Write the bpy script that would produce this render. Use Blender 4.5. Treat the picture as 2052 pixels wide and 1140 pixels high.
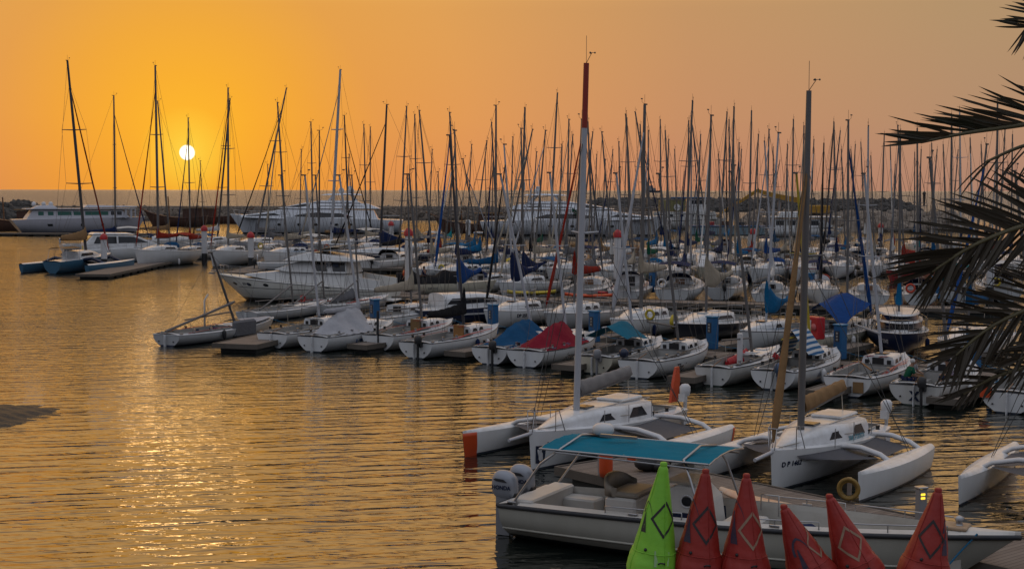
import bpy, bmesh, math, random
from mathutils import Vector, Matrix, Quaternion
random.seed(7)
R = math.radians
S = bpy.context.scene
for _o in list(bpy.data.objects):
    bpy.data.objects.remove(_o)
COL = S.collection
# ------------------------------------------------------------------ camera
CAMH = 8.0
FPX = 2900.0            # focal length in pixels of the 2052 wide photograph
PITCH = math.atan(188.5 / FPX)
cam_d = bpy.data.cameras.new('camera')
cam = bpy.data.objects.new('camera', cam_d)
COL.objects.link(cam)
cam_d.sensor_width = 36.0
cam_d.lens = 36.0 * FPX / 2052.0
cam_d.clip_start = 0.5
cam_d.clip_end = 90000
cam.location = (0, 0, CAMH)
cam.rotation_euler = (R(90) - PITCH, 0, 0)
CM = Matrix.Translation((0, 0, CAMH)) @ cam.rotation_euler.to_matrix().to_4x4() @ Matrix.Rotation(R(0.1), 4, 'Z')
cam.matrix_world = CM
S.camera = cam


def ray(px, py):
    return (CM.to_3x3() @ Vector(((px - 1026) / FPX, (570 - py) / FPX, -1.0)))


def G(px, py, z=0.0):
    """point of the horizontal plane z seen at that spot of the photograph"""
    d = ray(px, py)
    k = (z - CAMH) / d.z
    return Vector((d.x * k, d.y * k, z))


def AT(px, py, Y):
    """point at distance Y in front of the camera"""
    d = ray(px, py)
    k = Y / d.y
    return Vector((d.x * k, Y, CAMH + d.z * k))


# ------------------------------------------------------------------ light
SUN_AZ = math.atan2(375 - 1026, FPX)        # from +Y towards +X
sd = ray(375, 306).normalized()
SUN_EL = math.asin(sd.z)
world = bpy.data.worlds.new('World')
S.world = world
world.use_nodes = True
nt = world.node_tree
nt.nodes.clear()


def N(tree, typ, **kw):
    n = tree.nodes.new(typ)
    for k, v in kw.items():
        setattr(n, k, v)
    return n


def lin(c):
    return tuple(((x / 255.0) / 12.92 if x / 255.0 <= 0.04045 else ((x / 255.0 + 0.055) / 1.055) ** 2.4) for x in c) + (1.0,)


def ramp(tree, stops, interp='LINEAR'):
    n = tree.nodes.new('ShaderNodeValToRGB')
    n.color_ramp.interpolation = interp
    el = n.color_ramp.elements
    while len(el) > 1:
        el.remove(el[-1])
    el[0].position = stops[0][0]
    el[0].color = stops[0][1]
    for p, c in stops[1:]:
        e = el.new(p)
        e.color = c
    return n


def math_node(tree, op, a, b=None, clamp=False):
    n = tree.nodes.new('ShaderNodeMath')
    n.operation = op
    n.use_clamp = clamp
    for i, v in enumerate((a, b)):
        if v is None:
            continue
        if isinstance(v, (int, float)):
            n.inputs[i].default_value = v
        else:
            tree.links.new(v, n.inputs[i])
    return n.outputs[0]


def mixc(tree, fac, a, b, blend='MIX'):
    n = tree.nodes.new('ShaderNodeMix')
    n.data_type = 'RGBA'
    n.blend_type = blend
    for sock, v in ((n.inputs[0], fac), (n.inputs[6], a), (n.inputs[7], b)):
        if isinstance(v, (int, float)):
            sock.default_value = v
        elif isinstance(v, tuple):
            sock.default_value = v
        else:
            tree.links.new(v, sock)
    return n.outputs[2]


tc = N(nt, 'ShaderNodeTexCoord')
nrm = N(nt, 'ShaderNodeVectorMath', operation='NORMALIZE')
nt.links.new(tc.outputs['Generated'], nrm.inputs[0])
dotn = N(nt, 'ShaderNodeVectorMath', operation='DOT_PRODUCT')
nt.links.new(nrm.outputs[0], dotn.inputs[0])
dotn.inputs[1].default_value = sd
ang = math_node(nt, 'DEGREES', math_node(nt, 'ARCCOSINE', math_node(nt, 'MINIMUM', dotn.outputs['Value'], 0.999999)))
sep = N(nt, 'ShaderNodeSeparateXYZ')
nt.links.new(nrm.outputs[0], sep.inputs[0])
elev = math_node(nt, 'DEGREES', math_node(nt, 'ARCSINE', sep.outputs[2]))
# colour by the angle from the sun (dusty golden air)
a60 = math_node(nt, 'DIVIDE', ang, 60.0, True)
glow = ramp(nt, [(0.0, lin((255, 205, 60))), (0.012, lin((255, 194, 46))), (0.025, lin((254, 188, 46))), (0.05, lin((249, 179, 50))), (0.083, lin((241, 170, 60))),
                 (0.125, lin((230, 161, 76))), (0.183, lin((225, 160, 86))), (0.25, lin((212, 154, 94))), (0.333, lin((197, 148, 101))),
                 (0.5, lin((180, 146, 108))), (1.0, lin((150, 132, 112)))])
nt.links.new(a60, glow.inputs[0])
# pink dust towards the horizon
e8 = math_node(nt, 'DIVIDE', elev, 8.0, True)
hz = ramp(nt, [(0.0, (0.93, 0.78, 1.0, 1)), (0.12, (0.97, 0.83, 1.04, 1)), (0.35, (1.0, 0.92, 1.02, 1)), (0.7, (1.0, 0.98, 1.0, 1)), (1.0, (0.99, 1.02, 0.98, 1))])
nt.links.new(e8, hz.inputs[0])
low = mixc(nt, 1.0, glow.outputs[0], hz.outputs[0], 'MULTIPLY')
# upper dome: dimmer and cooler, with the real sky underneath
sky = N(nt, 'ShaderNodeTexSky', sky_type='NISHITA')
sky.sun_disc = False
sky.sun_elevation = SUN_EL
sky.sun_rotation = SUN_AZ
sky.dust_density = 4.0
sky.altitude = 0
skyc = mixc(nt, 1.0, sky.outputs[0], (0.10, 0.10, 0.10, 1), 'MULTIPLY')
updome = mixc(nt, 0.25, lin((218, 222, 235)), skyc)
e90 = math_node(nt, 'DIVIDE', elev, 90.0, True)
upf = ramp(nt, [(0.0, (0, 0, 0, 1)), (0.09, (0, 0, 0, 1)), (0.22, (0.35, 0.35, 0.35, 1)), (0.42, (0.85, 0.85, 0.85, 1)), (0.6, (1, 1, 1, 1))])
nt.links.new(e90, upf.inputs[0])
# far from the sun (behind the photographer) the low sky is grey blue
back = math_node(nt, 'MULTIPLY', math_node(nt, 'SUBTRACT', ang, 45.0), 1 / 60.0, True)
low2 = mixc(nt, back, low, lin((108, 112, 124)))
# pale peach haze lying above the picture's top edge, on the sunny side
pf = ramp(nt, [(0.0, (0, 0, 0, 1)), (0.08, (0, 0, 0, 1)), (0.17, (0.85, 0.85, 0.85, 1)), (0.45, (0.9, 0.9, 0.9, 1)), (1.0, (0, 0, 0, 1))])
nt.links.new(e90, pf.inputs[0])
sunny = math_node(nt, 'SUBTRACT', 1.0, math_node(nt, 'MULTIPLY', math_node(nt, 'SUBTRACT', ang, 25.0), 1 / 50.0, True))
low2 = mixc(nt, math_node(nt, 'MULTIPLY', pf.outputs[0], sunny), low2, (1.55, 0.88, 0.27, 1))
updome = mixc(nt, math_node(nt, 'MULTIPLY', sunny, 0.75), updome, lin((128, 98, 76)))
allc = mixc(nt, upf.outputs[0], low2, updome)
# disc of the sun seen through the dust
disc = math_node(nt, 'MULTIPLY', math_node(nt, 'SUBTRACT', 0.31, ang), 1 / 0.06, True)
full = mixc(nt, disc, allc, (2.2, 2.0, 1.5, 1))
halo = math_node(nt, 'MULTIPLY', math_node(nt, 'SUBTRACT', 1.8, ang), 0.45, True)
full = mixc(nt, halo, full, lin((255, 214, 70)), 'LIGHTEN')
bg = N(nt, 'ShaderNodeBackground')
nt.links.new(full, bg.inputs[0])
bg.inputs[1].default_value = 1.0
wo = N(nt, 'ShaderNodeOutputWorld')
nt.links.new(bg.outputs[0], wo.inputs[0])

sl = bpy.data.lights.new('sun', 'SUN')
sl.energy = 0.035
sl.angle = R(5)
sl.color = (1.0, 0.62, 0.28)
so = bpy.data.objects.new('sun', sl)
COL.objects.link(so)
so.rotation_euler = (-sd).to_track_quat('-Z', 'Y').to_euler()
S.view_settings.view_transform = 'Standard'
S.view_settings.look = 'None'
S.view_settings.exposure = 0.0
S.view_settings.gamma = 1.0
try:
    S.view_settings.use_curve_mapping = False
except Exception:
    pass
S.cycles.max_bounces = 6
S.cycles.glossy_bounces = 3
S.cycles.diffuse_bounces = 1
S.cycles.transparent_max_bounces = 6
S.cycles.sample_clamp_indirect = 4.0
S.cycles.caustics_reflective = False
S.cycles.caustics_refractive = False

# ------------------------------------------------------------------ materials
MATS = {}


def principled(name):
    m = bpy.data.materials.new(name)
    m.use_nodes = True
    t = m.node_tree
    b = t.nodes['Principled BSDF']
    return m, t, b


def M(name, col=None, rough=0.5, metal=0.0, dirt=0.0, dirt_col=None, scale=3.0, bump=0.0, bscale=20.0, streak=False, boot=None, wrinkle=0.0):
    """procedural paint, cloth or metal: colour with patches of dirt and a little relief"""
    if name in MATS:
        return MATS[name]
    m, t, b = principled(name)
    c = tuple(col) + (1.0,) if len(col) == 3 else col
    b.inputs['Roughness'].default_value = rough
    b.inputs['Metallic'].default_value = metal
    co = N(t, 'ShaderNodeTexCoord')
    src = None
    if dirt > 0:
        mp = N(t, 'ShaderNodeMapping')
        mp.inputs['Scale'].default_value = (1, 1, 0.25) if streak else (1, 1, 1)
        t.links.new(co.outputs['Object'], mp.inputs[0])
        nz = N(t, 'ShaderNodeTexNoise')
        nz.inputs['Scale'].default_value = scale
        nz.inputs['Detail'].default_value = 6
        nz.inputs['Roughness'].default_value = 0.65
        t.links.new(mp.outputs[0], nz.inputs[0])
        rp = ramp(t, [(0.38, (0, 0, 0, 1)), (0.72, (1, 1, 1, 1))])
        t.links.new(nz.outputs[0], rp.inputs[0])
        f = math_node(t, 'MULTIPLY', rp.outputs[0], dirt)
        dc = tuple(dirt_col) + (1.0,) if dirt_col else (c[0] * 0.45, c[1] * 0.42, c[2] * 0.36, 1)
        src = mixc(t, f, c, dc)
    if boot:
        sp = N(t, 'ShaderNodeSeparateXYZ')
        t.links.new(co.outputs['Object'], sp.inputs[0])
        bc, bz = boot
        f = math_node(t, 'LESS_THAN', sp.outputs[2], bz)
        src = mixc(t, f, src if src is not None else c, tuple(bc) + (1.0,))
    if src is not None:
        t.links.new(src, b.inputs['Base Color'])
    else:
        b.inputs['Base Color'].default_value = c
    if bump > 0:
        nb = N(t, 'ShaderNodeTexNoise')
        nb.inputs['Scale'].default_value = bscale
        nb.inputs['Detail'].default_value = 4
        t.links.new(co.outputs['Object'], nb.inputs[0])
        bp = N(t, 'ShaderNodeBump')
        bp.inputs['Distance'].default_value = bump
        t.links.new(nb.outputs[0], bp.inputs['Height'])
        t.links.new(bp.outputs[0], b.inputs['Normal'])
    MATS[name] = m
    return m


def planks(name, c1, c2, width=0.14, along='X', rough=0.8):
    if name in MATS:
        return MATS[name]
    m, t, b = principled(name)
    co = N(t, 'ShaderNodeTexCoord')
    sp = N(t, 'ShaderNodeSeparateXYZ')
    t.links.new(co.outputs['Object'], sp.inputs[0])
    ax = sp.outputs[0] if along == 'X' else sp.outputs[1]
    q = math_node(t, 'DIVIDE', ax, width)
    fl = math_node(t, 'FLOOR', q)
    fr = math_node(t, 'FRACT', q)
    gap = math_node(t, 'LESS_THAN', fr, 0.1)
    wn = N(t, 'ShaderNodeTexWhiteNoise', noise_dimensions='1D')
    t.links.new(fl, wn.inputs['W'])
    nz = N(t, 'ShaderNodeTexNoise')
    nz.inputs['Scale'].default_value = 2.5
    nz.inputs['Detail'].default_value = 7
    t.links.new(co.outputs['Object'], nz.inputs[0])
    f = math_node(t, 'ADD', math_node(t, 'MULTIPLY', wn.outputs[0], 0.5), math_node(t, 'MULTIPLY', nz.outputs[0], 0.6), True)
    c = mixc(t, f, tuple(c1) + (1,), tuple(c2) + (1,))
    c = mixc(t, gap, c, (0.012, 0.01, 0.009, 1))
    t.links.new(c, b.inputs['Base Color'])
    b.inputs['Roughness'].default_value = rough
    MATS[name] = m
    return m


def white_hull(name, c=(0.76, 0.77, 0.77), boot=(0.03, 0.04, 0.06), bz=0.06, dirt=0.25):
    return M(name, c, 0.28, 0, dirt, (c[0] * 0.62, c[1] * 0.58, c[2] * 0.48), 1.6, streak=True, boot=(boot, bz))


GEL = M('gelcoat_white', (0.74, 0.75, 0.76), 0.25, 0, 0.5, (0.36, 0.34, 0.30), 2.2)
GEL2 = M('gelcoat_cream', (0.62, 0.59, 0.50), 0.4, 0, 0.35, (0.36, 0.32, 0.25), 2.2)
NONSKID = M('deck_nonskid', (0.56, 0.58, 0.60), 0.5, 0, 0.35, (0.28, 0.27, 0.25), 3.5, 0.004, 60)
COCK = M('cockpit_liner', (0.40, 0.39, 0.37), 0.55, 0, 0.5, (0.25, 0.24, 0.22), 3.0)
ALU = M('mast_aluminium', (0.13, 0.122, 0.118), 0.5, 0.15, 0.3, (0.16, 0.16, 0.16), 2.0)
ALUW = M('mast_white_paint', (0.44, 0.45, 0.48), 0.4, 0, 0.2, (0.35, 0.34, 0.33), 2.0)
ALUD = M('mast_dark', (0.055, 0.052, 0.055), 0.45, 0.1, 0.2, (0.03, 0.03, 0.03), 2.0)
BLACK = M('black_plastic', (0.012, 0.012, 0.014), 0.5, 0, 0.3, (0.04, 0.04, 0.04), 6)
RUB = M('rub_rail_dark', (0.02, 0.022, 0.028), 0.55, 0, 0.4, (0.07, 0.065, 0.06), 4)
GLASS = M('tinted_window', (0.012, 0.014, 0.018), 0.08, 0, 0.2, (0.03, 0.03, 0.03), 3)
STEEL = M('stainless_tube', (0.42, 0.42, 0.43), 0.28, 0.9, 0.2, (0.2, 0.19, 0.17), 8)
WIRE = M('rigging_wire', (0.10, 0.095, 0.09), 0.5, 0.5, 0.2, (0.05, 0.05, 0.05), 5)
ROPE = M('rope_pale', (0.42, 0.38, 0.32), 0.9, 0, 0.4, (0.2, 0.18, 0.15), 20)
ROPEB = M('rope_blue', (0.02, 0.16, 0.30), 0.9, 0, 0.4, (0.02, 0.08, 0.15), 20)
WOOD = M('varnished_wood', (0.20, 0.09, 0.035), 0.5, 0, 0.5, (0.09, 0.04, 0.02), 5, 0.003, 30)
DARKWOOD = M('dhow_planking', (0.085, 0.035, 0.02), 0.7, 0, 0.6, (0.025, 0.012, 0.008), 1.2, 0.02, 6)


def cloth(name, c, d=0.55):
    m = M(name, c, 0.85, 0, 0.45, (c[0] * d, c[1] * d, c[2] * d), 2.0, 0.035, 4.5)
    m.node_tree.nodes['Principled BSDF'].inputs['Specular IOR Level'].default_value = 0.15
    return m


C_NAVY = cloth('canvas_navy', (0.012, 0.022, 0.07))
C_BLUE = cloth('canvas_blue', (0.008, 0.070, 0.165))
C_ROYAL = cloth('canvas_royal', (0.010, 0.055, 0.20))
C_SKY = cloth('canvas_sky_blue', (0.008, 0.12, 0.26))
C_TEAL = cloth('canvas_teal', (0.01, 0.13, 0.20))
C_TURQ = cloth('canvas_turquoise', (0.01, 0.22, 0.24))
C_GREEN = cloth('canvas_green', (0.01, 0.09, 0.05))
C_GREY = cloth('canvas_grey', (0.15, 0.15, 0.16))
C_LGREY = cloth('canvas_light_grey', (0.40, 0.40, 0.42))
C_CREAM = cloth('canvas_cream', (0.36, 0.31, 0.24))
C_TAN = cloth('canvas_tan', (0.27, 0.16, 0.075))
C_BLACK = cloth('canvas_black', (0.012, 0.012, 0.014))
C_RED = cloth('canvas_red', (0.26, 0.022, 0.012))
C_CRIM = cloth('canvas_crimson', (0.22, 0.010, 0.025))
C_WHITE = cloth('canvas_white', (0.6, 0.58, 0.55))
P_ORANGE = M('paint_orange', (0.62, 0.075, 0.015), 0.4, 0, 0.3, (0.35, 0.05, 0.015), 3)
P_RED = M('paint_red', (0.45, 0.015, 0.02), 0.4, 0, 0.3, (0.25, 0.01, 0.01), 3)
P_BLUE = M('paint_blue', (0.008, 0.10, 0.25), 0.45, 0, 0.35, (0.01, 0.07, 0.18), 3)
P_YEL = M('paint_yellow', (0.62, 0.36, 0.03), 0.5, 0, 0.5, (0.28, 0.15, 0.03), 2)
P_NAVY = M('paint_navy', (0.01, 0.018, 0.05), 0.25, 0, 0.2, (0.03, 0.035, 0.05), 2)
P_WHITE = M('paint_white', (0.62, 0.62, 0.63), 0.4, 0, 0.5, (0.5, 0.48, 0.45), 2)
LIFERED = M('lifebuoy_red', (0.55, 0.05, 0.015), 0.6, 0, 0.3, (0.3, 0.03, 0.01), 6)
LIFEYEL = M('lifebuoy_yellow', (0.55, 0.42, 0.03), 0.6, 0, 0.3, (0.3, 0.2, 0.03), 6)
DECKW = planks('pontoon_planks', (0.11, 0.085, 0.07), (0.23, 0.19, 0.16))
FASC = M('pontoon_fascia', (0.13, 0.11, 0.09), 0.8, 0, 0.6, (0.06, 0.05, 0.04), 1.5)
FLOATM = M('pontoon_float', (0.05, 0.05, 0.048), 0.8, 0, 0.6, (0.02, 0.03, 0.02), 2)
TRAMP = M('trampoline_net', (0.075, 0.075, 0.085), 0.8, 0, 0.3, (0.12, 0.115, 0.11), 5, 0.004, 80)
H_WHITE = white_hull('hull_white')
H_WHITE2 = white_hull('hull_white_worn', (0.62, 0.62, 0.60), (0.05, 0.07, 0.06), 0.05, 0.5)
H_GREY = white_hull('hull_pale_grey', (0.48, 0.49, 0.50), (0.04, 0.05, 0.09), 0.07, 0.3)
H_CREAM = white_hull('hull_cream', (0.60, 0.56, 0.45), (0.02, 0.03, 0.03), 0.07, 0.35)
H_NAVY = white_hull('hull_navy', (0.012, 0.02, 0.055), (0.25, 0.03, 0.02), 0.05, 0.2)
H_DARK = white_hull('hull_dark', (0.02, 0.022, 0.03), (0.3, 0.3, 0.3), 0.04, 0.3)
H_RED = white_hull('hull_red', (0.33, 0.012, 0.015), (0.02, 0.02, 0.02), 0.05, 0.3)
H_GREEN = white_hull('hull_pale_green', (0.50, 0.56, 0.46), (0.02, 0.04, 0.03), 0.05, 0.4)
H_LBLUE = white_hull('hull_light_blue', (0.055, 0.15, 0.24), (0.02, 0.03, 0.05), 0.04, 0.3)
# ------------------------------------------------------------------ mesh builder
class MB:
    def __init__(s):
        s.v = []
        s.f = []
        s.sm = []

    def add(s, vs, fs, smooth=False):
        k = len(s.v)
        s.v += [tuple(p) for p in vs]
        s.f += [tuple(i + k for i in f) for f in fs]
        s.sm += [smooth] * len(fs)
        return s

    def box(s, c, size, rz=0.0, taper=1.0, M4=None, bev=0.0):
        hx, hy, hz = size[0] / 2, size[1] / 2, size[2] / 2
        if bev > 0:
            bx, by, bz = [min(bev, h * 0.9) for h in (hx, hy, hz)]
            rings = []
            for z, i in ((-hz, 1), (-hz + bz, 0), (hz - bz, 0), (hz, 1)):
                x0, y0 = hx - (bx if i else 0), hy - (by if i else 0)
                x1, y1 = x0 - (bx if not i else bx * .5), y0 - (by if not i else by * .5)
                t = taper if z > 0 else 1
                rings.append([(x0 * t, -y1 * t, z), (x0 * t, y1 * t, z), (x1 * t, y0 * t, z), (-x1 * t, y0 * t, z),
                              (-x0 * t, y1 * t, z), (-x0 * t, -y1 * t, z), (-x1 * t, -y0 * t, z), (x1 * t, -y0 * t, z)])
            vs = [p for r in rings for p in r]
            fs = []
            for k in range(3):
                for i in range(8):
                    j = (i + 1) % 8
                    fs.append((k * 8 + i, k * 8 + j, k * 8 + 8 + j, k * 8 + 8 + i))
            fs += [tuple(range(7, -1, -1)), tuple(range(24, 32))]
        else:
            vs = [(sx * hx * (taper if sz > 0 else 1), sy * hy * (taper if sz > 0 else 1), sz * hz)
                  for sz in (-1, 1) for sx, sy in ((-1, -1), (1, -1), (1, 1), (-1, 1))]
            fs = [(3, 2, 1, 0), (4, 5, 6, 7), (0, 1, 5, 4), (1, 2, 6, 5), (2, 3, 7, 6), (3, 0, 4, 7)]
        m = M4 if M4 is not None else Matrix.Translation(c) @ Matrix.Rotation(rz, 4, 'Z')
        return s.add([m @ Vector(p) for p in vs], fs)

    def tube(s, pts, r, n=8, cap=True, smooth=True, squash=None):
        pts = [Vector(p) for p in pts]
        rs = r if isinstance(r, (list, tuple)) else [r] * len(pts)
        rings = []
        up = None
        for i, p in enumerate(pts):
            a = pts[max(0, i - 1)]
            b = pts[min(len(pts) - 1, i + 1)]
            d = (b - a)
            if d.length < 1e-9:
                d = Vector((0, 0, 1))
            d.normalize()
            if up is None:
                up = Vector((0, 0, 1)) if abs(d.z) < 0.9 else Vector((1, 0, 0))
            x = d.cross(up)
            if x.length < 1e-4:
                x = d.cross(Vector((0, 1, 0)))
            x.normalize()
            y = x.cross(d).normalized()
            up = y
            k = squash if squash else 1.0
            rings.append([p + x * (rs[i] * math.cos(2 * math.pi * j / n)) + y * (rs[i] * k * math.sin(2 * math.pi * j / n)) for j in range(n)])
        return s.loft(rings, cap, smooth)

    def loft(s, rings, cap=True, smooth=True, closed=True):
        n = len(rings[0])
        vs = [p for r in rings for p in r]
        fs = []
        for k in range(len(rings) - 1):
            for j in range(n if closed else n - 1):
                j2 = (j + 1) % n
                fs.append((k * n + j, k * n + j2, (k + 1) * n + j2, (k + 1) * n + j))
        s.add(vs, fs, smooth)
        if cap and closed:
            s.add(rings[0], [tuple(range(n - 1, -1, -1))])
            s.add(rings[-1], [tuple(range(n))])
        return s

    def torus(s, c, Rr, r, axis='Z', n=20, m=8, M4=None):
        vs, fs = [], []
        for i in range(n):
            a = 2 * math.pi * i / n
            for j in range(m):
                b = 2 * math.pi * j / m
                x = (Rr + r * math.cos(b)) * math.cos(a)
                y = (Rr + r * math.cos(b)) * math.sin(a)
                z = r * math.sin(b)
                p = {'Z': (x, y, z), 'X': (z, x, y), 'Y': (x, z, y)}[axis]
                p = Vector(p)
                if M4 is not None:
                    p = M4 @ p
                vs.append(p + Vector(c))
                fs.append((i * m + j, ((i + 1) % n) * m + j, ((i + 1) % n) * m + (j + 1) % m, i * m + (j + 1) % m))
        return s.add(vs, fs, True)

    def ball(s, c, r, n=12, m=8, sc=(1, 1, 1)):
        rings = []
        for i in range(m + 1):
            a = math.pi * i / m
            rr = math.sin(a) * r + 1e-4
            rings.append([(c[0] + rr * math.cos(2 * math.pi * j / n) * sc[0], c[1] + rr * math.sin(2 * math.pi * j / n) * sc[1], c[2] + math.cos(a) * r * sc[2]) for j in range(n)])
        return s.loft(rings[::-1], True, True)

    def lathe(s, prof, c=(0, 0, 0), n=24, smooth=True):
        return s.loft([[(c[0] + r * math.cos(2 * math.pi * j / n), c[1] + r * math.sin(2 * math.pi * j / n), c[2] + z) for j in range(n)] for r, z in prof], True, smooth)

    def grid(s, fn, nu, nv, smooth=True):
        vs = [fn(i / nu, j / nv) for i in range(nu + 1) for j in range(nv + 1)]
        fs = [(i * (nv + 1) + j, (i + 1) * (nv + 1) + j, (i + 1) * (nv + 1) + j + 1, i * (nv + 1) + j + 1) for i in range(nu) for j in range(nv)]
        return s.add(vs, fs, smooth)

    def prism(s, poly, y0, y1, smooth=False):
        """outline in x,z extruded from y0 to y1"""
        n = len(poly)
        vs = [(x, y0, z) for x, z in poly] + [(x, y1, z) for x, z in poly]
        fs = [tuple(range(n - 1, -1, -1)), tuple(range(n, 2 * n))] + [(i, (i + 1) % n, n + (i + 1) % n, n + i) for i in range(n)]
        return s.add(vs, fs, smooth)

    def build(s, name, mat, parent=None):
        me = bpy.data.meshes.new(name)
        me.from_pydata(s.v, [], s.f)
        me.polygons.foreach_set('use_smooth', s.sm)
        bm = bmesh.new()
        bm.from_mesh(me)
        bmesh.ops.recalc_face_normals(bm, faces=bm.faces)
        bm.to_mesh(me)
        bm.free()
        me.update()
        o = bpy.data.objects.new(name, me)
        COL.objects.link(o)
        me.materials.append(mat)
        if parent is not None:
            o.parent = parent
        return o


def tag(o, label=None, cat=None, group=None, kind=None):
    if label:
        o['label'] = label
    if cat:
        o['category'] = cat
    if group:
        o['group'] = group
    if kind:
        o['kind'] = kind
    return o


def empty(name, loc=(0, 0, 0), rz=0.0, label=None, cat=None, group=None):
    o = bpy.data.objects.new(name, None)
    COL.objects.link(o)
    o.location = loc
    o.rotation_euler = (0, 0, rz)
    return tag(o, label, cat, group)


def copy_tree(o, parent=None):
    c = o.copy()
    COL.objects.link(c)
    c.parent = parent
    for ch in list(o.children):
        copy_tree(ch, c)
    return c


def text_mesh(txt, size, shear=0.0, bold=0.0):
    """letters as a flat mesh: list of vertices (x, y) and faces, origin at the left of the base line"""
    cu = bpy.data.curves.new('lettering', 'FONT')
    cu.body = txt
    cu.size = size
    cu.shear = shear
    cu.offset = bold
    cu.resolution_u = 3
    o = bpy.data.objects.new('lettering', cu)
    COL.objects.link(o)
    dg = bpy.context.evaluated_depsgraph_get()
    me = bpy.data.meshes.new_from_object(o.evaluated_get(dg))
    vs = [(v.co.x, v.co.y) for v in me.vertices]
    fs = [tuple(p.vertices) for p in me.polygons]
    bpy.data.objects.remove(o)
    bpy.data.curves.remove(cu)
    bpy.data.meshes.remove(me)
    return vs, fs


def text_on(name, txt, size, fn, mat, parent, shear=0.0, bold=0.0, center=True):
    vs, fs = text_mesh(txt, size, shear, bold)
    if not vs:
        return None
    w = max(v[0] for v in vs) + min(v[0] for v in vs)
    if center:
        vs = [(x - w / 2, y) for x, y in vs]
    mb = MB()
    mb.add([fn(x, y) for x, y in vs], fs)
    return mb.build(name, mat, parent)


def plane_map(o, ux, uy, lift=0.0):
    o, ux, uy = Vector(o), Vector(ux).normalized(), Vector(uy).normalized()
    n = ux.cross(uy)
    return lambda x, y: o + ux * x + uy * y + n * lift


# ------------------------------------------------------------------ hulls
class Hull:
    """x forward (bow at +L/2), y to port, z up, water at z = 0"""

    def __init__(s, L, B, Fs=0.8, Fb=1.15, sag=0.12, draft=0.35, tw=0.72, tm=0.42, rake=0.7, srake=0.12, q=2.6, e=1.0, pw=2.1, chine=None, minb=0.0):
        s.L, s.B, s.Fs, s.Fb, s.sag, s.draft = L, B, Fs, Fb, sag, draft
        s.tw, s.tm, s.rake, s.srake, s.q, s.e, s.pw, s.chine, s.minb = tw, tm, rake, srake, q, e, pw, chine, minb

    def hb(s, t):
        if t < s.tm:
            k = s.tw + (1 - s.tw) * math.sin(math.pi / 2 * t / s.tm) ** 0.9
        else:
            k = max(0.0, 1 - ((t - s.tm) / (1 - s.tm)) ** s.pw)
        return max(s.B / 2 * k, s.minb)

    def sheer(s, t):
        return s.Fs * (1 - t) + s.Fb * t - s.sag * 4 * t * (1 - t)

    def keel(s, t):
        return -s.draft * (math.sin(math.pi * min(1, 0.08 + 0.87 * t)) ** 0.6) - 0.02

    def P(s, t, u, side=1, off=0.0):
        b = s.hb(t)
        z0, z1 = s.sheer(t), s.keel(t)
        if s.chine:
            uc, yc = s.chine
            yc = yc + (1 - yc) * 0 - 0.35 * max(0, t - 0.55)
            y = b * (1 - (1 - yc) * (u / uc)) if u < uc else b * yc * (1 - (u - uc) / (1 - uc))
        else:
            y = b * (1 - u ** s.q)
        z = z0 + (z1 - z0) * u ** s.e
        x = -s.L / 2 + s.L * t - s.rake * u * t ** 4 + s.srake * u * (1 - t) ** 3
        return Vector((x, side * (y + off), z))

    def u_at(s, t, z):
        z0, z1 = s.sheer(t), s.keel(t)
        return max(0.0, min(1.0, ((z - z0) / (z1 - z0)))) ** (1 / s.e)

    def mesh(s, nt=22, nu=9):
        mb = MB()
        rings = []
        for i in range(nt + 1):
            t = (i / nt)
            t = 1 - (1 - t) ** 1.25
            r = [s.P(t, j / nu, 1) for j in range(nu + 1)] + [s.P(t, j / nu, -1) for j in range(nu - 1, -1, -1)]
            rings.append(r)
        mb.loft(rings, False, True, False)
        mb.add(rings[0], [tuple(range(len(rings[0])))])
        return mb

    def side_map(s, x0, z0, side, off=0.012):
        """maps (x, y) of flat letters to the hull side, reading from outside"""
        def f(x, y):
            xx = x0 + (-x if side > 0 else x)
            z = z0 + y
            t = min(0.999, max(0.0, (xx + s.L / 2) / s.L))
            return s.P(t, s.u_at(t, z), side, off)
        return f

    def edge(s, t, k=1.0, dz=0.0, side=1):
        p = s.P(t, 0, side)
        return Vector((p.x, p.y * k, p.z + dz))


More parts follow.
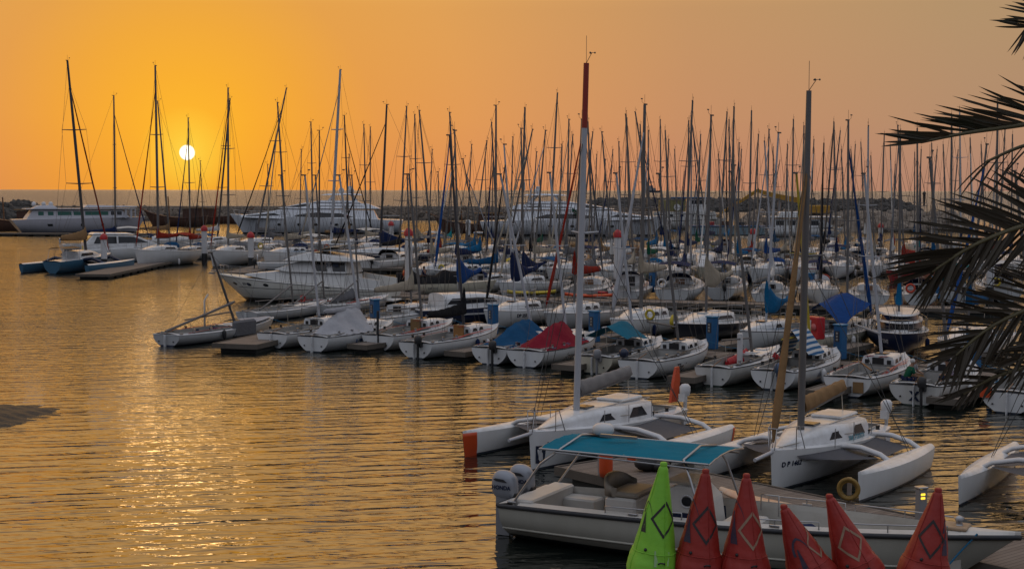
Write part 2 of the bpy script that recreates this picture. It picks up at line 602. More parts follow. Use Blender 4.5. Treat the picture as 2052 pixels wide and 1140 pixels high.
def deck(H, camber=0.07, cock=None, sole=0.25, nt=20, lower=0.0):
    """deck with an optional open well; cock = (t0, t1, half width as share of the beam)"""
    mb = MB()
    well = MB()
    vs_ = [-1, -0.8, -0.55, -0.25, 0.25, 0.55, 0.8, 1]

    def pt(t, v):
        b = H.hb(t)
        return Vector((-H.L / 2 + H.L * t, b * v, H.sheer(t) - lower + camber * (1 - v * v)))
    ts = [1 - (1 - i / nt) ** 1.2 for i in range(nt + 1)]
    if cock:
        ts = sorted(set([t for t in ts if abs(t - cock[0]) > 0.02 and abs(t - cock[1]) > 0.02] + [cock[0], cock[1]]))
    for a, b in zip(ts[:-1], ts[1:]):
        if cock and a >= cock[0] - 1e-6 and b <= cock[1] + 1e-6:
            w = cock[2]
            for v0, v1 in ((-1, -0.5 - w / 2), (-0.5 - w / 2, -w), (w, 0.5 + w / 2), (0.5 + w / 2, 1)):
                mb.add([pt(a, v0), pt(b, v0), pt(b, v1), pt(a, v1)], [(0, 1, 2, 3)], True)
        else:
            for v0, v1 in zip(vs_[:-1], vs_[1:]):
                mb.add([pt(a, v0), pt(b, v0), pt(b, v1), pt(a, v1)], [(0, 1, 2, 3)], True)
    if cock:
        t0, t1, w = cock
        n = 8
        L_ = [pt(t0 + (t1 - t0) * i / n, w) for i in range(n + 1)]
        R_ = [pt(t0 + (t1 - t0) * i / n, -w) for i in range(n + 1)]
        loop = L_ + R_[::-1]
        top = [Vector(p) for p in loop]
        lip = [Vector((p.x, p.y, p.z + 0.07)) for p in loop]
        seat = [Vector((p.x, p.y, (p.z - 0.28))) for p in loop]
        ins = [Vector((p.x, p.y * 0.55, (p.z - 0.28))) for p in loop]
        bot = [Vector((p.x, p.y * 0.5, sole)) for p in loop]
        well.loft([top, lip, [Vector((p.x, p.y * .94, p.z)) for p in lip], seat, ins, bot], False, False)
        well.add(bot, [tuple(range(len(bot)))])
    return mb, well


def toe_rail(H, r=0.022, t0=0.0, dz=0.02, n=20, out=1.0):
    mb = MB()
    for sd_ in (1, -1):
        mb.tube([H.edge(t0 + (1 - t0) * i / n, out, dz, sd_) for i in range(n + 1)], r, 5)
    mb.tube([H.edge(t0, out, dz, 1), H.edge(t0, out, dz, -1)], r, 5)
    return mb


def cabin(H, t0, t1, h0, h1, wk=0.62, deckc=0.07, front=0.5, n=10):
    """coach roof from t0 (aft, upright) to t1 (forward, sloping to nothing)"""
    mb = MB()

    def ring(t, k):
        x = -H.L / 2 + H.L * t
        zb = H.sheer(t) - 0.02
        w = min(H.hb(t) * wk * (1.0 if k < 0.4 else 1 - 0.35 * ((k - 0.4) / 0.6) ** 1.5), H.hb(t) * 0.85)
        h = (h0 + (h1 - h0) * k) + deckc
        if k > 1 - front:
            q = (k - (1 - front)) / front
            h = h * (1 - q ** 1.7) + (deckc + 0.02) * q ** 1.7
        return x, w, zb, h
    rings = []
    for i in range(n + 1):
        k = i / n
        t = t0 + (t1 - t0) * k
        x, w, zb, h = ring(t, k)
        rings.append([(x, w, zb), (x, w * 0.95, zb + h * 0.62), (x, w * 0.86, zb + h * 0.9), (x, w * 0.5, zb + h * 1.0), (x, 0, zb + h * 1.03),
                      (x, -w * 0.5, zb + h * 1.0), (x, -w * 0.86, zb + h * 0.9), (x, -w * 0.95, zb + h * 0.62), (x, -w, zb)])
    mb.loft(rings, False, True, False)
    mb.add(rings[0], [tuple(range(9))])

    def side(k, hfrac, sgn, off=0.008):
        t = t0 + (t1 - t0) * k
        x, w, zb, h = ring(t, k)
        return Vector((x, sgn * (w * (1 - 0.05 * hfrac / 0.62) + off), zb + h * hfrac))

    def top(k, v=0.0):
        t = t0 + (t1 - t0) * k
        x, w, zb, h = ring(t, k)
        return Vector((x, w * v, zb + h * (1.03 - 0.1 * v * v)))
    return mb, side, top


def window_on(side, k0, k1, f0, f1, sgn, slant=0.03, n=4):
    mb = MB()
    for j in range(n):
        a, b = k0 + (k1 - k0) * j / n, k0 + (k1 - k0) * (j + 1) / n
        mb.add([side(a + slant * (0 if j else 1) * 0, f0, sgn), side(b, f0, sgn), side(b - (slant if j == n - 1 else 0), f1, sgn), side(a + (slant if j == 0 else 0), f1, sgn)], [(0, 1, 2, 3)])
    return mb


def sail_cover(p0, p1, h0=0.55, h1=0.22, w=0.16, sag=0.06, up=0.5, seed=0, ties=True):
    """sail bundle along the boom from the mast p0 to the end p1; climbs the mast by up"""
    rnd = random.Random(seed)
    mb = MB()
    p0, p1 = Vector(p0), Vector(p1)
    d = (p1 - p0)
    L = d.length
    d.normalize()
    y = Vector((0, 0, 1)).cross(d).normalized()
    rings = []
    n = 18
    ph = rnd.random() * 6
    for i in range(n + 1):
        k = i / n
        c = p0 + d * (L * k) - Vector((0, 0, sag * math.sin(math.pi * k)))
        h = h0 * (1 - k) ** 1.3 + h1 + (up * max(0, 1 - k * 9) ** 1.4)
        ww = w * (1 - 0.35 * k) * (1 + 0.08 * math.sin(k * 31 + ph))
        if ties and i % 3 == 1:
            ww *= 0.86
            h *= 0.93
        if i == n:
            ww *= 0.6
            h *= 0.7
        r = []
        for j in range(12):
            a = 2 * math.pi * j / 12
            wob = 1 + 0.07 * math.sin(5 * a + k * 17 + ph)
            yy = math.cos(a) * ww * wob
            zz = math.sin(a)
            zz = zz * h * 0.5 + h * 0.42 if zz > 0 else zz * 0.12 + 0.42 * h * (1 + zz) * 0
            if math.sin(a) > 0:
                yy *= (1 - 0.55 * math.sin(a) ** 2)
                zz = math.sin(a) * h
            r.append(c + y * yy + Vector((0, 0, zz)) + d * (0.02 * math.sin(7 * a + ph)))
        rings.append(r)
    return mb.loft(rings, True, True)


def droop_cover(p0, p1, seed=0, h=0.55, hang=0.7, w=0.14):
    """loose canvas: high on the mast, slumped below the boom"""
    rnd = random.Random(seed)
    mb = MB()
    p0, p1 = Vector(p0), Vector(p1)
    d = p1 - p0
    y = Vector((0, 0, 1)).cross(d.normalized()).normalized()
    n = 20
    ph = rnd.random() * 6
    rings = []
    for i in range(n + 1):
        k = i / n
        top = h * (1 - k) ** 2.2 * 2.0 + 0.12
        bot = -hang * (1 - k) ** 0.8 * (0.55 + 0.45 * math.cos(k * 3.0)) - 0.12 - 0.08 * math.sin(k * 9 + ph)
        c = p0 + d * k - Vector((0, 0, 0.22 * math.sin(math.pi * k)))
        ww = w * (1 + 0.25 * math.sin(k * 13 + ph))
        r = []
        for j in range(12):
            a = 2 * math.pi * j / 12
            z = math.sin(a)
            z = top * z if z > 0 else -bot * z
            r.append(c + y * (ww * math.cos(a) * (1 + 0.2 * math.sin(3 * a + k * 11))) + Vector((0, 0, z)))
        rings.append(r)
    return mb.loft(rings, True, True)


def tent(H, pm, pe, t0, t1, drop=0.0, seed=0, dz=0.03, kin=0.98, aft_low=True):
    """boat cover hung over the boom like a tent: ridge from pm (mast) to pe (aft), sides down to the rails"""
    mb = MB()
    rnd = random.Random(seed)
    ph = rnd.random() * 6
    pm, pe = Vector(pm), Vector(pe)
    n, m = 22, 10

    def f(a, b):
        t = t1 + (t0 - t1) * a
        v = b * 2 - 1
        ridge = pm + (pe - pm) * a + Vector((0, 0, 0.34 * math.sin(math.pi * min(1, a * 1.05)) ** .8))
        e = H.edge(t, kin, dz, 1 if v > 0 else -1)
        k = abs(v)
        p = ridge.lerp(e, k)
        sag = 0.16 * math.sin(math.pi * k) * (0.7 + 0.5 * math.sin(a * 14 + ph)) + 0.03 * math.sin(a * 33 + ph + v * 2)
        p.z -= sag * max(0.15, (ridge.z - e.z))
        return p
    mb.grid(f, n, m)
    # forward flap from the ridge end to the deck ahead
    fr = [f(0, j / m) for j in range(m + 1)]
    c = H.edge(min(0.97, t1 + 0.07), 0.0, 0.30)
    mb.add(fr + [c], [(j, j + 1, m + 1) for j in range(m)], True)
    return mb


def mast_parts(root, base, top, r=0.07, mat=ALU, wire=0.010, chain=None, bow=None, stern=None, spread=(0.5,), sw=0.7, n=8, hound=0.94, head=True, rnd=random, frac=0.85, sweep=0.0):
    base, top = Vector(base), Vector(top)
    ax = top - base
    ls = ax.normalized()
    r = r * 1.12
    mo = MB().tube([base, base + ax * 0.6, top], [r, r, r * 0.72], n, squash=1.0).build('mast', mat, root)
    # spreaders
    tips = []
    for k in spread:
        p = base + ax * k
        w = sw * (1 - 0.25 * k)
        for sd_ in (1, -1):
            q = p + Vector((-sweep, sd_ * w, 0.05))
            MB().tube([p, q], [max(0.022, r * .4), max(0.014, r * .25)], 4).build('spreader', mat, mo)
            tips.append((sd_, q, k))
    wr = MB()
    hp = base + ax * frac
    if chain:
        for sd_ in (1, -1):
            c = Vector((chain[0], sd_ * chain[1], chain[2]))
            pts = [c] + [q for s_, q, k in sorted(tips, key=lambda z: z[2]) if s_ == sd_] + [hp]
            wr.tube(pts, wire, 3, cap=False)
            if spread:
                wr.tube([c + Vector((-0.25, 0, 0)), base + ax * (spread[0] * 0.97)], wire, 3, cap=False)
    if bow:
        wr.tube([Vector(bow), hp], wire, 3, cap=False)
    if stern:
        wr.tube([Vector(stern), top], wire, 3, cap=False)
    if chain or bow or stern:
        wr.build('rigging', WIRE, mo)
    if head:
        hd = MB()
        hd.tube([top, top + Vector((0, 0, 0.55))], max(0.008, wire * .8), 3)
        hd.tube([top + Vector((0, 0, 0.02)), top + Vector((0.32, 0, 0.12)), top + Vector((0.34, 0, 0.3))], max(0.010, wire), 3)
        hd.box(top + Vector((0.36, 0, 0.3)), (0.18, 0.03, 0.06))
        hd.box(top + Vector((-0.1, 0, 0.02)), (0.3, 0.09, 0.07))
        hd.build('masthead_fitting', WIRE, mo)
    return mo


def furled(root, a, b, r0, r1, mat, name='furled_headsail', seed=0):
    a, b = Vector(a), Vector(b)
    rnd = random.Random(seed)
    n = 16
    pts, rs = [], []
    for i in range(n + 1):
        k = i / n
        p = a.lerp(b, k)
        p.z -= 0.12 * math.sin(math.pi * k)
        pts.append(p)
        rs.append((r0 * math.sin(min(1, k * 7 + 0.15) * math.pi / 2) * (1 - k) + r1 * k) * (1 + 0.1 * rnd.uniform(-1, 1)))
    return MB().tube(pts, rs, 7).build(name, mat, root)


def lifeline(H, t0, t1, n, h=0.6, k=0.95, r=0.012, wires=2, pulpit=True, pushpit=True):
    mb = MB()
    for sd_ in (1, -1):
        ps = []
        for i in range(n + 1):
            t = t0 + (t1 - t0) * i / n
            p = H.edge(t, k, 0, sd_)
            mb.tube([p, p + Vector((0, 0, h))], r, 4)
            ps.append(p)
        for w in range(wires):
            mb.tube([p + Vector((0, 0, h * (w + 1) / wires)) for p in ps], r * 0.55, 3, cap=False)
    if pulpit:
        b = H.edge(0.985, 0, h + 0.05)
        for sd_ in (1, -1):
            a = H.edge(t1, k, h, sd_)
            mid = H.edge((t1 + 1) / 2, 1.0, h + 0.05, sd_)
            mb.tube([a, mid, b + Vector((0.05, 0, 0))], r * 1.2, 5)
            mb.tube([H.edge((t1 + 1) / 2, k, 0, sd_), mid], r * 1.1, 4)
            mb.tube([H.edge(0.97, k, 0, sd_), b], r * 1.1, 4)
    if pushpit:
        for sd_ in (1, -1):
            a = H.edge(t0, k, 0, sd_)
            c = H.edge(0.01, k, 0, sd_)
            c2 = H.edge(0.01, 0.35, 0, sd_)
            mb.tube([a + Vector((0, 0, h)), c + Vector((0, 0, h)), c2 + Vector((0, 0, h))], r * 1.2, 5)
            mb.tube([a + Vector((0, 0, h * .5)), c + Vector((0, 0, h * .5)), c2 + Vector((0, 0, h * .5))], r, 4)
            mb.tube([c, c + Vector((0, 0, h))], r * 1.1, 4)
            mb.tube([c2, c2 + Vector((0, 0, h))], r * 1.1, 4)
    return mb


def outboard(root, x, y, z, sc=1.0, mat=BLACK, tilt=0.0, name='outboard_motor'):
    m = Matrix.Translation((x, y, z)) @ Matrix.Rotation(tilt, 4, 'Y') @ Matrix.Scale(sc, 4)
    mb = MB()
    prof = [(0, -0.17, 0.13), (0.1, -0.2, 0.16), (0.3, -0.19, 0.17), (0.38, -0.12, 0.11), (0.4, -0.02, 0.02)]
    rings = []
    for zz, xm, w in prof:
        rings.append([m @ Vector((xm * math.cos(2 * math.pi * j / 12) * 1.15 - 0.12, w * math.sin(2 * math.pi * j / 12), zz)) for j in range(12)])
    mb.loft(rings, True, True)
    o = mb.build(name, mat, root)
    mb = MB()
    mb.loft([[m @ Vector((a * .06 - 0.14, b * 0.035, zz)) for a, b in ((-1, -1), (1, -1), (1, 1), (-1, 1))] for zz in (0, -0.75)], True, False)
    mb.box((0, 0, 0), (0.02, 0.02, 0.02), M4=m @ Matrix.Translation((-0.14, 0, -0.85)) @ Matrix.Diagonal((20, 6, 9, 1)))
    mb.box((0, 0, 0), (1, 1, 1), M4=m @ Matrix.Translation((0.02, 0, -0.05)) @ Matrix.Diagonal((0.2, 0.22, 0.25, 1)))
    mb.build('motor_leg', mat, o)
    return o


def lifebuoy(root, c, r=0.3, axis='X', mat=LIFERED, name='lifebuoy'):
    return MB().torus(c, r, r * 0.27, axis).build(name, mat, root)


def bimini(root, H, x0, x1, z, w, mat, arch=0.18):
    mb = MB()

    def f(a, b):
        v = b * 2 - 1
        return Vector((x0 + (x1 - x0) * a, w * v, z + arch * (1 - v * v) - 0.12 * (2 * a - 1) ** 2 - 0.02 * math.sin(a * 9)))
    mb.grid(f, 8, 10)
    mb.grid(lambda a, b: f(a, b) - Vector((0, 0, 0.02)), 8, 10)
    o = mb.build('bimini', mat, root)
    fr = MB()
    for xx, xf in ((x0 + 0.15, (x0 + x1) / 2), (x1 - 0.15, (x0 + x1) / 2)):
        for sd_ in (1, -1):
            t = (xf + H.L / 2) / H.L
            fr.tube([Vector((xf, sd_ * H.hb(t) * 0.9, H.sheer(t))), Vector((xx, sd_ * w, z))], 0.014, 4)
    fr.build('bimini_frame', STEEL, o)
    return o


def sprayhood(root, side, k, w, h, x, z, mat):
    mb = MB()

    def f(a, b):
        th = math.pi * b
        rr = math.sin(a * math.pi / 2)
        return Vector((x + 0.9 * a - 0.0, w * math.cos(th) * (1 - 0.25 * a), z + h * math.sin(th) ** 0.7 * math.cos(a * math.pi / 2) ** 0.5))
    mb.grid(f, 6, 12)
    return mb.build('sprayhood', mat, root)
def frame_of(h):
    f = Vector((math.sin(R(h)), math.cos(R(h)), 0))
    p = Vector((-math.cos(R(h)), math.sin(R(h)), 0))
    return f, p


def yacht(m, h, top, L=9.5, B=None, hull=H_WHITE, label='', group=None, xm=0.10, cover=C_NAVY, cstyle='cover', jib=None, mast=ALU, bim=None, hood=None,
          rail=True, ob=None, lod=1, spread=(0.5,), wheel=False, seed=0, Fs=None, Fb=None, cab=None, name='sailing_yacht', cat='sailboat', deckm=NONSKID,
          tw=0.72, stripe=None, buoy=None, boomz=None, open_=False, fenders=0, boomr=0.0, mr=None, boomlen=0.36, cabw=0.6, jibr=None, dark_comp=True, cab_mat=None,
          boat_cover=None, topm=None, rake=None, mh=None, wire=None, bulge=0):
    rnd = random.Random(seed * 13 + 5)
    B = B or (L * 0.2 + 1.15)
    Fs = Fs or (0.075 * L + 0.22)
    Fb = Fb or (0.095 * L + 0.32)
    f, p = frame_of(h)
    P = G(*m)
    C = P - f * (xm * L)
    root = empty(name, C, R(90 - h), label, cat, group)
    ca, sa = f, p

    def loc(w):
        d = Vector(w) - C
        return Vector((d.dot(f), d.dot(p), d.z))
    if lod > 0 and L > 8 and cstyle != 'none':
        rr = rnd.random()
        if hood is None and rr < .55:
            hood = rnd.choice([C_NAVY, C_CREAM, C_GREY, C_NAVY, C_BLUE, C_LGREY])
        if bim is None and rnd.random() < .28:
            bim = rnd.choice([C_NAVY, C_CREAM, C_GREY, C_BLUE, C_WHITE])
        if jib is None and rnd.random() < .55:
            jib = rnd.choice([C_WHITE, C_LGREY, C_CREAM, C_NAVY, C_GREY, C_WHITE])
        if not ob and rnd.random() < .25:
            ob = BLACK
        if buoy is None and rnd.random() < .3:
            buoy = rnd.choice([LIFERED, P_ORANGE, P_WHITE, LIFEYEL])
        if fenders == 0 and rnd.random() < .6:
            fenders = rnd.choice([2, 3, 4])
        if len(spread) == 1 and rnd.random() < .5 and L > 9.5:
            spread = (.36, .66)
    H = Hull(L, B, Fs, Fb, 0.012 * L, 0.35, tw, 0.42, rake if rake is not None else 0.07 * L, 0.03 * L if not open_ else 0.05, 2.4, 1.0, 2.1)
    nt, nu = (26, 12) if lod == 0 else ((16, 7) if lod == 1 else (11, 6))
    ho = H.mesh(nt, nu).build('hull', hull, root)
    if stripe:
        for sd_ in (1, -1):
            st = MB()
            n = 14
            ps = []
            for i in range(n + 1):
                t = 0.02 + 0.93 * i / n
                ps.append((H.P(t, H.u_at(t, H.sheer(t) - 0.10), sd_, 0.006), H.P(t, H.u_at(t, H.sheer(t) - 0.10 - stripe[1]), sd_, 0.006)))
            for a, b in zip(ps[:-1], ps[1:]):
                st.add([a[0], b[0], b[1], a[1]], [(0, 1, 2, 3)], True)
            st.build('hull_stripe', stripe[0], ho)
    # deck and well
    cock = (0.04, 0.40, 0.62) if not open_ else (0.035, 0.50, 0.70)
    dk, well = deck(H, 0.05 + 0.004 * L, cock, 0.18 if open_ else 0.30, 16 if lod < 2 else 9)
    do = dk.build('deck', deckm, root)
    well.build('cockpit', COCK, root)
    toe_rail(H, 0.025 if lod else 0.02, 0.0, 0.0, 16 if lod < 2 else 8).build('toe_rail', RUB if lod < 2 and L < 8 else GEL, root)
    # coach roof
    hc = cab if cab is not None else (0.36 + 0.018 * L)
    t0c = cock[1] + 0.005
    t1c = 0.86 if L > 8 else 0.92
    cm, side, topf = cabin(H, t0c, t1c, hc, hc * 0.85, cabw, front=0.72 if L <= 8 else 0.62, n=14 if lod < 2 else 8)
    co = cm.build('cabin', cab_mat or GEL, root)
    style = rnd.random()
    for sd_ in (1, -1):
        if lod == 2 or (style < 0.45 and L > 8):
            window_on(side, 0.05, 0.46, 0.38, 0.70, sd_, 0.06, 4).build('window', GLASS, co)
        else:
            for a, b in ((0.05, 0.22), (0.27, 0.44)):
                window_on(side, a, b, 0.36, 0.70, sd_, 0.04, 2).build('window', GLASS, co)
    xa = -L / 2 + L * t0c
    za = H.sheer(t0c)
    if dark_comp:
        cw = H.hb(t0c) * cabw * 0.34
        MB().box((xa - 0.012, 0, za + hc * 0.42), (0.03, cw * 2, hc * 0.95)).build('companionway', rnd.choice([BLACK, GLASS, WOOD]) if lod else BLACK, co)
    if lod < 2:
        hm_ = GLASS if rnd.random() < 0.6 else GEL
        for kk in (0.16, 0.52):
            c = topf(kk)
            MB().box((c.x, 0, c.z + 0.015), (0.5, 0.5, 0.05), bev=0.02).build('hatch', hm_, co)
        for sd_ in (1, -1):
            for t in ((0.14, 0.28) if lod == 0 else (0.25,)):
                e = H.edge(t, 0.80, 0.10, sd_)
                MB().lathe([(0.075, 0), (0.055, 0.07), (0.075, 0.14)], e, 8).build('winch', BLACK if sd_ > 0 else STEEL, root)
        # ropes and loose gear, never the same twice
        gear = MB()
        x0g = -L / 2 + L * cock[0]
        for k in range(7 if lod == 0 else 4):
            yy = rnd.uniform(-.55, .55) * H.hb(0.3)
            xx = x0g + rnd.uniform(.1, .95) * L * (cock[1] - cock[0])
            gear.ball((xx, yy, 0.36 + rnd.uniform(0, .22)), rnd.uniform(.08, .22), 8, 5, (rnd.uniform(.8, 2.0), 1, rnd.uniform(.4, .9)))
        g_ = gear.build('cockpit_gear', rnd.choice([BLACK, C_NAVY, C_GREY, C_CREAM, C_BLUE, P_ORANGE, C_BLACK]), root)
        g_['kind'] = 'stuff'
        lines = MB()
        for k in range(5):
            s_ = rnd.choice((-1, 1))
            a0_ = Vector((L * xm, s_ * .1, H.sheer(.6) + hc * .95))
            lines.tube([a0_, a0_ + Vector((-rnd.uniform(.5, 1.2), s_ * rnd.uniform(.1, .35), .03)), Vector((xa + .05, s_ * rnd.uniform(.2, .45), za + hc * 1.05))], .012 + .004 * lod, 3)
            e0 = H.edge(rnd.uniform(.05, .3), .9, .06, s_)
            lines.tube([e0, e0.lerp(H.edge(.6, .85, .1, s_), .5) + Vector((0, -s_ * .1, .05)), H.edge(rnd.uniform(.6, .8), .85, .1, s_)], .012 + .004 * lod, 3)
        lines.build('deck_lines', rnd.choice([ROPE, ROPEB, BLACK, P_RED]), root)['kind'] = 'stuff'
    # mast, rigging
    zd = H.sheer(0.5 + xm) + hc * (0.85 if xm > 0.02 else 0.95)
    tw_ = loc(AT(top[0], top[1], P.y))
    base = Vector((xm * L, 0, zd - 0.05))
    hgt = tw_.z - base.z
    r = mr or max(0.055, hgt * 0.0062)
    wire = wire or (0.011 if lod == 0 else 0.014)
    bowp = H.edge(0.985, 0, 0.05)
    lat = H.hb(0.5 + xm)
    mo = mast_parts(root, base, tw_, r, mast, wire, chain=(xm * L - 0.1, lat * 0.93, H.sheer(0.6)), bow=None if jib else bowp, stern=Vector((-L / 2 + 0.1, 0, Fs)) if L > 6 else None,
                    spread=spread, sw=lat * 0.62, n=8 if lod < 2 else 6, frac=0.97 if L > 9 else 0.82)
    ax = (tw_ - base)
    if topm:
        mb = MB()
        a0 = base + ax * 0.80
        mb.tube([a0, tw_], [r * 0.9, r * 0.78], 8).build('mast_tip', topm, mo)
    # boom
    bz = boomz if boomz else (1.0 if L > 8 else 0.62)
    b0 = base + ax.normalized() * bz
    bl = boomlen * L
    b1 = b0 + Vector((-bl, 0.0, 0.06 + boomr))
    if cstyle != 'none':
        bo = MB().tube([b0, b1], r * 0.62, 7).build('boom', mast if mast != ALUD else ALU, root)
        if cstyle == 'cover':
            sail_cover(b0 + Vector((0.12, 0, 0.02)), b1 + Vector((0.1, 0, 0.02)), 0.26 + 0.012 * L, 0.2, 0.13 + 0.006 * L, 0.05, 0.75, seed).build('sail_cover', cover, bo)
        elif cstyle == 'droop':
            droop_cover(b0 + Vector((0.1, 0, 0.0)), b1, seed, 0.5, 0.55).build('sail_cover', cover, bo)
        elif cstyle == 'furl':
            sail_cover(b0 + Vector((0.05, 0, 0.0)), b1 + Vector((0.1, 0, 0.0)), 0.14, 0.12, 0.10, 0.03, 0.25, seed).build('mainsail', cover, bo)
        if lod < 2:
            MB().tube([b1 + Vector((0.3, 0, 0)), Vector((b1.x + 0.35, 0, Fs + 0.1))], 0.014, 4).build('mainsheet', ROPE, bo)
    if jib:
        a = bowp + Vector((-0.1, 0, 0.25))
        b = base + ax * (0.88 if L > 7 else 0.8)
        furled(root, a, b, jibr or 0.09, 0.035, jib, seed=seed)
    if rail:
        lifeline(H, 0.06, 0.88, 6 if lod == 0 else (5 if lod == 1 else 3), 0.6, 0.95, 0.014 if lod < 2 else 0.017).build('guard_rail', STEEL, root)
    if bim:
        bimini(root, H, -L / 2 + 0.25, -L / 2 + L * 0.27, Fs + 1.75, H.hb(0.15) * 0.78, bim)
    if hood:
        sprayhood(root, side, 0, H.hb(t0c) * cabw * 0.95, 0.62, xa - 0.45, za + hc * 0.65, hood)
    if wheel:
        wb = MB()
        wb.torus((-L / 2 + L * 0.13, 0, Fs + 0.35), 0.42, 0.02, 'X')
        for j in range(6):
            a = math.pi * j / 3
            wb.tube([(-L / 2 + L * 0.13, 0, Fs + .35), (-L / 2 + L * 0.13, 0.42 * math.cos(a), Fs + .35 + 0.42 * math.sin(a))], 0.01, 4)
        wb.box((-L / 2 + L * 0.15, 0, Fs), (0.2, 0.22, 0.8))
        wb.build('steering_wheel', STEEL, root)
    if ob:
        outboard(root, -L / 2 - 0.12, -H.hb(0) * 0.35, Fs - 0.02, 1.0, ob)
    if buoy:
        lifebuoy(root, (-L / 2 + 0.05, H.hb(0) * 0.6, Fs + 0.45), 0.27, 'X', buoy)
    for j in range(fenders):
        t = 0.3 + 0.4 * j / max(1, fenders - 1) if fenders > 1 else 0.45
        sd_ = 1 if (j % 2) else -1
        e = H.edge(t, 1.0, 0, sd_)
        fb = MB()
        c = Vector((e.x, e.y + sd_ * 0.13, 0))
        fb.lathe([(0.02, 0.12), (0.09, 0.2), (0.115, 0.3), (0.115, 0.6), (0.09, 0.68), (0.02, 0.74)], c, 10)
        fb.tube([c + Vector((0, 0, .74)), e], 0.01, 4)
        fb.build('fender', rnd.choice([P_WHITE, C_NAVY, BLACK]), root)
    if lod == 0 and name == 'keelboat':
        for s_ in (1, -1):
            MB().lathe([(.035, 0), (.035, .03), (.01, .035)], (0, 0, 0), 10).build('drain_cap', BLACK, ho).matrix_local = Matrix.Translation((-L / 2 - .0, s_ * H.hb(0) * .55, Fs * .42)) @ Matrix.Rotation(R(-90), 4, 'Y')
            e = H.edge(.03, .86, .05, s_)
            MB().box(e, (.22, .06, .05)).build('stern_cleat', STEEL, root)
            tr_ = MB().tube([H.edge(.10 + .05 * i, .78, .07, s_) for i in range(8)], .022, 5)
            tr_.build('genoa_track', BLACK, root)
            MB().box((xa - .02, s_ * H.hb(t0c) * cabw * .66, za + hc * .5), (.03, .17, .17), bev=.01).build('compass_panel', BLACK, co)
        MB().tube([(-L / 2 + L * .14, -H.hb(.14) * .8, Fs + .02), (-L / 2 + L * .14, 0, Fs - .08), (-L / 2 + L * .14, H.hb(.14) * .8, Fs + .02)], .025, 6).build('traveller', BLACK, root)
        for s_ in (1, -1):
            e = H.edge(.93, .9, .05, s_)
            MB().tube([e, e + Vector((.9, s_ * .5, -.32)), e + Vector((1.7, s_ * .8, -.45))], .014, 4).build('bow_line', ROPE if s_ > 0 else ROPEB, root)
        for k in range(rnd.choice((0, 1, 2))):
            s_ = rnd.choice((1, -1))
            e = H.edge(.35 + .25 * k, 1.0, 0, s_)
            fb = MB().lathe([(0.02, 0.12), (0.09, 0.2), (0.11, 0.3), (0.11, 0.5), (0.09, 0.58), (0.02, 0.64)], Vector((e.x, e.y + s_ * .1, 0)), 10)
            fb.build('fender', rnd.choice([P_WHITE, C_NAVY, BLACK, P_BLUE]), root)
    if lod == 0:
        rd = MB()
        rd.box((-L / 2 - 0.09, 0, Fs * 0.38), (0.16, 0.035, Fs * 1.25))
        rd.build('rudder', GEL, root)
        tl = MB().tube([(-L / 2 - 0.1, 0, Fs + 0.03), (-L / 2 + 0.9, 0.05, Fs + 0.22)], 0.02, 6)
        tl.build('tiller', WOOD, root)
        ln = MB()
        for k in range(5):
            y0 = rnd.uniform(-.4, .4)
            q = [Vector((-L / 2 + L * (0.08 + 0.07 * k) + 0.12 * i, y0 + 0.18 * math.sin(i * 1.7 + k), 0.34)) for i in range(7)]
            ln.tube(q, 0.014, 4)
        ln.build('coiled_rope', ROPE, root)
    return root, H, loc, base, ax, b0, b1, side, topf
